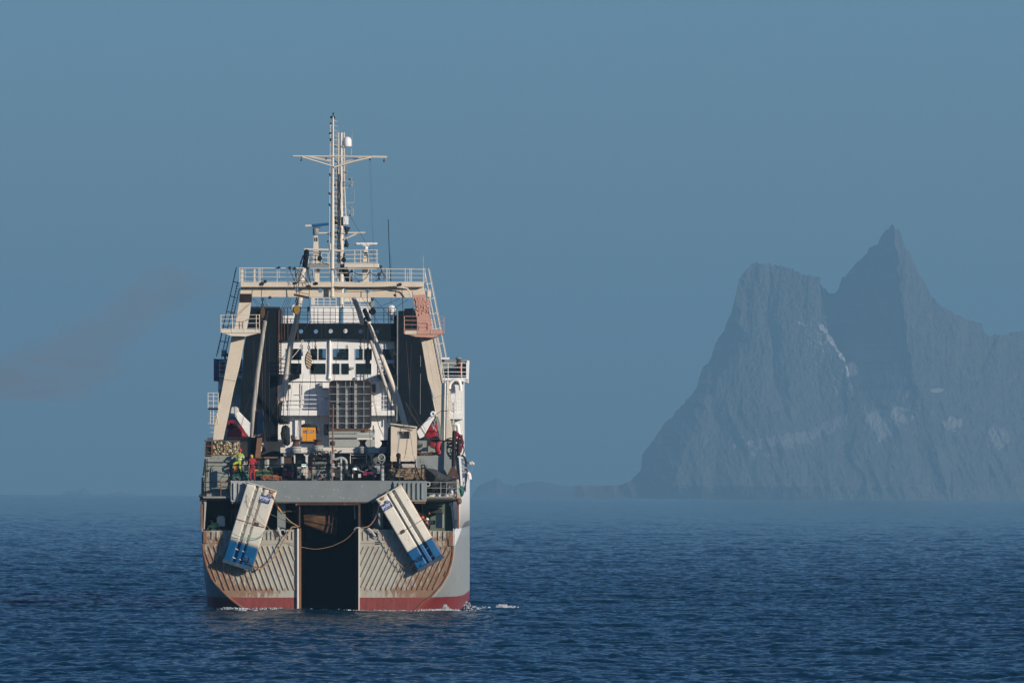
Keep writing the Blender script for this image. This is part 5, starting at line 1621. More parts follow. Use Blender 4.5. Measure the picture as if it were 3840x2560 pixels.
    MB().rect('J', -340, 188, 878, 292, 22.9, 1.6).build('winch_house_roof', grey_l, trawler, bevel=0.03)
    MB().rect('J', -340, 150, 880, 172, 22.8, 1.7).build('coaming', grey_l, trawler)
    MB().rect('J', -330, 80, 860, 150, 24.2, 0.5).build('recess', grey_g, trawler)
    MB().rect('J', -430, 532, 900, 556, 22.5, 2.0).build('green_deck', paint("green_deck", (0.01, 0.10, 0.035), 0.6), trawler)
    # capstan platform
    pl_ = MB().poly('I', [(215, 545), (2150, 545), (3050, 560), (3050, 700), (215, 697)], 4.6, 2.2).build('capstan_platform', white_d, trawler, bevel=0.03)
    MB().rect('I', 215, 700, 3000, 1500, 6.9, 0.2).build('platform_bulkhead', paint('shaded_bulkhead', (0.15, 0.16, 0.15), .6, var=.25, rust=.3), trawler)  # grey darkened to carry the shade under the platform
    m = MB()
    m.poly('I', [(810, 700), (1040, 700), (955, 785), (945, 1430), (893, 1430), (890, 790)], 4.8, 0.5)
    m.poly('I', [(578, 700), (620, 700), (620, 975), (590, 975)], 4.7, 0.3)
    m.poly('J', [(660, 705), (684, 705), (684, 1000), (660, 1000)], 4.7, 0.3)
    m.poly('J', [(225, 705), (250, 705), (250, 1000), (225, 1000)], 4.7, 0.3)
    m.poly('J', [(680, 705), (910, 705), (830, 800), (825, 1000), (795, 1000), (780, 800)], 4.8, 0.5)
    m.each('pillar', white_d, trawler, bevel=0.02)
    m = MB(); m.rect('I', 310, 725, 620, 742, 4.6, 0.1); m.rect('I', 310, 760, 590, 772, 4.6, 0.1); m.rect('J', 250, 740, 660, 755, 4.6, 0.1); m.rect('J', 290, 830, 660, 836, 4.6, .1)
    m.each('mesh_frame', white_d, trawler)
    m = MB()
    for z, x0, x1, y0, y1 in (('I', 318, 570, 778, 972), ('J', 275, 640, 790, 990)):
        for k in range(-20, 40):
            a = x0 + k * 14
            for s_ in (1, -1):
                xs = a; xe = a + s_ * (y1 - y0)
                lo_, hi_ = (xs, xe)
                t0, t1 = 0.0, 1.0
                def clip(t): return xs + (xe - xs) * t
                pts = [(clip(t), y0 + (y1 - y0) * t) for t in np.linspace(0, 1, 12) if x0 <= clip(t) <= x1]
                if len(pts) > 1: m.line(z, [pts[0], pts[-1]], 4.85, 0.008, 3)
    m.each('mesh_panel', brown, trawler)
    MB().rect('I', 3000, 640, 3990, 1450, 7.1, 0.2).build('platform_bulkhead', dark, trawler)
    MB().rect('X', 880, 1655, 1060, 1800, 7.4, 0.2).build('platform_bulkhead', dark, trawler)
    MB().rect('X', 1490, 1560, 1705, 1760, 26.3, 0.2).rect('X', 800, 1560, 915, 1760, 26.3, 0.2).each('lower_house', grey_g, trawler)
    # port working area wall
    w_ = MB().rect('N', 560, 672, 1700, 1400, 5.6, 0.3).build('coaming', grey, trawler)
    m = MB(); m.rect('N', 600, 628, 1640, 672, 5.0, 1.2); m.rect('N', 600, 672, 1600, 682, 5.3, .4); m.each('deck_edge', rusty, trawler)
    m = MB()
    m.line('N', [(1245, 690), (1245, 980)], 5.3, 0.12, 8, 0.12); m.line('N', [(1655, 680), (1655, 960)], 5.0, 0.16, 10); m.line('N', [(1720, 630), (1720, 960)], 4.8, 0.14, 10)
    m.each('bollard', grey_l, trawler, smooth=True)
    MB().poly('N', [(1155, 750), (1180, 715), (1210, 750), (1210, 980), (1150, 980)], 5.2, 0.2).build('buttress', grey, trawler)
    MB().rect('N', 1000, 515, 1530, 628, 9, 0.3).build('low_wall', white_d, trawler)
    MB().rect('N', 1440, 480, 1600, 628, 8.8, 0.3).rect('N', 1220, 470, 1600, 505, 8.6, .5).build('bench', black_m, trawler)
    # forward guard rail above the stern beam
    m = MB()
    for y in (1738.5, 1744): m.line('X', [(1055, y), (1500, y)], 0.7, 0.036)
    m.line('X', [(865, 1744), (1062, 1743)], 0.7, 0.036)
    for y in (1757, 1774, 1790): m.line('X', [(865, y), (1590, y)], 0.7, 0.013)
    for x in (866, 871, 984, 1021, 1062, 1098, 1114, 1200, 1290, 1325, 1402, 1500, 1592): m.line('X', [(x, 1740), (x, 1801)], 0.7, 0.024)
    m.rect('X', 862, 1742, 872, 1801, 0.72, 0.2)
    m.rect('X', 1578, 1741, 1593, 1745, 0.6, .1); m.rect('X', 1578, 1751, 1593, 1756, 0.6, .1); m.line('X', [(1580, 1743), (1580, 1801)], 0.65, 0.04); m.line('X', [(1592, 1743), (1597, 1801)], 0.65, 0.05)
    m.build('railing', black_m, trawler)
    # rack towers
    tw = MB()
    for x in (1052, 1495): tw.rect('I', x - 12, 640, x + 12, 1440, 0.6, 0.25)
    for y, t in ((648, 10), (822, 6), (932, 8), (1015, 7), (1130, 5)): tw.rect('I', 1052, y - t, 1500, y + t, 0.65, 0.15)
    tw.line('I', [(1330, 1250), (1470, 1350)], 0.8, 0.03); tw.line('I', [(1490, 950), (1570, 1040)], 0.8, 0.05)
    rack = tw.build('equipment_rack', black_m, trawler)
    random.seed(14)
    m = MB()
    for k in range(46):
        x = random.uniform(1085, 1400); y = random.choice([random.uniform(675, 800), random.uniform(840, 920)])
        m.line('I', [(x, y), (x + random.uniform(20, 90), y + random.uniform(-8, 8))], random.uniform(.8, 1.6), random.uniform(.02, .06), 5)
    m.build('rack_gear', dark, rack)
    m = MB()
    for k in range(34):
        x = random.uniform(1090, 1440); y = random.choice([random.uniform(700, 740), random.uniform(835, 870), random.uniform(1060, 1090), random.uniform(1150, 1170)])
        m.line('I', [(x, y), (x + random.uniform(6, 30), y + random.uniform(-12, 12))], 0.75, random.uniform(.014, .035), 4)
    m.build('rack_gear', white_d, rack)
    m = MB(); m.rect('I', 1085, 940, 1460, 1010, 5, .2); m.rect('I', 1085, 1140, 1460, 1240, 5.2, .3); m.rect('I', 1230, 1250, 1470, 1400, 4, .3); m.each('locker', grey_g, trawler)
    m = MB(); m.line('I', [(1215, 1160), (1215, 1400)], 1.6, 0.06, 6); m.line('I', [(1235, 1290), (1235, 1410)], 1.5, 0.05, 6); m.ball(W('I', 1212, 1165, 1.6), 0.14); m.build('valve', white_d, trawler)
    MB().ball(W('I', 1282, 1310, 1.5), .12).build('valve_wheel', red, trawler)
    MB().rect('I', 1335, 1385, 1430, 1425, 1.5, .5).rect('I', 1210, 1410, 1300, 1430, 1.5, .5).each('tray', rusty, trawler)
    # signal pole
    pole = MB().line('E', [(29, 365), (24, 830)], 0.5, 0.05, 8).line('E', [(24, 830), (18, 1270)], 0.5, 0.065, 8).build('signal_pole', rusty, trawler, smooth=True)
    m = MB()
    for y in (830,): m.lathe(W('E', 22, y + 16, 0.5), [(.16, 0), (.18, .05), (.18, .26), (.12, .3)], 10)
    m.build('lamp', brown, pole)
    m = MB()
    for y in (962, 985, 1010, 1075, 1100, 1185, 1205): m.lathe(W('E', 20, y, 0.5), [(.15, 0), (.16, .1)], 10)
    m.build('collar', grey_l, pole)
    m = MB()
    for y in (630, 675):
        pass
    m.line('E', [(30, 915), (62, 900)], 0.5, 0.04); m.line('E', [(55, 912), (78, 905)], .5, .02); m.line('E', [(75, 930), (105, 925)], .5, .02); m.line('E', [(90, 925), (130, 905)], 0.6, 0.05); m.line('E', [(90, 945), (90, 920)], .6, .03); m.ring(W('E', 96, 955, 0.6), 0.10, 0.035, 14, 5)
    m.build('cleat', black_m, pole)
    m = MB(); m.line('I', [(1575, 640), (1575, 900)], 0.9, 0.07, 8); m.line('I', [(1585, 900), (1585, 1430)], 0.9, 0.12, 8); m.rect('I', 1530, 660, 1600, 790, 1.2, .2)
    m.build('hydraulic_pipe', grey_l, trawler, smooth=True)
    m = MB(); m.tube(curve_pts([W('I', 1660, 870, 2), W('I', 1760, 850, 2), W('I', 1860, 830, 2), W('I', 1950, 875, 2), W('I', 1985, 960, 2), W('I', 1987, 1240, 2)]), 0.10, 10)
    m.line('I', [(1840, 850), (1842, 1420)], 1.9, 0.085, 10); m.line('I', [(1650, 1085), (1960, 1085)], 2.1, 0.05, 8)
    m.build('gooseneck_pipe', grey_l, trawler, smooth=True)
    MB().rect('I', 1732, 962, 1806, 1062, 2.2, .3).build('junction_box', white, trawler)
    m = MB(); m.rect('I', 1660, 1250, 2050, 1430, 3, 1.0); m.rect('J', 160, 1180, 300, 1430, 2.8, 1.2); m.each('machinery', dark, trawler)
    # ring fairlead on its post
    r_ = MB().ring(W('J', 1070, 812, 1.2), 0.205, 0.04, 24, 8).build('ring_fairlead', grey_l, trawler, smooth=True)
    m = MB(); m.line('J', [(980, 895), (1050, 970), (1085, 985), (1160, 890)], 1.2, 0.045, 6); m.line('J', [(1160, 890), (1165, 790)], 1.2, .04); m.ball(W('J', 1085, 1000, 1.2), 0.1)
    m.build('yoke', grey, r_)
    MB().line('J', [(1092, 1025), (1092, 1440)], 1.3, 0.13, 12).build('post', grey_l, r_, smooth=True)
    MB().rect('J', 828, 996, 1032, 1245, 1.8, 0.8).build('control_cabinet', grey_l, trawler, bevel=0.02)
    MB().rect('J', 860, 1070, 900, 1135, 1.6, 0.2).build('switch_box', black_m, trawler)
    MB().tube(curve_pts([W('J', 440, 1150, 1.3), W('J', 520, 1180, 1.3), W('J', 600, 1195, 1.3), W('J', 700, 1140, 1.3), W('J', 820, 1100, 1.4)]), 0.022, 5).build('cable', grey_l, trawler)
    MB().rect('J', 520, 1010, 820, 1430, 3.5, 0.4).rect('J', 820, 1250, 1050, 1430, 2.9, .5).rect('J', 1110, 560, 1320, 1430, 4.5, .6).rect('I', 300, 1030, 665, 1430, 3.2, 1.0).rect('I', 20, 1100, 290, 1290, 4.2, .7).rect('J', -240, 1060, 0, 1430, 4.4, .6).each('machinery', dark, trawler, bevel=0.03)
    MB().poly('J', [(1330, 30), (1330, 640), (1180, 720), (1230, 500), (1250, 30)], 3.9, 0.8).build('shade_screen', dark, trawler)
    # pale bars painted as light falling through the rails onto the bulkhead
    m = MB()
    for y in (905, 922, 940, 958, 975, 1000, 1030):
        m.rect('J', 675, y - 5, 762, y + 5, 6.6, 0.05); m.rect('J', 555, y - 4, 635, y + 4, 6.6, 0.05)
        m.rect('J', 850, y - 4, 890, y + 3, 6.6, .05)
        if y < 980: m.rect('I', 670, y - 6, 780, y + 6, 6.6, .05)
    m.each('slat_or_light_bar', white_d, trawler)
    m = MB().rect('I', 670, 1000, 780, 1100, 6.9, .1).rect('I', 830, 1075, 900, 1290, 6.8, .1).rect('I', 700, 1140, 740, 1240, 3, .2).rect('J', 450, 1255, 530, 1360, 1.5, .3).rect('J', 290, 1260, 325, 1365, 1.5, .3)
    m.each('panel', white_d, trawler)
    m = MB()
    for k in range(60): m.line('X', [(random.uniform(1064, 1470), random.uniform(1748, 1798)) for _ in (0, 1)][:1] * 1 + [(random.uniform(1064, 1470), random.uniform(1750, 1798))], 2.4, .01) if False else None
    for k in range(70):
        x = random.uniform(1064, 1490); y = random.uniform(1720, 1796)
        m.line('X', [(x, y), (x + random.uniform(-9, 9), y + random.uniform(-16, 16))], random.uniform(1.5, 3.5), random.uniform(.015, .045), 4)
    m.each('pipework', dark, trawler)
    random.seed(77)
    for k in range(26):
        x = random.uniform(1064, 1480); y = random.uniform(1752, 1790); w_ = random.uniform(4, 13); h_ = random.uniform(5, 16); dd = random.uniform(2.2, 4.2)
        q = MB()
        if k % 3 == 0: q.line('X', [(x, y), (x + w_, y + random.uniform(-3, 3))], dd, random.uniform(.05, .11), 8)
        elif k % 3 == 1: q.rect('X', x, y, x + w_, y + h_, dd, .3)
        else: q.lathe(W('X', x, y + h_, dd), [(.1, 0), (.13, .05), (.13, .2), (.06, .3)], 10)
        q.build('deck_gear', random.choice([black_m, dark, dark, grey_g, brown]), trawler)
    # A-frame post before the cab
    m = MB(); m.line('E', [(800, 955), (803, 1255)], 1.4, 0.13, 8); m.ball(W('E', 797, 962, 1.4), 0.17); m.line('E', [(795, 1060), (712, 1250)], 1.5, 0.10, 8); m.line('E', [(818, 1070), (895, 1215)], 1.5, 0.07, 8)
    m.build('tripod_post', black_m, trawler, smooth=True)
    MB().line('E', [(812, 1000), (812, 1250)], 1.25, 0.02).build('conduit', grey_l, trawler)

    # control cab
    cab = MB().prism([W('E', x, y, 2.4) for x, y in [(708, 592), (1010, 632), (1010, 1000), (708, 1000)]], 1.7, [[W('E', x, y, 2.4) for x, y in [(786, 680), (928, 680), (928, 765), (786, 765)]]]).build('control_cab', beige, trawler)
    MB().rect('E', 704, 966, 1010, 1032, 2.35, 1.8).build('skirt', beige, cab)
    MB().poly('E', [(704, 584), (1012, 622), (1012, 636), (704, 598)], 2.2, 2.1).build('roof', beige, cab)
    MB().poly('E', [(680, 640), (706, 610), (706, 1030), (675, 900)], 3.0, 1.2).build('shaded_side', dark, cab)  # dark sheet standing for the cab's left side in shade
    MB().rect('E', 782, 676, 930, 768, 3.0, 0.05).build('inner_wall', grey, cab)
    m = MB().rect('E', 716, 1034, 728, 1105, 2.4, .15).rect('E', 990, 1034, 1000, 1070, 2.4, .15); m.each('leg', paint("orange_leg", (0.55, 0.26, 0.08), 0.6), cab)
    MB().line('E', [(798, 690), (800, 760)], 2.35, 0.015).line('E', [(850, 685), (850, 705)], 2.35, 0.015).build('stay', white, cab)
    MB().line('E', [(720, 605), (965, 668)], 2.33, 0.02).build('cable', wire, cab)
    m = MB().line('J', [(2005, 880), (2005, 1080)], 2, .05, 6).line('J', [(2005, 880), (2035, 860)], 2, .05); m.build('handrail', grey_l, trawler)
    for k in range(4): pass
    m = MB()
    for y0_, y1_ in ((888, 888), (915, 920), (850, 838), (935, 945)): m.line('J', [(2040, y0_), (2210, y1_)], 2.2, 0.03)
    m.build('bracket', grey, trawler)
build_deckworks()

def capstan(z, x, yt, yb, d, s=1.0):
    c = W(z, x, yb, d); h = W(z, x, yt, d).z - c.z
    q = MB().lathe(c, [(0.27 * s, 0), (0.29 * s, h * .05), (0.29 * s, h * .34), (0.33 * s, h * .40), (0.30 * s, h * .48)], 16).build('capstan', grey_l, trawler, smooth=True)
    MB().lathe(c + Vector((0, 0, h * .45)), [(0.30 * s, 0), (0.20 * s, h * .14), (0.16 * s, h * .3), (0.20 * s, h * .42), (0.29 * s, h * .52), (0.25 * s, h * .55)], 16).build('capstan_head', brown, q, smooth=True)
    m = MB()
    for k in range(9):
        a = math.pi * (1.05 + 0.9 * k / 8)
        m.ball(c + Vector((0.30 * s * math.cos(a), 0.30 * s * math.sin(a), h * .12)), 0.03, n=5, m=4)
    m.build('bolt', black_m, q)
    return q
for a in (('I', 640, 330, 700, 4.45, 1.25), ('I', 1225, 335, 640, 4.45, 1.25), ('J', 570, 345, 700, 4.45, 1.1), ('J', 1150, 350, 700, 4.45, 1.1)):
    capstan(*a)
for z, x0, x1, y in (('I', 620, 800, 697), ('I', 1140, 1320, 640), ('J', 490, 670, 697), ('J', 1060, 1190, 700)):
    c = W(z, (x0 + x1) / 2, y, 4.6); r_ = abs(W(z, x1, y, 4.6).x - W(z, x0, y, 4.6).x) / 2
    MB().lathe(c, [(r_, 0), (r_, W(z, x0, 550, 4.6).z - c.z)], 18).build('capstan_base', white_d, trawler, smooth=True)
m = MB().line('I', [(500, 400), (640, 330)], 4.3, .05); m.poly('I', [(500, 330), (500, 220), (570, 210), (600, 300), (620, 330)], 5.0, 0.5); m.build('winch_cover', dark, trawler)

# ------------------------------------------------------------------ ribbed hatch
def build_hatch():
    D_ = 24.0
    fr_o = rrect(800, 725, 1422, 1446, 62, 5); fr_i = rrect(812, 738, 1410, 1433, 54, 5)
    fm = MB().prism([W('H', x, y, D_) for x, y in fr_o], 0.55, [[W('H', x, y, D_) for x, y in fr_i]]).build('net_hatch', brown, trawler)
    MB().prism([W('H', x, y, D_ + 0.47) for x, y in fr_i], 0.06).build('hatch_plate', paint("hatch_plate_paint", (0.27, 0.27, 0.265), 0.55, var=.15, rust=.24, rscale=2.2, rcol=(.3, .05, .04)), fm)
    m = MB()
    for x in (912, 1045, 1175, 1310): m.rect('H', x - 2.5, 742, x + 2.5, 1430, D_ + 0.02, 0.45)
    for x, y0, y1 in ((1112, 742, 818), (925, 1362, 1440), (1300, 1362, 1470)): m.rect('H', x - 3, y0, x + 3, y1, D_ + 0.04, 0.3)
    for y in (820, 928, 1036, 1142, 1249, 1357): m.rect('H', 808, y - 3.5, 1402, y + 3.5, D_ - 0.01, 0.09)
    m.build('hatch_rib', grey_l, fm)
    m = MB()
    random.seed(4)
    pts = [(1118, 745)] + [(1118 + random.uniform(-5, 6), y) for y in range(760, 1430, 22)] + [(1118, 1430)] + [(1138, 1430)] + [(1138, 745)]
    m.prism([W('H', x, y, D_ + 0.46) for x, y in pts], 0.008)
    m.build('paint_streak', paint("red_primer_streak", (0.26, 0.02, 0.018), 0.6, var=.3), fm)
    m = MB(); m.ring(W('H', 957, 1082, D_ + .44), 0.06, 0.02, 12, 5); m.ball(W('H', 957, 1082, D_ + .44), .025); m.build('hatch_fitting', black_m, fm)
    MB().rect('H', 812, 1446, 1410, 1456, D_, .4).rect('H', 960, 1720, 965, 1722, D_, .1).build('hatch_sill', rusty, fm)
    MB().prism([W('H', x, y, D_ - .1) for x, y in rrect(1322, 1460, 1362, 1488, 8)], .2).build('float_box', rusty, trawler)
build_hatch()
# ------------------------------------------------------------------ loose things aboard
def heap(z, poly, d, bulge, seed=1, lump=0.15, rings=9, sub=4):
    """A heap of soft stuff with the given outline, bulging towards the stern."""
    rnd = random.Random(seed)
    pts = [W(z, x, y, d) for x, y in poly]
    c = sum(pts, Vector()) / len(pts)
    out = []
    n0 = len(pts)
    for i in range(n0):
        a, b = pts[i], pts[(i + 1) % n0]
        for k in range(sub): out.append(a.lerp(b, k / sub))
    n = len(out)
    vs = []; fs = []
    for r in range(rings):
        s = 1 - r / rings
        for i, p in enumerate(out):
            q = c + (p - c) * s
            f = mnoise.noise(Vector((q.x * 2.3 + seed, q.z * 2.3, seed * 1.7)))
            g = mnoise.noise(Vector((q.x * 6 + seed, q.z * 6, seed)))
            q.y = d - bulge * math.sqrt(max(0, 1 - s * s)) - (f * lump * 1.6 + g * lump * .8) * (1 if r else 0)
            if r == 0: q += Vector((rnd.uniform(-.03, .03), 0, rnd.uniform(-.03, .03)))
            vs.append(q)
    vs.append(Vector((c.x, d - bulge, c.z)))
    for r in range(rings - 1):
        for i in range(n):
            j = (i + 1) % n
            fs.append((r * n + i, r * n + j, (r + 1) * n + j, (r + 1) * n + i))
    for i in range(n): fs.append(((rings - 1) * n + i, (rings - 1) * n + (i + 1) % n, len(vs) - 1))
    nb = len(vs)
    vs += [Vector((p.x, d + 0.5, p.z)) for p in out]
    for i in range(n):
        j = (i + 1) % n
        fs.append((i, j, nb + j, nb + i))
    fs.append(tuple(nb + i for i in range(n)))
    return MB().add(vs, fs)

def rope_pile(z, box, d, depth, n, r, seed, turn=1.0):
    """Loops of rope thrown over each other."""
    rnd = random.Random(seed)
    x0, y0, x1, y1 = box
    m = MB()
    for k in range(n):
        t = rnd.random()
        cx = rnd.uniform(x0, x1); hw = (x1 - x0) * rnd.uniform(0.08, 0.28)
        f = 1 - abs((cx - (x0 + x1) / 2) / ((x1 - x0) / 2)) ** 2 * 0.6
        y = y1 - (y1 - y0) * f * t
        pts = []
        ph = rnd.uniform(0, 6.28); tilt = rnd.uniform(-0.25, 0.25)
        for j in range(9):
            a = ph + j * 0.62 * turn
            xx = min(max(cx + hw * math.cos(a), x0 - 10), x1 + 10)
            yy = min(y + hw * 0.33 * math.sin(a) + (xx - cx) * tilt, y1)
            pts.append(W(z, xx, yy, d + depth * (0.5 + 0.5 * math.sin(a)) * rnd.uniform(.8, 1) + depth * t * 0.5))
        m.tube(pts, r * rnd.uniform(.8, 1.25), 5)
    return m

teal = paint("teal_rope", (0.06, 0.17, 0.15), 0.8, var=.5, scale=3)
green_rope = paint("green_rope", (0.10, 0.17, 0.10), 0.85, var=.4, scale=3)
orange_rope = paint("orange_rope", (0.36, 0.14, 0.065), 0.85, var=.4, scale=3)
tan_net = paint("tan_net", (0.30, 0.22, 0.14), 0.9, var=.6, scale=3)
grey_net = paint("grey_net", (0.055, 0.06, 0.06), 0.9, var=.35, scale=4, bump=.6)
dark_net = paint("dark_net", (0.02, 0.028, 0.028), 0.9, var=.5, scale=4)
pale_rope = paint("pale_rope", (0.55, 0.52, 0.50), 0.8, var=.3, scale=4)
float_m = paint("cream_float_paint", (0.56, 0.50, 0.30), 0.5, var=.3, scale=4)
canvas = paint("white_canvas", (0.62, 0.60, 0.55), 0.8, var=.2, scale=3)
wood = paint("grey_wood", (0.33, 0.30, 0.26), 0.8, var=.3, scale=4)
magenta = paint("magenta_plastic", (0.30, 0.02, 0.09), 0.5, var=.3)
tan_rope = paint("tan_rope", (0.42, 0.27, 0.15), 0.85, var=.3, scale=5)
chain_m = paint("rusty_chain", (0.10, 0.055, 0.04), 0.7, var=.4, rust=.6)

# cage of floats on the port quarter
m = MB()
for x in (150, 266, 521, 772): m.line('Q', [(x, 55), (x - (8 if x == 150 else 0), 328)], 2.3, 0.035)
for y in (60, 160, 271, 326): m.line('Q', [(150, y + (4 if y == 60 else 0)), (772, y)], 2.3, 0.025)
for x in (266, 772): m.line('Q', [(x, 55, 3.5), (x, 328, 3.5)], 0, 0.03)
m.line('Q', [(266, 60, 2.3), (266, 60, 3.5)], 0, .03); m.line('Q', [(772, 60, 2.3), (772, 60, 3.5)], 0, .03)
solo(m, 'float_cage', rusty, "rusty open frame cage holding cream trawl floats on the port quarter", "cage")
m = MB(); m.rect('Q', 145, 60, 262, 350, 2.5, 0.8)
for k in range(30): m.ball(W('Q', random.uniform(145, 255), random.uniform(50, 345), 2.45), random.uniform(.05, .13), n=6, m=4, jit=.3)
solo(m, 'net_bundle', dark_net, "dark net bundle packed at the outer end of the float cage", "net")
m = MB().rect('Q', 272, 64, 770, 326, 3.5, 0.05)  # dark backing added for the shaded gaps between the floats
solo(m, 'gap_backing', dark_net, "dark backing sheet standing for the shade behind the cream floats", "net")
c0 = None
rnd = random.Random(77)
spots = []
for row in range(9):
    for col in range(18):
        x = 283 + col * 27.5 + (13 if row % 2 else 0) + rnd.uniform(-6, 6); y = 100 + row * 27 + rnd.uniform(-6, 6)
        if x > 762 or (y < 122 and (430 < x < 530 or rnd.random() < .35)) or 505 < x < 530 and rnd.random() < .5: continue
        spots.append((x, y, 2.85 + rnd.uniform(-.15, .3)))
for i, (x, y, d) in enumerate(spots):
    p = W('Q', x, y, d)
    if c0 is None:
        o = MB().ball(Vector((0, 0, .07)), 0.078, 0.072, 0.066, 12, 8).build('trawl_float', float_m, None, (0, 0, 0), True)
        MB().ring(Vector((0, 0, .07)), 0.077, 0.007, 12, 4, 'Z').build('seam', wood, o)
        tag(o, "cream trawl float packed among others in the rusty cage", "float", "cream trawl floats in the rusty cage")
        c0 = o
    else:
        o = c0.copy(); C.objects.link(o)
        for ch in list(c0.children):
            q = ch.copy(); C.objects.link(q); q.parent = o
    o.matrix_world = SHIP_M @ Matrix.Translation(p) @ Matrix.Rotation(rnd.uniform(0, 3), 4, 'Y') @ Matrix.Rotation(rnd.uniform(-1, 1), 4, 'X') @ Matrix.Scale(rnd.uniform(.92, 1.25), 4)

# wooden basket above the cage
m = MB()
for y in (2, 18, 34, 50): m.rect('Q', 188, y, 285, y + 12, 5, .08)
m.rect('Q', 188, 0, 196, 60, 4.95, .06); m.rect('Q', 278, 0, 285, 60, 4.95, .06)
solo(m, 'wooden_crate', brown, "small dark slatted crate behind the top of the float cage", "crate")
m = MB().rect('Q', 168, 1032, 346, 1100, 0.9, 1.0); m.rect('Q', 160, 1026, 350, 1034, 0.85, 1.1); m.rect('Q', 165, 1062, 350, 1068, 0.86, .05)
solo(m, 'fish_box', wood, "weathered grey box on the port quarter platform", "box", bevel=.02)
# rusty upright container and its black neighbour
q = MB().poly('D', [(702, 758), (762, 752), (738, 985), (678, 990)], 4.2, 0.5)
solo(q, 'rusty_post', rusty, "wide rust-orange upright plate beside the person in red", "steel plate", bevel=.02)
solo(MB().poly('D', [(590, 755), (700, 745), (680, 985), (590, 975)], 4.6, 1.2), 'storage_bin', hole, "black open bin between the float cage and the rusty plate", "bin")
solo(MB().poly('D', [(765, 815), (785, 822), (752, 920), (742, 918)], 5, .15).poly('D', [(765, 815), (785, 822), (782, 835), (760, 830)], 4.9, .1), 'white_bracket', white, "thin white bent bracket leaning right of the rusty plate", "bracket")
b = MB().poly('D', [(716, 428), (778, 430), (765, 740), (700, 740)], 11, 0.5)
solo(b, 'guide_post', gantry_blue, "faded blue steel post in front of the port funnel", "post")
solo(MB().poly('D', [(682, 430), (712, 430), (690, 740), (655, 740)], 11, 0.4), 'guide_post', brown, "dark brown steel post left of the faded blue one", "post")

# rope and net piles
def pile(mb, name, mat, label, cat="rope"):
    return solo(mb, name, mat, label, cat)
pile(rope_pile('N', (90, 1075, 600, 1392), 1.6, 0.7, 110, 0.035, 1), 'rope_pile', teal, "tangled teal rope heap at the feet of the person in yellow", "rope pile")
solo(heap('N', [(80, 1400), (85, 1200), (160, 1110), (300, 1070), (480, 1060), (600, 1120), (640, 1400)], 2.6, .5, 3, .1), 'net_heap', dark_net, "dark net lying under the tangled teal rope", "net")
pile(rope_pile('N', (880, 1060, 1400, 1290), 1.9, 0.7, 90, 0.04, 2), 'rope_pile', green_rope, "green rope coil right of the person in red", "rope pile")
solo(heap('N', [(870, 1400), (880, 1180), (960, 1090), (1100, 1050), (1300, 1040), (1400, 1160), (1420, 1400)], 2.9, .5, 4, .1), 'net_heap', dark_net, "dark net lying under the green rope coil", "net")
pile(rope_pile('N', (1020, 1255, 1700, 1392), 1.4, 0.6, 90, 0.035, 3), 'rope_pile', orange_rope, "orange-brown rope heap on the deck edge", "rope pile")
solo(heap('N', [(1240, 1060), (1250, 960), (1300, 925), (1380, 940), (1405, 1010), (1390, 1090)], 2.6, .4, 5, .08), 'tyre_bundle', dark_net, "round black bundle on top of the green rope coil", "bundle")
solo(heap('N', [(1410, 1400), (1420, 1020), (1500, 960), (1740, 960), (1800, 1400)], 4.0, .4, 6, .1), 'tarpaulin', dark_net, "black tarpaulin mass behind the orange-brown rope", "tarpaulin")
solo(rope_pile('N', (415, 770, 620, 1050), 2.2, 0.3, 46, 0.03, 12, 2.0), 'rope_hank', pale_rope, "pale rope hank hanging between the two deckhands", "rope hank")
m = MB()
for k in range(15): m.line('J', [(1630 + 22 * k, 985 + (k % 3) * 6), (1640 + 22 * k + rnd.uniform(-12, 12), 1030), (1630 + 22 * k + rnd.uniform(-10, 10), 1088)], 1.9, 0.045, 5)
solo(m, 'rope_hank', pale_rope, "row of pale rope hanks hanging beneath the beige cab", "rope hank")
solo(heap('J', [(1210, 1435), (1250, 1170), (1330, 1090), (1500, 1090), (1700, 1110), (1830, 1070), (1960, 1090), (2080, 1090), (2180, 1200), (2250, 1300), (2260, 1435)], 1.9, .9, 7, .2, 12), 'net_heap', tan_net, "brown and tan fishing net heap right of the tripod post", "net")
m = rope_pile('J', (1700, 1100, 2230, 1425), 1.0, 0.5, 60, 0.05, 15); m2 = rope_pile('J', (1230, 1140, 1700, 1425), 1.2, 0.5, 40, 0.04, 16)
solo(m, 'net_roll', tan_net, "coarse tan net folds on top of the brown net heap", "net")
solo(m2, 'net_roll', dark_net, "blackish net folds behind the tripod post", "net")
solo(heap('K', [(232, 885), (300, 890), (390, 905), (470, 960), (560, 1000), (640, 1025), (742, 1050), (742, 1200), (600, 1270), (500, 1330), (255, 1340)], 2.4, 1.0, 8, .12, 12), 'net_tarpaulin', grey_net, "grey net draped like a tarpaulin over the starboard quarter", "net")
for i, (x0, y0, w, h, lb) in enumerate(((262, 1282, 125, 62, "leftmost white sack on the starboard quarter platform"), (385, 1288, 85, 56, "white sack behind the platform rail post"), (478, 1285, 135, 58, "white sack right of the platform rail post"),
                             (570, 1200, 120, 145, "large crumpled white sack near the platform corner"), (660, 1250, 70, 95, "white sack against the corner rails"))):
    pp = [(x0, y0 + h), (x0 + w * .1, y0 + h * .4), (x0 + w * .45, y0 + rnd.uniform(0, h * .2)), (x0 + w * .8, y0), (x0 + w, y0 + h * .35), (x0 + w * .9, y0 + h)]
    solo(heap('K', pp, 0.75, .35, 20 + i, .1, 5, 3), 'sack', canvas, lb, "sack")
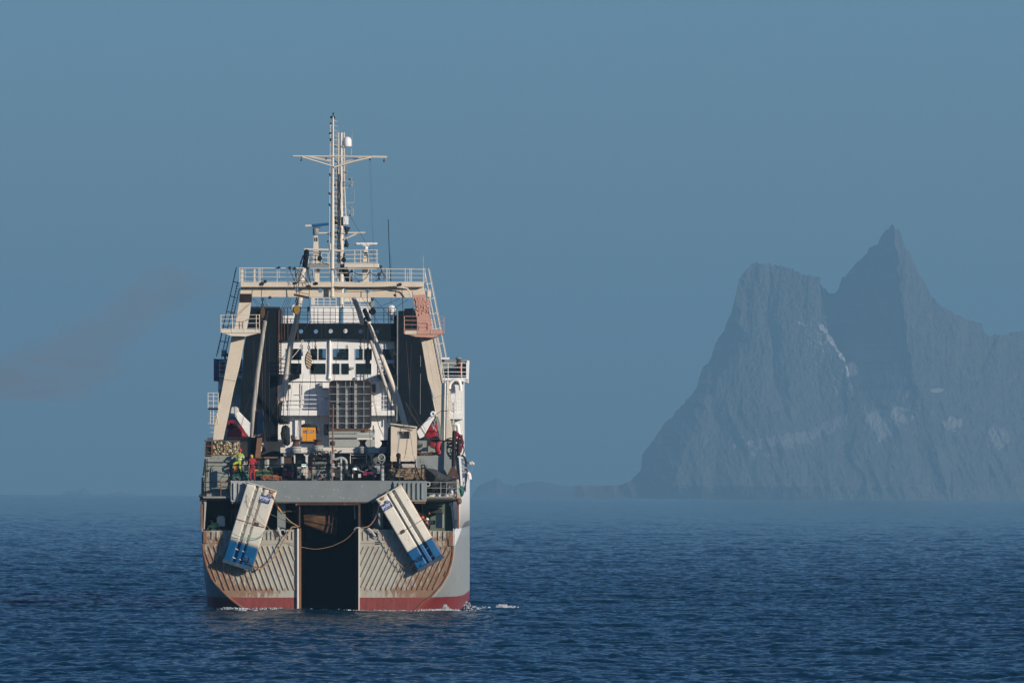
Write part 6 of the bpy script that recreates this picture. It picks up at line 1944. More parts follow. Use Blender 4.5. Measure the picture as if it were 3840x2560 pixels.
solo(heap('K', [(742, 1165), (790, 1160), (822, 1210), (830, 1260), (812, 1310), (775, 1335), (762, 1290)], 0.6, .4, 30, .08), 'net_bundle', paint("green_net", (0.02, 0.16, 0.12), .85, var=.5, scale=5), "green net bundle hanging at the starboard corner", "net")
solo(heap('K', [(590, 1150), (640, 1145), (640, 1190), (570, 1195)], 0.8, .15, 33, .04), 'cardboard_piece', wood, "tan flap sticking out of the platform clutter", "cardboard")
m = MB()
rr = random.Random(8)
for k in range(10):
    c = W('K', rr.uniform(585, 700), rr.uniform(540, 670), 3.2 + rr.uniform(0, 1))
    m.ring(c, rr.uniform(.3, .6), 0.035, 18, 4)
solo(m, 'hose_coil', black_m, "tangled black hose coils on the starboard house roof", "hose")
m = MB()
for k in range(36):
    x = rr.uniform(110, 420); y = rr.uniform(640, 690)
    m.line('K', [(x, y), (x + rr.uniform(20, 90), y + rr.uniform(-22, 16))], 3.4, 0.035, 4)
solo(m, 'rod_bundle', chain_m, "bundle of rusty rods lying on the roof right of the cab", "rods")
m = MB().rect('K', 95, 455, 268, 628, 5.0, 1.0); m.rect('K', 110, 475, 205, 510, 4.96, .05)
solo(m, 'deck_locker', grey, "grey deck locker under the starboard davit arm", "locker", bevel=.03)
solo(MB().poly('K', [(95, 520), (210, 515), (205, 545), (160, 555), (95, 550)], 4.4, .5), 'bin_lid', wood, "pale lid lying before the grey deck locker", "lid")
# black netting hung by the port funnel, hides of nets
for pts, lb in (([(1000, 620), (1040, 600), (1085, 640), (1090, 830), (1060, 850), (1000, 820), (975, 700)], "dark net hanging from lines right of the port funnel"),
                ([(955, 340), (1000, 335), (985, 480), (950, 600), (940, 470)], "narrow black net bag on the funnel edge"),
                ([(950, 480), (1085, 505), (1085, 590), (960, 600)], "black canvas bundle under the boat deck edge")):
    solo(heap('D', pts, 9.5, .5, len(pts), .12, 6), 'hanging_net', dark_net, lb, "net")
# cabinet
cab = empty('generator_cabinet', "bright yellow cabinet with a black label strip before the white house", "cabinet", W('D', 1310, 800, 22.6))
org = W('D', 1310, 800, 22.6)
MB().prism([W('D', x, y, 22.6) for x, y in rrect(1232, 632, 1390, 796, 3, 1)], 1.2).build('housing', yellow, cab, org, bevel=.03)
MB().rect('D', 1250, 668, 1368, 697, 22.58, .015).build('label_plate', black_m, cab, org)
MB().rect('D', 1215, 800, 1395, 826, 22.7, 1.1).build('skid', black_m, cab, org)
m = heap('D', [(1222, 632), (1225, 600), (1260, 588), (1300, 585), (1345, 600), (1385, 605), (1410, 625), (1412, 636)], 22.7, .3, 2, .06, 5)
solo(m, 'net_cover', dark_net, "black net piled on top of the yellow cabinet", "net")
solo(rope_pile('D', (1385, 630, 1420, 700), 22.8, .2, 14, .05, 5), 'hose_coil', tan_net, "khaki hose slung on the right side of the yellow cabinet", "hose")

def text_mesh(txt, size, mat, parent, M, name='lettering', shear=0.0, spacing=1.0, extrude=0.004, bold=False):
    cu = bpy.data.curves.new(name, 'FONT')
    cu.body = txt; cu.size = size; cu.align_x = 'CENTER'; cu.align_y = 'CENTER'; cu.extrude = extrude; cu.shear = shear; cu.space_character = spacing
    if bold: cu.offset = size * 0.02
    t = bpy.data.objects.new('t', cu); C.objects.link(t)
    dg = bpy.context.evaluated_depsgraph_get()
    me = bpy.data.meshes.new_from_object(t.evaluated_get(dg))
    bpy.data.objects.remove(t)
    me.materials.clear(); me.materials.append(mat)
    me.transform(M)
    o = bpy.data.objects.new(name, me); C.objects.link(o); o.parent = parent
    return o
UP = Matrix(((1, 0, 0, 0), (0, 0, -1, 0), (0, 1, 0, 0), (0, 0, 0, 1)))     # text plane facing astern
lbl_m = paint("label_white", (0.75, 0.75, 0.75), .5)
lbl_p = paint("label_pink", (0.6, 0.3, 0.4), .5)
for txt, x, y, s_, mt in (("atp", 1268, 681, .17, lbl_p), ("Generators", 1325, 675, .085, lbl_m), ("6800 0133", 1325, 688, .105, lbl_m)):
    p = W('D', x, y, 22.565) - org
    text_mesh(txt, s_, mt, cab, Matrix.Translation(p) @ UP, 'lettering', bold=True)

m = MB().poly('J', [(565, 1205), (850, 1205), (860, 1310), (840, 1330), (825, 1250), (690, 1235), (680, 1300), (575, 1305)], 1.7, .35)
solo(m, 'tub', magenta, "magenta plastic tub on deck right of the second floodlight", "tub", bevel=.03)
solo(heap('I', [(330, 1200), (560, 1200), (590, 1300), (450, 1320), (320, 1300)], 2.4, .3, 3, .08), 'bag', magenta, "dull magenta bag in the dark left of the first floodlight", "bag")
solo(MB().rect('I', 1005, 1070, 1038, 1220, 1.4, .3), 'bag', magenta, "thin magenta bag hung on the rack tower", "bag", bevel=.03)
orange_c = paint("orange_crate_plastic", (0.62, 0.24, 0.04), .5, var=.1)
m = MB()
for y in (932, 972, 1012, 1052): m.rect('N', 150, y, 247, y + 34, 1.5, .5)
m.rect('N', 150, 932, 158, 1090, 1.45, .05); m.rect('N', 239, 932, 247, 1090, 1.45, .05)
solo(m, 'orange_crate', orange_c, "orange crate between the legs of the person in yellow", "crate")
solo(MB().poly('N', [(565, 1058), (940, 1025), (935, 1110), (840, 1120), (620, 1110)], 2.4, .4), 'orange_bin', orange_c, "low orange bin behind the person in red", "bin", bevel=.03)
solo(MB().rect('N', 1095, 1018, 1225, 1068, 2.3, .4), 'orange_bin', orange_c, "orange bin edge above the green rope coil", "bin", bevel=.03)
m = MB(); m.tube(curve_pts([W('N', 905, 760, 1.6), W('N', 925, 850, 1.6), W('N', 920, 1040, 1.6)]), .17, 8)
solo(m, 'fender', dark_net, "dark cylindrical fender standing right of the person in red", "fender", smooth=True)

# floodlights with their lamps lit
lamp_m = new_mat("lit_lamp")
_b = lamp_m.node_tree.nodes['Principled BSDF']
_b.inputs['Emission Color'].default_value = (0.80, 1.0, 0.88, 1); _b.inputs['Emission Strength'].default_value = 1.5
def flood(label, z, hous, lens, d, mat):
    p = W(z, sum(q[0] for q in hous) / len(hous), max(q[1] for q in hous), d)
    e = empty('floodlight', label, 'floodlight', p)
    MB().prism([W(z, x, y, d) for x, y in hous], .3).build('housing', mat, e, p, bevel=.02)
    MB().prism([W(z, x, y, d - .03) for x, y in rrect(*lens, 8, 2)], .025).build('lens', lamp_m, e, p)
    return e, p
e, p = flood("lit floodlight in a dark green housing beside the rack tower", 'I', [(775, 1075), (775, 975), (800, 925), (850, 895), (900, 930), (932, 975), (932, 1075)], (792, 985, 920, 1060), 1.2, paint("dark_green_housing", (0.02, 0.06, 0.045), .5))
e, p = flood("lit floodlight under a rounded grey hood right of the gooseneck pipe", 'J', [(285, 1160), (290, 1100), (330, 1060), (380, 1045), (440, 1060), (490, 1105), (500, 1160)], (308, 1098, 412, 1142), 1.2, grey)

# hook blocks, chains
def chain(m, p, q, link=0.09, r=0.018):
    n = max(2, int((q - p).length / (link * 1.35)))
    for k in range(n):
        c = p.lerp(q, (k + .5) / n)
        t = (q - p).normalized()
        s = t.cross(Vector((0, 1, 0))).normalized() if k % 2 == 0 else Vector((0, 1, 0))
        pts = [c + t * link * .85 * math.cos(a) + s * link * .5 * math.sin(a) for a in np.linspace(0, 2 * math.pi, 9)]
        m.tube(pts, r, 4)
    return m

def stripe_mat(name, a, b, scale, ang):
    m = paint(name, a, .5, var=.1)
    bs = m.node_tree.nodes['Principled BSDF']
    base = bs.inputs['Base Color'].links[0].from_socket
    tc = nd(m, 'ShaderNodeTexCoord'); mp = nd(m, 'ShaderNodeMapping'); mp.inputs['Rotation'].default_value = (0, ang, 0)
    lk(m, tc.outputs['Object'], mp.inputs[0])
    w = nd(m, 'ShaderNodeTexWave'); w.wave_type = 'BANDS'; w.bands_direction = 'Z'; w.inputs['Scale'].default_value = scale
    lk(m, mp.outputs[0], w.inputs[0])
    g = nd(m, 'ShaderNodeMath', operation='GREATER_THAN'); g.inputs[1].default_value = 0.62; lk(m, w.outputs['Fac'], g.inputs[0])
    mx = nd(m, 'ShaderNodeMix', data_type='RGBA'); lk(m, g.outputs[0], mx.inputs[0]); lk(m, base, mx.inputs[6]); mx.inputs[7].default_value = (*b, 1)
    lk(m, mx.outputs[2], bs.inputs['Base Color'])
    return m
def hook_block(label, z, cx, y0, y1, hw, d, mat, ytop, rim=black_m, flat=0.5):
    p = W(z, cx, y1, d)
    e = empty('cargo_block', label, 'pulley block', p)
    ys = np.linspace(0, 1, 9)
    prof = [(math.sin(math.pi * (0.06 + 0.88 * t)) ** .8) for t in ys]
    L_ = [(cx - hw * f, y0 + (y1 - y0) * t) for t, f in zip(ys, prof)]; R_ = [(cx + hw * f, y0 + (y1 - y0) * t) for t, f in zip(ys, prof)]
    MB().prism([W(z, x, y, d) for x, y in L_ + R_[::-1]], .16).build('cheek', mat, e, p, bevel=.02)
    L2 = [(cx - hw * f * 1.1 - 6, y0 + (y1 - y0) * t) for t, f in zip(ys, prof)]; R2 = [(cx + hw * f * .7, y0 + (y1 - y0) * t) for t, f in zip(ys, prof)]
    MB().prism([W(z, x, y, d + .18) for x, y in L2 + R2[::-1]], .14).build('back_cheek', rim, e, p)
    m = MB(); chain(m, W(z, cx, ytop, d + .1), W(z, cx, y0 + 8, d + .1), .13, .03); m.build('shackle', black_m, e, p)
    return e
hook_block("striped cream and black pulley block hanging before the bridge windows", 'B', 1247, 1120, 1330, 38, 20.0, stripe_mat("cream_stripes", (.62, .48, .34), (.02, .018, .015), 1.9, R(-35)), 985)
hook_block("yellow and black striped pulley block below the gantry beam", 'B', 1104, 578, 685, 38, 9.5, stripe_mat("yellow_stripes", (.50, .30, .04), (.02, .018, .01), 2.3, R(10)), 440)
hook_block("brown striped pulley block at the port leg of the gantry", 'B', 704, 590, 735, 26, 9.5, stripe_mat("brown_stripes", (.16, .09, .04), (.015, .012, .01), 2.3, R(30)), 490)
hook_block("plain grey pulley block hanging right of the centre boom", 'C', 490, 530, 605, 26, 9.5, grey_g, 490)
hook_block("tall black pulley block hanging left of the starboard boom", 'C', 440, 1070, 1320, 26, 20.0, black, 1000)
hook_block("round black block left of the masts under the flying platform bar", 'L', 461, 820, 920, 36, 12, black_m, 760)
hook_block("round black block in front of the thick mast", 'L', 874, 850, 945, 38, 12, black_m, 790)
hook_block("square black block at the head of the starboard boom", 'C', 495, 615, 690, 38, 10.3, black, 590)
for z, x, y0, y1, lb in (('B', 1326, 980, 1110, "short hook chain hanging under the third porthole"), ('C', 350, 985, 1110, "short hook chain hanging under the rightmost portholes")):
    m = chain(MB(), W(z, x, y0, 24.8), W(z, x, y1 - 30, 24.8), .12, .025); m.line(z, [(x, y1 - 45), (x + 2, y1)], 24.8, .06)
    solo(m, 'hook_chain', black_m, lb, "chain")
m = chain(MB(), W('B', 1175, 990, 24.8), W('B', 1150, 1075, 24.8), .12, .03); m.line('B', [(1150, 1075), (1090, 1150), (1030, 1220)], 24.8, .025)
solo(m, 'hook_chain', white_d, "slanting pale chain and strop left of the striped block", "chain")
# day shapes: two black cones tip to tip
for pts, lb in (([(868, 320), (910, 318), (985, 335), (908, 487)], "upper black netted day cone beside the thick mast"), ([(908, 510), (955, 620), (945, 680), (870, 665)], "lower black netted day cone beside the thick mast")):
    solo(heap('L', pts, 27.5, .35, 3, .02, 4), 'day_cone', paint("black_mesh", (.02, .022, .026), .8), lb, "day shape")
# lifebuoys seen edge-on
for z, x, y, d, lb in (('B', 211, 1312, 27.5, "orange lifebuoy on the port bridge wing"), ('C', 1530, 1325, 27.5, "orange lifebuoy on the starboard bridge wing")):
    p = W(z, x, y, d)
    e = empty('lifebuoy', lb, 'lifebuoy', p)
    o = MB().ring(p, .32, .085, 20, 8, 'X').build('ring', orange, e, p, smooth=True)
    for s_ in (1, -1): MB().ring(p + Vector((0, 0, .32 * s_)), .09, .012, 8, 4, 'Y').build('band', white, e, p)

# rescue boats under the davits: lofted hulls
def boat(z, sec, d, length, label, mat=red, top=None):
    p0 = W(z, sum(q[0] for q in sec) / len(sec), max(q[1] for q in sec), d)
    e = empty('rescue_boat', label, 'boat', p0)
    c = sum((W(z, x, y, d) for x, y in sec), Vector()) / len(sec)
    vs = []; fs = []; n = len(sec); ks = [0, .08, .25, .5, .75, .92, 1.0]; sc = [.72, .93, 1, 1, .9, .55, .1]
    for t, s in zip(ks, sc):
        for x, y in sec:
            q = W(z, x, y, d); v = q - c
            vs.append(c + Vector((v.x * s, 0, v.z * (s * .6 + .4))) + Vector((0, t * length, 0)))
    for i in range(len(ks) - 1):
        for k in range(n):
            fs.append((i * n + k, i * n + (k + 1) % n, (i + 1) * n + (k + 1) % n, (i + 1) * n + k))
    fs.append(tuple(range(n))); fs.append(tuple((len(ks) - 1) * n + k for k in range(n)))
    MB().add(vs, fs).build('hull', mat, e, p0, smooth=False, bevel=.05)
    return e, p0
e, p0 = boat('D', [(330, 690), (335, 655), (400, 645), (450, 650), (520, 655), (560, 690), (585, 745), (500, 762), (345, 758)], 17.5, 5.5, "red rescue boat behind the port gantry leg")
MB().poly('D', [(350, 650), (355, 565), (400, 540), (440, 560), (480, 600), (515, 610), (530, 655)], 18, 2.5).build('canopy', red, e, p0, bevel=.08)
m = MB()
for k in range(26): m.line('D', [(rr.uniform(370, 490), rr.uniform(560, 640)), (rr.uniform(370, 500), rr.uniform(580, 660))], 17.7, .03, 4)
m.build('lashing', dark, e, p0)
e, p0 = boat('K', [(190, 380), (215, 330), (300, 318), (400, 320), (435, 400), (440, 432), (300, 440), (200, 432)], 17.5, 5.5, "red rescue boat behind the starboard davit arm")
MB().poly('K', [(240, 322), (300, 240), (350, 180), (395, 180), (420, 322)], 18, 2.5).build('canopy', red, e, p0, bevel=.08)
m = MB(); chain(m, W('K', 362, 120, 17.2), W('K', 372, 215, 17.2), .15, .03); chain(m, W('K', 340, 200, 17.2), W('K', 350, 290, 17.2), .14, .03); m.line('K', [(350, 240), (400, 320)], 17.2, .04); m.build('lashing', grey_l, e, p0)
e, p0 = boat('K', [(632, 288), (700, 308), (750, 348), (792, 398), (822, 480), (812, 530), (790, 600), (776, 655), (755, 600), (740, 500), (690, 440)], 14, 4.5, "red boat with pale stripes slung outboard on the starboard side")
m = MB()
for x, y in ((715, 410), (765, 428), (780, 520)): m.rect('K', x - 14, y - 5, x + 14, y + 5, 13.9, .03)
m.build('stripe', white, e, p0)
MB().line('K', [(700, 460), (818, 490)], 13.85, .03).line('K', [(790, 370), (792, 400), (800, 480)], 13.85, .06).build('rubbing_strake', brown, e, p0)
solo(MB().poly('K', [(278, 480), (378, 485), (370, 590), (300, 560)], 8, 1.0), 'red_locker', red, "dark red locker under the starboard rescue boat", "locker", bevel=.05)
m = MB(); m.ball(W('K', 436, 575, 6.5), .28, .25, .45, 12, 8); m.ball(W('K', 440, 635, 6.5), .26, .25, .28, 10, 6)
solo(m, 'buoy', paint("salmon_red_buoy", (.55, .04, .045), .45), "bright red buoys stacked beside the grey roof column", "buoy", smooth=True)
# davit arms are fixed to the ship
MB().poly('D', [(432, 492), (485, 442), (560, 520), (640, 600), (632, 700), (605, 748), (560, 690)], 16.4, .5).build('davit_arm', white, trawler, bevel=.04)
MB().poly('D', [(382, 470), (395, 400), (440, 385), (478, 400), (492, 440), (450, 500), (420, 470)], 16.2, .6).build('davit_cover', canvas, trawler, bevel=.05)
q = MB().poly('K', [(88, 318), (292, 88), (372, 96), (300, 215), (200, 398), (180, 412), (130, 430)], 16.4, .5).build('davit_arm', white, trawler, bevel=.04)
MB().ring(W('K', 345, 48, 16.4), .14, .07, 14, 6).build('davit_eye', white, q, smooth=True)
MB().rect('K', 328, 50, 360, 100, 16.5, .3).build('davit_neck', white, q)

# ------------------------------------------------------------------ trawl doors
door_w = paint("door_cream_paint", (0.70, 0.67, 0.58), .42, var=.14, rust=.36, rscale=3.0, rcol=(.34, .19, .09), streak=.36)
door_b = paint("door_blue_paint", (0.003, 0.095, 0.25), .4, var=.3, rust=.25, rscale=3.0, rcol=(.03, .035, .04))
logo_blue = paint("logo_blue", (0.018, 0.045, 0.21), .45, var=.05)
logo_white = paint("logo_white", (0.72, 0.74, 0.78), .45, var=.05)
rust_edge = paint("rusty_orange_edge", (0.42, 0.2, 0.09), .7, var=.3, rust=.5, rcol=(.3, .11, .04))

def trawl_door(z, TL, TR, BR, BL, d, mirror, label, vb, vseam):
    c = [W(z, *TL, d), W(z, *TR, d), W(z, *BR, d), W(z, *BL, d)]
    org = (c[2] + c[3]) / 2
    e = empty('otter_board', label, 'trawl door', org)
    def pt(u, v, dep=0.0):
        uu = 1 - u if mirror else u
        a = c[0].lerp(c[1], uu); b = c[3].lerp(c[2], uu)
        q = a.lerp(b, v); q.y += dep
        return q
    # profile across the door (u as on the starboard one)
    prof = []
    for k in range(9):
        t = k / 8; prof.append((0.40 * t, 0.03 * (1 - t) ** 2 + 0.09 * t))
    segA = prof
    segB = [(0.48 + 0.12 * k / 4, 0.0 + 0.04 * (k / 4)) for k in range(5)]
    segC = [(0.71 + 0.29 * k / 8, 0.0 + 0.08 * (k / 8) ** 1.2) for k in range(9)]
    bandA = [(0.40, 0.09), (0.405, 0.26), (0.465, 0.26), (0.48, 0.0)]; bandB = [(0.60, 0.04), (0.605, 0.26), (0.69, 0.26), (0.71, 0.0)]
    nv = 14
    for (v0, v1, mat, nm) in ((0.0, vb, door_w, 'upper_foil'), (vb, 1.0, door_b, 'lower_foil')):
        for s in (segA, segB, segC, bandA, bandB):
            vs = []; fs = []
            for i in range(nv + 1):
                v = v0 + (v1 - v0) * i / nv
                for u, dep in s: vs.append(pt(u, v, dep))
            n = len(s)
            for i in range(nv):
                for j in range(n - 1): fs.append((i * n + j, i * n + j + 1, (i + 1) * n + j + 1, (i + 1) * n + j))
            q = MB().add(vs, fs)
            o = q.build(nm, mat, e, org, smooth=True)
            so_ = o.modifiers.new('plate', 'SOLIDIFY'); so_.thickness = 0.035
            # thickness goes away from the viewer whichever way the faces turned
            me = o.data
            so_.offset = -1 if sum(p.normal.y * p.area for p in me.polygons) < 0 else 1
            so_.offset = -so_.offset if False else so_.offset
    # brackets across the gaps
    m = MB()
    N_ = 9
    for k in range(N_):
        v = 0.06 + 0.88 * k / (N_ - 1)
        if abs(v - vseam) < .03: continue
        for ua, da, ub, db in ((0.385, 0.26, 0.50, -0.01), (0.585, .2, 0.73, -0.01)):
            a = pt(ua, v, da - .02); b = pt(ub, v - .012, db - .02)
            w = (pt(ua, v + .004, da) - pt(ua, v, da))
            m.add([a, b, b + w * 1.2 + Vector((0, .2, 0)), a + w * 1.2 + Vector((0, .05, 0)), a + w * 2, b + w * 2], [(0, 1, 2, 3), (0, 1, 5, 4)])
    m.build('bracket', door_w, e, org)
    # transverse seam plate
    m = MB()
    pts = [pt(u, vseam, dep - .05) for u, dep in segA + [(0.48, 0.0)] + segB + [(0.71, 0)] + segC]
    m.tube(pts, .022, 4)
    m.build('seam', rust_edge if mirror else wood, e, org)
    # rim bars
    m = MB()
    m.tube([pt(1.0 if not mirror else 0.0, v, .10 if mirror else .3) for v in np.linspace(0, 1, 12)], .035, 5)
    m.build('edge_bar', rust_edge, e, org)
    m = MB(); m.tube([pt(0.0 if not mirror else 1.0, v, .08 if not mirror else .3) for v in np.linspace(0, 1, 12)], .03, 5)
    m.build('edge_bar', rust_edge if not mirror else wood, e, org)
    # shoe along the bottom, end plate on top
    def slab(v0, v1, dn, df, mat, nm, bl=0.0):
        a, b = pt(-.01, v0, dn), pt(1.01, v0, dn); c_, d_ = pt(1.01, v1, dn), pt(-.01, v1, dn)
        q = MB().prism([a, b, c_, d_] if not mirror else [b, a, d_, c_], df - dn)
        return q.build(nm, mat, e, org, bevel=.01)
    slab(0.985, 1.03, -.12, .45, paint("worn_blue_steel" if not mirror else "worn_blue_steel_b", (0.03, 0.07, 0.12), .55, var=.3, rust=.5), 'shoe')
    slab(-0.004, 0.006, -.03, .34, door_w, 'end_plate')
    # towing bracket hole
    hu, hv = (0.22, 0.50) if not mirror else (0.30, 0.46)
    cc = pt(hu, hv, -0.0)
    ax = (pt(hu + .1, hv) - pt(hu, hv)).normalized(); az = (pt(hu, hv - .1) - pt(hu, hv)).normalized()
    hw, hh = .17, .12
    o_ = Vector((0, .085, 0))
    q = MB().prism([cc - ax * hw - az * hh - o_ * .2, cc + ax * hw - az * hh * .8 - o_ * .2, cc + ax * hw + az * hh - o_ * .2, cc - ax * hw * .8 + az * hh * .9 - o_ * .2], .12)
    q.build('tow_bracket', brown, e, org, bevel=.02)
    # hanging eye
    MB().ring(pt(.48, -.005, .1), .09, .022, 14, 5).build('lifting_eye', paint("eye_paint" if not mirror else "eye_paint_b", (.55, .4, .28), .5), e, org)
    # dented lower shackle plates
    m = MB()
    for k in range(7):
        u0 = random.uniform(.05, .3); v0 = random.uniform(.86, .96)
        a = pt(u0, v0, .02); m.add([a, pt(u0 + .14, v0 - .02, .06), pt(u0 + .1, v0 + .02, -.09)], [(0, 1, 2)])
    o = m.build('dented_plate', door_b, e, org); o.modifiers.new('t', 'SOLIDIFY').thickness = .02
    m = MB()
    for k in range(5):
        u0 = random.uniform(.02, .18); v0 = random.uniform(.012, .03)
        a = pt(u0, v0, .04); m.add([a, pt(u0 + .12, v0 - .01, .06), pt(u0 + .08, v0 + .02, -.05)], [(0, 1, 2)])
    o = m.build('dented_plate', rust_edge, e, org); o.modifiers.new('t', 'SOLIDIFY').thickness = .02
    # logo
    lc = {False: (0.20, 0.135), True: (0.29, 0.135)}[mirror]
    ctr = pt(lc[0], lc[1], -.025)
    ax = (pt(lc[0] + .1 * (-1 if mirror else 1), lc[1]) - pt(lc[0], lc[1])); ax.y = 0; ax.normalize()
    ang = math.atan2(ax.z, ax.x)
    Mx = Matrix.Translation(ctr - org) @ Matrix.Rotation(-ang, 4, 'Y') @ UP
    plate = bpy.data.meshes.new('logo_plate')
    bm = bmesh.new(); bmesh.ops.create_cube(bm, size=1.0); bmesh.ops.scale(bm, vec=(.72, .46, .02), verts=bm.verts); bm.to_mesh(plate); bm.free()
    plate.transform(Matrix.Translation((0, 0, 0))); plate.transform(Mx); plate.materials.append(logo_blue)
    po = bpy.data.objects.new('logo_plate', plate); C.objects.link(po); po.parent = e
    text_mesh('polar', .335, logo_white, po, Mx @ Matrix.Translation((-.01, .065, .014)), bold=True)
    text_mesh('JUPITER', .125, logo_white, po, Mx @ Matrix.Translation((0, -.135, .014)), spacing=1.15)
    m = MB(); m.lathe(Vector((0, 0, 0)), [(.115, 0), (.115, .012)], 18)
    mo = m.build('logo_disc', logo_blue, po); mo.data.transform(Mx @ Matrix.Translation((.16, .25, 0)))
    for k in (-1, 0, 1):
        q = MB().tube([Vector((.05 * k + .02 * math.sin(t), .09 * math.cos(t), .014)) for t in np.linspace(0.1, 3.0, 8)], .008, 4)
        qo = q.build('logo_stroke', logo_white, po); qo.data.transform(Mx @ Matrix.Translation((.16, .25, 0)))
    return e, pt
eL, ptL = trawl_door('F', (525, 75), (835, 170), (575, 985), (272, 890), -0.85, True, "white and blue trawl door hung on the port quarter, logo at its right edge", .745, .47)
eR, ptR = trawl_door('G', (478, 258), (740, 105), (1178, 845), (915, 1003), -0.85, False, "white and blue trawl door hung on the starboard quarter, logo at its left edge", .742, .50)

# ropes, pennants and chains of the doors
def rope(label, z, pts, d, r, mat, cat='rope', name='rope', smooth_k=6):
    q = MB().tube(curve_pts([W(z, p[0], p[1], p[2] if len(p) > 2 else d) for p in pts], smooth_k), r, 6)
    return solo(q, name, mat, label, cat, smooth=True)
rope("thick tan pennant hanging from the ramp corner to the port door's lower chain", 'F', [(1075, 538), (1030, 545), (990, 550), (960, 600), (900, 700), (830, 820), (790, 880), (720, 945), (655, 985)], -0.35, .045, tan_rope)
rope("tan pennant from the port door's upper chain to the ramp corner", 'F', [(845, 345), (900, 410), (950, 465), (1000, 505), (1050, 535)], -0.4, .036, tan_rope)
q = MB(); chain(q, W('F', 775, 190, -1.0), W('F', 845, 345, -.5), .10, .022); solo(q, 'chain', chain_m, "rusty chain at the upper right corner of the port trawl door", "chain")
q = MB(); chain(q, W('F', 510, 870, -1.05), W('F', 570, 950, -.9), .10, .022); chain(q, W('F', 570, 950, -.9), W('F', 655, 985, -.4), .10, .022); solo(q, 'chain', chain_m, "rusty chain at the lower corner of the port trawl door", "chain")
q = MB(); q.line('F', [(640, 985), (672, 985)], -.5, .08, 8); q.line('F', [(840, 335), (880, 385)], -.5, .06, 8); solo(q, 'shackle', paint("orange_shackle", (.6, .28, .06), .6), "orange shackles on the port door's pennant", "shackle")
rope("long pale wire from the port rail across the door, transom and ramp mouth", 'F', [(430, 20, 1), (450, 70, 0), (560, 290, -1.1), (720, 520, -1.0), (800, 600, -.3), (900, 680, -.2), (1040, 740, -.15), (1100, 757, -.1), (1250, 777, 0), (1400, 750, .1), (1456, 728, .1), (1540, 688, .1), (1600, 640, .1), (1645, 590, .05), (1680, 558, 0)], 0, .014, tan_rope, smooth_k=4)
rope("green rope slung round the port trawl door", 'F', [(365, 610), (430, 640), (510, 660), (600, 665), (670, 655), (720, 615), (755, 560)], -1.1, .022, paint("bright_green_rope", (.10, .40, .28), .8))
rope("thin green line from the port door to the ramp corner", 'F', [(765, 410, -.5), (900, 470, -.2), (1050, 530, 0)], 0, .018, green_rope)
rope("tan rope from the starboard fairlead to the starboard door's chain", 'G', [(455, 560, -.2), (500, 610, -.3), (560, 680, -.3), (620, 790, -.3), (680, 885, -.35), (760, 970, -.4)], 0, .03, tan_rope)
rope("dark rope running from the ramp corner to the starboard upper chain", 'G', [(290, 560, -.1), (370, 548, -.1), (420, 520, -.1), (460, 465, -.2), (480, 420, -.4)], 0, .035, tan_rope)
q = MB(); chain(q, W('G', 515, 285, -1.0), W('G', 480, 440, -.5), .10, .022); solo(q, 'chain', chain_m, "rusty chain at the upper left corner of the starboard trawl door", "chain")
q = MB(); chain(q, W('G', 905, 885, -1.0), W('G', 830, 985, -.6), .10, .022); chain(q, W('G', 830, 985, -.6), W('G', 760, 985, -.4), .10, .022); solo(q, 'chain', chain_m, "rusty chain at the lower corner of the starboard trawl door", "chain")
for z, pts, lb in (('F', [(845, 555), (855, 590), (875, 635)], "thick silvery braided strop in the port fairlead"), ('G', [(395, 560), (425, 590), (465, 640)], "thick silvery braided strop in the starboard fairlead")):
    cp = curve_pts([W(z, x, y, -.2) for x, y in pts], 8)
    q = MB()
    for k in range(3): q.tube([p + Vector((.05 * math.cos(i * 1.1 + k * 2.1), .05 * math.sin(i * 1.1 + k * 2.1) - .04, 0)) for i, p in enumerate(cp)], .05, 5)
    solo(q, 'braided_strop', pale_rope, lb, "rope")
q = MB()
cp = curve_pts([W('S', 1850, 720, 0), W('S', 1900, 680, -.1), W('S', 1960, 675, -.15), W('S', 2015, 695, -.1)], 6)
for k in range(3): q.tube([p + Vector((0, .03 * math.cos(i * 1.2 + k * 2.1), .03 * math.sin(i * 1.2 + k * 2.1))) for i, p in enumerate(cp)], .035, 5)
solo(q, 'braided_strop', pale_rope, "pale braided strop looped over the starboard ramp post", "rope")

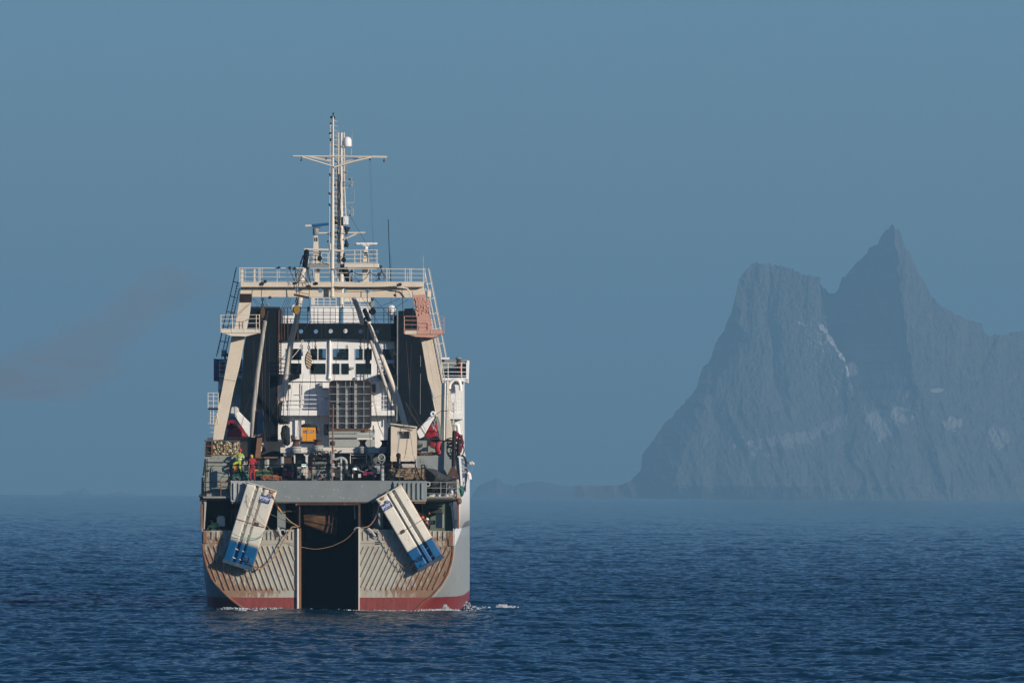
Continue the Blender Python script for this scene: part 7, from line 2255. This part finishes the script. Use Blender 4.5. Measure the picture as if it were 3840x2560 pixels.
# ------------------------------------------------------------------ standing and running rigging
def rig():
    m = MB()
    def l(z, pts, d=10, r=.016): m.line(z, pts, d, r * .62, 4)
    for a in ([('D', [(1245, 0), (1190, 560), (1160, 860)], 8)], [('D', [(1335, 0), (1300, 560), (1265, 930)], 8, .024)], [('D', [(1380, 0), (1430, 560), (1460, 750)], 10)], [('D', [(995, 0), (930, 320), (850, 560), (850, 990)], 12)],
              [('D', [(670, 50), (580, 400), (480, 730)], 12)], [('D', [(700, 0), (690, 430)], 10, .02)], [('D', [(765, 0), (770, 430), (800, 970)], 10, .022)], [('D', [(795, 0), (795, 430), (805, 980)], 10, .022)], [('D', [(845, 0), (850, 550), (855, 960)], 11)],
              [('D', [(1130, 0), (1070, 580), (1060, 850)], 9)], [('D', [(1065, 150), (1065, 600), (1050, 820)], 9, .02)], [('D', [(1015, 150), (1010, 850)], 9, .025)], [('D', [(1600, 0), (1590, 70)], 9)],
              [('E', [(405, 0), (375, 480), (360, 660)], 8)], [('E', [(435, 0), (450, 300), (460, 700), (475, 1060)], 6, .024)], [('E', [(470, 0), (500, 330), (560, 600), (640, 760)], 7, .022)], [('E', [(540, 0), (620, 300), (750, 510)], 10)], [('E', [(910, 0), (930, 300), (945, 400), (930, 600), (890, 900), (865, 1000)], 1.8, .018)],
              [('E', [(940, 0), (925, 380), (915, 620), (875, 960)], 1.9, .018)], [('E', [(790, 30), (930, 290), (960, 400)], 12)], [('E', [(945, 350), (1180, 790)], 10)], [('E', [(870, 330), (940, 470), (1215, 880)], 8, .03)], [('E', [(885, 340), (960, 480), (1225, 880)], 8, .03)],
              [('E', [(1010, 635), (1300, 440), (1380, 440)], 4, .03)], [('E', [(1300, 255), (1195, 300)], 8)], [('E', [(1005, 640), (1060, 1060)], 2, .02)], [('E', [(1380, 240), (1300, 260)], 8, .02)],
              [('B', [(600, 500), (690, 580)], 9.3, .02)], [('B', [(585, 500), (680, 620)], 9.3, .02)], [('B', [(700, 500), (700, 1568)], 9.6, .02)], [('B', [(733, 300), (733, 1568)], 9.6, .02)], [('B', [(560, 555), (380, 730)], 8.8, .02)],
              [('B', [(980, 490), (920, 640)], 10)], [('B', [(1000, 490), (940, 650)], 10)], [('B', [(1020, 490), (960, 660)], 10)], [('B', [(1040, 490), (990, 640)], 10)], [('B', [(1250, 500), (1280, 780)], 9.4)], [('B', [(1280, 760), (1190, 860)], 9.5, .03)],
              [('B', [(1150, 300), (1000, 1568)], 13, .016)], [('B', [(1040, 800), (1025, 1568)], 14)], [('B', [(600, 980), (605, 1568)], 14.8, .014)], [('B', [(785, 800), (785, 1568)], 14.8, .014)],
              [('C', [(835, 330), (850, 640), (880, 920), (930, 1568)], 8.6, .035)], [('C', [(970, 600), (945, 1200), (930, 1568)], 9, .018)], [('C', [(915, 510), (700, 640)], 9.5, .022)], [('C', [(815, 500), (540, 610)], 9.5, .022)], [('C', [(505, 490), (760, 790)], 9.5, .022)],
              [('C', [(370, 490), (560, 790)], 9.5, .022)], [('C', [(710, 0), (710, 790)], 12, .014)], [('C', [(220, 490), (290, 760)], 9.5, .018)], [('C', [(440, 800), (430, 1060)], 10.5, .035)], [('C', [(445, 1320), (405, 1568)], 12, .02)], [('C', [(470, 900), (600, 1568)], 12, .016)], [('C', [(390, 820), (395, 1160), (410, 1568)], 12)],
              [('C', [(560, 980), (760, 1470)], 12, .016)], [('C', [(665, 1005), (770, 1170)], 13, .05)], [('C', [(90, 970), (35, 1568)], 12, .02)], [('C', [(430, 390), (430, 540)], 8.6, .05)], [('C', [(440, 540), (470, 600)], 8.8, .03)],
              [('A', [(913, 478), (955, 1440)], 9, .007)], [('A', [(927, 478), (960, 1440)], 9, .007)], [('A', [(745, 978), (960, 1340)], 28, .02)], [('A', [(690, 990), (708, 1070)], 28, .02)],
              [('L', [(270, 830), (120, 980), (20, 1250)], 13, .04)], [('L', [(265, 860), (130, 1120), (60, 1290)], 13, .03)], [('L', [(265, 820), (340, 870), (480, 930), (620, 990)], 13, .03)], [('L', [(310, 860), (270, 1010)], 13, .015)],
              [('L', [(40, 1040), (45, 1290)], 8, .04)], [('L', [(30, 1050), (80, 1290)], 8, .03)], [('L', [(250, 1040), (300, 1300)], 8, .04)], [('L', [(265, 1040), (225, 1290)], 8, .03)], [('L', [(1000, 1180), (1070, 1290)], 8.5, .025)], [('L', [(1020, 1140), (1150, 1290)], 8.5, .025)], [('L', [(1510, 1040), (1590, 1240)], 8.5, .02)], [('L', [(1590, 1050), (1560, 1250)], 8.5, .02)],
              [('H', [(1310, 0), (1335, 400), (1330, 720)], 12)], [('H', [(550, 150), (600, 800), (690, 1500)], 12, .016)], [('H', [(935, 130), (870, 700), (810, 1080)], 10.5)], 
              [('H', [(205, 820), (190, 1300)], 13, .04)], [('H', [(130, 820), (125, 1400)], 13, .04)], [('H', [(1655, 830), (1660, 1350)], 13, .04)], [('H', [(1715, 900), (1710, 1340)], 13, .05)], [('H', [(1640, 1275), (1750, 1275)], 13, .04)], [('H', [(1640, 1055), (1780, 1055)], 13, .03)],
              [('H', [(1610, 800), (1720, 900)], 13, .025)], [('H', [(1440, 880), (1530, 1400), (1600, 1568)], 7.5, .024)]):
        for q in a: l(*q)
    m.each('rigging', wire, trawler)
rig()
# ------------------------------------------------------------------ people
skin_m = paint("skin", (0.42, 0.22, 0.15), .55, var=.1)
glove_m = paint("dark_glove", (0.03, 0.03, 0.035), .7)
hivis = paint("hi_vis_yellow", (0.33, 0.44, 0.045), .7, var=.2, scale=4)
hivis_g = paint("hi_vis_green", (0.07, 0.36, 0.05), .7, var=.2, scale=4)
navy = paint("navy_cloth", (0.012, 0.016, 0.04), .8, var=.3)
red_c = paint("red_coverall_cloth", (0.36, 0.025, 0.035), .75, var=.25, scale=4)
hood_m = paint("yellow_hood_cloth", (0.50, 0.38, 0.10), .8, var=.2)
helm_r = paint("red_helmet", (0.62, 0.02, 0.03), .3, var=.05)
helm_o = paint("orange_helmet", (0.72, 0.12, 0.02), .3, var=.05)
helm_w = paint("white_helmet", (0.75, 0.76, 0.78), .3, var=.05)
reflect = paint("reflective_tape", (0.50, 0.55, 0.58), .35, var=.1)

def skin_chain(name, chains, mat, parent, org, sub=2):
    """One continuous skinned surface from a branching skeleton: chains = [[(key, point, radius), ...], ...]"""
    keys = {}; vs = []; rad = []; es = []
    for ch in chains:
        prev = None
        for k, p, r_ in ch:
            if k not in keys:
                keys[k] = len(vs); vs.append(Vector(p) - Vector(org)); rad.append(r_)
            if prev is not None and prev != keys[k]: es.append((prev, keys[k]))
            prev = keys[k]
    me = bpy.data.meshes.new(name); me.from_pydata([tuple(v) for v in vs], es, [])
    me.materials.append(mat)
    o = bpy.data.objects.new(name, me); C.objects.link(o); o.parent = parent
    sk = o.modifiers.new('skin', 'SKIN'); sk.use_smooth_shade = True
    for i, v in enumerate(me.skin_vertices[0].data):
        v.radius = (rad[i], rad[i]); v.use_root = (i == 0)
    if sub:
        s = o.modifiers.new('sub', 'SUBSURF'); s.levels = 1; s.render_levels = sub
    return o

def person(label, J, outfit, trousers, helmet=None, hood=None, tape=False, gloves=None, boots=True, facing=1):
    """J: joint name -> point (ship frame). facing +1 looks away from the camera (forward), -1 looks astern."""
    feet = (J['footL'] + J['footR']) / 2
    e = empty('person', label, 'person', feet)
    J = dict(J)
    up = Vector((0, 0, 1)); fw = Vector((0, facing, 0))
    J['chest'] = (J['shL'] + J['shR']) / 2 + Vector((0, 0, -.10))
    J['waist'] = J['pelvis'].lerp(J['chest'], .35)
    nk = J['neck']; hd = J['head']
    def finger_set(side):
        h = J['hand' + side]; el = J['el' + side]
        t = (h - el).normalized()
        s = t.cross(fw).normalized() if t.cross(fw).length > .1 else Vector((1, 0, 0))
        out = []
        palm = h + t * .05
        out.append([('hand' + side, h, .032), ('palm' + side, palm, .038)])
        for i, (off, ln) in enumerate(((-.030, .075), (-.010, .085), (.011, .08), (.030, .062))):
            b = palm + s * off + t * .035
            m_ = b + t * ln * .5 + fw * .012; tip = b + t * ln * .85 + fw * .035
            out.append([('palm' + side, palm, .038), ('f%d%s' % (i, side), b, .011), ('g%d%s' % (i, side), m_, .010), ('h%d%s' % (i, side), tip, .008)])
        tb = h + s * .042 + t * .02
        out.append([('hand' + side, h, .032), ('t0' + side, tb, .013), ('t1' + side, tb + s * .02 + t * .04 + fw * .015, .010)])
        return out
    body = [[('pelvis', J['pelvis'], .13), ('waist', J['waist'], .125), ('chest', J['chest'], .145), ('neckb', nk, .06), ('headb', nk.lerp(hd, .45), .07), ('head', hd, .095), ('crown', hd + (hd - nk).normalized() * .07, .075)]]
    for s in 'LR':
        body.append([('chest', J['chest'], .145), ('sh' + s, J['sh' + s], .065), ('el' + s, J['el' + s], .045), ('hand' + s, J['hand' + s], .032)])
        body.append([('pelvis', J['pelvis'], .13), ('hip' + s, J['hip' + s], .09), ('kn' + s, J['kn' + s], .062), ('foot' + s, J['foot' + s], .042), ('toe' + s, J['foot' + s] + fw * .16 - up * .02, .036)])
        body += finger_set(s)
    skin_chain('body', body, skin_m, e, feet)
    # face: nose, ears, mouth line (seen or not)
    f = MB(); ax = (hd - nk).normalized()
    f.ball(hd + fw * .10 - up * .01, .014, .022, .02, 6, 4)
    f.ball(hd + Vector((.095, 0, 0)), .012, .02, .03, 6, 4); f.ball(hd - Vector((.095, 0, 0)), .012, .02, .03, 6, 4)
    f.build('facial_feature', skin_m, e, feet)
    f = MB(); f.ball(hd + fw * .088 + Vector((.035, 0, .02)), .012, .01, .009, 6, 4); f.ball(hd + fw * .088 + Vector((-.035, 0, .02)), .012, .01, .009, 6, 4)
    f.ball(hd + fw * .088 - up * .05, .028, .01, .007, 8, 4)
    f.build('eye', black_m, e, feet)
    if not hood:
        hr = MB(); hr.ball(hd + up * .03 - fw * .012, .102, .108, .098, 12, 8); hr.build('hair', brown, e, feet, smooth=True)
    # jacket
    jk = [[('waista', J['pelvis'] - up * .10, .175), ('waistb', J['pelvis'].lerp(J['chest'], .05), .17), ('waist', J['waist'], .16), ('chest', J['chest'], .18), ('coll', nk - up * .03, .085)]]
    for s in 'LR':
        w = J['el' + s].lerp(J['hand' + s], .85)
        jk.append([('chest', J['chest'], .18), ('sh' + s, J['sh' + s], .095), ('el' + s, J['el' + s], .068), ('wr' + s, w, .05)])
    skin_chain('jacket' if trousers is not outfit else 'coverall_top', jk, outfit, e, feet)
    tr = [[('pelvis', J['pelvis'] + up * .04, .165), ('crotch', J['pelvis'] - up * .06, .12)]]
    for s in 'LR':
        tr.append([('crotch', J['pelvis'] - up * .06, .12), ('hip' + s, J['hip' + s] - up * .03, .115), ('kn' + s, J['kn' + s], .085), ('an' + s, J['kn' + s].lerp(J['foot' + s], .93), .065)])
    skin_chain('trousers' if trousers is not outfit else 'coverall_legs', tr, trousers, e, feet)
    if gloves:
        for s in 'LR':
            h = J['hand' + s]; t = (h - J['el' + s]).normalized()
            skin_chain('glove', [[('a', h - t * .05, .048), ('b', h + t * .03, .05), ('c', h + t * .10, .036)]], gloves, e, feet, 1)
    for s in 'LR':
        ft = J['foot' + s]
        skin_chain('boot', [[('a', ft + up * .14, .062), ('b', ft, .06), ('c', ft + fw * .17 - up * .02, .05)]], black_m, e, feet, 1)
    if tape:
        m = MB()
        def band(a, b, t, r_):
            c = a.lerp(b, t); d_ = (b - a).normalized() * .028
            m.tube([c - d_, c + d_], r_, 12)
        for s in 'LR':
            band(J['sh' + s], J['el' + s], .65, .088); band(J['el' + s], J['hand' + s], .6, .067)
        m.build('reflective_band', reflect, e, feet)
        m = MB(); c = J['waist']; m.tube([c - up * .035, c + up * .035], .205, 14); c = J['chest']; m.tube([c - up * .09, c - up * .04], .215, 14)
        m.build('reflective_band', reflect, e, feet)
    if helmet:
        c = hd + ax * .03
        h = MB().lathe(c, [(.135, -.01), (.128, .03), (.11, .085), (.07, .125), (.02, .14)], 16).build('helmet', helmet, e, feet, smooth=True)
        MB().lathe(c, [(.155, -.015), (.155, -.003), (.12, .005)], 16).build('brim', helmet, h, None)
        for ch in h.children:
            ch.data.transform(Matrix.Translation(-Vector(feet)))
    if hood:
        skin_chain('hood', [[('a', nk - up * .03, .10), ('b', nk.lerp(hd, .5), .105), ('c', hd, .13), ('d', hd + ax * .09, .085)]], hood, e, feet)
    return e

def joints(z, d, **kw):
    out = {}
    for k, v in kw.items():
        out[k] = W(z, v[0], v[1], d + (v[2] if len(v) > 2 else 0))
    return out

person("person in a red coverall and yellow hood seen from behind at the port rail",
       joints('N', 1.15, head=(722, 592), neck=(735, 668), shL=(655, 722), shR=(822, 722), elL=(622, 830, .08), elR=(868, 820, .1), handL=(605, 915, .3), handR=(850, 870, .35),
              pelvis=(745, 965), hipL=(698, 1010), hipR=(797, 1010), knL=(682, 1190, -.03), knR=(808, 1195), footL=(690, 1392), footR=(820, 1398)),
       red_c, red_c, hood=hood_m, gloves=glove_m)
person("person in yellow high-visibility clothing and a red helmet climbing over the port rail",
       joints('N', 1.5, head=(350, 440), neck=(345, 505), shL=(262, 545), shR=(432, 560), elL=(160, 615), elR=(468, 665), handL=(48, 692), handR=(535, 768, .1),
              pelvis=(312, 765), hipL=(275, 790), hipR=(352, 800), knL=(135, 860, -.2), knR=(330, 950), footL=(105, 1010), footR=(395, 1120)),
       hivis, hivis, helmet=helm_r, tape=True, gloves=glove_m)
person("person in a bright green jacket bending low in the dark port opening",
       joints('M', 1.1, head=(320, 668), neck=(335, 705), shL=(310, 740), shR=(430, 722), elL=(262, 800), elR=(475, 800), handL=(225, 845, .1), handR=(490, 850, .1),
              pelvis=(372, 905), hipL=(345, 925), hipR=(400, 925), knL=(340, 1010, .2), knR=(400, 1010, .2), footL=(340, 1110, .1), footR=(400, 1110, .1)),
       hivis_g, navy, helmet=None, hood=None, tape=True, gloves=glove_m)
person("person in navy with an orange helmet half hidden behind the starboard trawl door",
       joints('O', 1.6, head=(872, 860), neck=(880, 900), shL=(820, 940), shR=(925, 940), elL=(810, 1020), elR=(935, 1020), handL=(830, 1080, .1), handR=(930, 1080, .1),
              pelvis=(875, 1120), hipL=(850, 1150), hipR=(905, 1150), knL=(850, 1300), knR=(905, 1300), footL=(850, 1460), footR=(905, 1460)),
       navy, navy, helmet=helm_o)
person("person in navy with a white helmet beside the starboard trawl door",
       joints('O', 1.3, head=(975, 900), neck=(975, 945), shL=(925, 975), shR=(1010, 985), elL=(920, 1060), elR=(1005, 1070), handL=(940, 1110, .2), handR=(990, 990, -.2),
              pelvis=(965, 1150), hipL=(945, 1180), hipR=(990, 1180), knL=(945, 1320), knR=(990, 1320), footL=(945, 1480), footR=(990, 1480)),
       navy, navy, helmet=helm_w)
person("dark silhouette of a person with raised arm inside the upper bridge window",
       joints('H', 26.9, head=(978, 280), neck=(970, 312), shL=(935, 332), shR=(1005, 332), elL=(925, 400), elR=(1035, 360), handL=(940, 450), handR=(1000, 308, .1),
              pelvis=(965, 475), hipL=(950, 485), hipR=(985, 485), knL=(950, 590), knR=(985, 590), footL=(950, 690), footR=(985, 690)),
       navy, navy)
# ------------------------------------------------------------------ foam at the waterline
def build_foam():
    rnd = random.Random(42)
    m = new_mat("sea_foam")
    b = m.node_tree.nodes['Principled BSDF']
    b.inputs['Base Color'].default_value = (0.48, 0.53, 0.56, 1); b.inputs['Roughness'].default_value = .7
    mb = MB()
    def wat(px, py, dd, lift=0.0):
        # the point of the water surface below a pixel column at ship depth dd
        p = SHIP_M @ P(px, 2290, dd)
        z, _, _ = sea_height(np.array([p.x]), np.array([p.y]), True)
        p.z = float(z[0]) * .6 + lift
        return p
    def fleck(p, sx, sy, sz):
        n = 7; vs = []; fs = []
        for k in range(n):
            a = 2 * math.pi * k / n; j = rnd.uniform(.5, 1.1)
            vs.append(p + Vector((math.cos(a) * sx * j, math.sin(a) * sy * j, -0.05)))
        for k in range(n):
            a = 2 * math.pi * (k + .3) / n; j = rnd.uniform(.3, .7)
            vs.append(p + Vector((math.cos(a) * sx * j, math.sin(a) * sy * j, sz * rnd.uniform(.3, 1.0))))
        c = len(vs); vs.append(p + Vector((rnd.uniform(-.3, .3) * sx, 0, sz)))
        for k in range(n):
            k2 = (k + 1) % n
            fs.append((k, k2, n + k2, n + k)); fs.append((n + k, n + k2, c))
        mb.add(vs, fs)
    # lacy line along the transom, the ramp mouth and the starboard side
    for k in range(620):
        px = rnd.uniform(838, 1700)
        clump = mnoise.noise(Vector((px * .03, 1.3, 0)))
        if clump < -0.15 and rnd.random() < .8: continue
        dd = -abs(rnd.gauss(0, 1.2)) - .1
        fleck(wat(px, 0, dd), rnd.uniform(.02, .09), rnd.uniform(.04, .2), rnd.uniform(.008, .04) * (1 + max(clump, 0) * 2.0))
    for k in range(170):
        px = rnd.choice([rnd.gauss(1065, 22), rnd.gauss(1500, 26), rnd.gauss(1255, 40), rnd.gauss(880, 30), rnd.gauss(1640, 40)])
        fleck(wat(px, 0, -rnd.uniform(.1, 3)), rnd.uniform(.02, .09), rnd.uniform(.06, .2), rnd.uniform(.02, .08))
    # port side
    for k in range(160):
        fleck(wat(rnd.uniform(765, 850), 0, rnd.uniform(2, 14)), rnd.uniform(.03, .12), .2, rnd.uniform(.02, .07))
    # quarter splash
    for k in range(260):
        t = rnd.random() ** 1.7
        px = 1674 + rnd.gauss(0, 3 + 8 * (1 - t)) - 5 * t; h = t * .42
        fleck(wat(px, 0, rnd.uniform(.6, 1.8), h), rnd.uniform(.008, .035), .04, rnd.uniform(.015, .06))
    for k in range(230):
        px = rnd.gauss(1660, 42)
        fleck(wat(px, 0, rnd.uniform(-.8, 1.5), rnd.uniform(0, .12)), rnd.uniform(.02, .09), .12, rnd.uniform(.02, .07))
    for k in range(60):
        t = rnd.random() ** 1.5
        fleck(wat(1752 + rnd.gauss(2, 7), 0, rnd.uniform(14, 20), t * .45), rnd.uniform(.01, .035), .04, rnd.uniform(.015, .05))
    for k in range(110):
        fleck(wat(rnd.gauss(1795, 28), 0, rnd.uniform(8, 24), rnd.uniform(0, .05)), rnd.uniform(.02, .08), .15, rnd.uniform(.015, .05))
    # breaking crest off the quarter
    for k in range(170):
        px = rnd.gauss(1895, 18); 
        fleck(wat(px, 0, 22 + rnd.gauss(0, 1), rnd.uniform(0, .22) * math.exp(-((px - 1885) / 25) ** 2)), rnd.uniform(.02, .09), .12, rnd.uniform(.02, .07))
    # two tiny whitecaps near the camera
    for cx, cy in ((2936, 2430), (2936, 2470)):
        dist = (CAM_Z) * F_PX / (cy - 1873.0)
        for k in range(26):
            p = world_at(cx + rnd.gauss(0, 6), cy, dist); z, _, _ = sea_height(np.array([p.x]), np.array([p.y]), True)
            p.z = float(z[0]) + .02
            fleck(p, rnd.uniform(.02, .05), .06, rnd.uniform(.02, .05))
    o = mb.build('foam', m, None)
    tag(o, kind='stuff')
build_foam()

# faint brown funnel smoke drifting off to port
def build_smoke():
    rnd = random.Random(6)
    me = bpy.data.meshes.new('smoke')
    bm = bmesh.new()
    def puff(px, py, dd, rx, rz):
        c = SHIP_M @ P(px, py, dd)
        g = bmesh.ops.create_icosphere(bm, subdivisions=3, radius=1.0)
        for v in g['verts']:
            n = 1 + .35 * mnoise.noise(v.co * 1.6 + Vector((px * .01, py * .01, 0)))
            v.co = c + Vector((v.co.x * rx * n, v.co.y * rx * n, v.co.z * rz * n))
    for a in ((848, 1092, 20, .8, .6), (800, 1080, 22, 1.1, .9), (745, 1090, 26, 1.4, 1.1), (690, 1062, 32, 1.8, 1.3), (630, 1085, 38, 2.2, 1.6), (570, 1120, 45, 2.6, 1.7), (600, 1040, 42, 1.9, 1.2), (505, 1150, 52, 2.6, 1.5),
              (430, 1215, 60, 3.2, 1.5), (350, 1270, 70, 3.6, 1.4), (250, 1330, 82, 4.2, 1.5), (150, 1385, 95, 4.6, 1.5), (50, 1435, 108, 4.6, 1.5), (300, 1390, 90, 4.0, 1.2), (180, 1460, 100, 4.4, 1.1)):
        puff(*a)
    bm.to_mesh(me); bm.free()
    o = bpy.data.objects.new('smoke', me); C.objects.link(o)
    m = bpy.data.materials.new('thin_smoke'); m.use_nodes = True
    nt = m.node_tree; nt.nodes.clear()
    out = nt.nodes.new('ShaderNodeOutputMaterial'); v = nt.nodes.new('ShaderNodeVolumePrincipled')
    v.inputs['Color'].default_value = (.60, .30, .15, 1); v.inputs['Density'].default_value = .0105
    nt.links.new(v.outputs[0], out.inputs['Volume'])
    me.materials.append(m)
    tag(o, kind='stuff')
build_smoke()
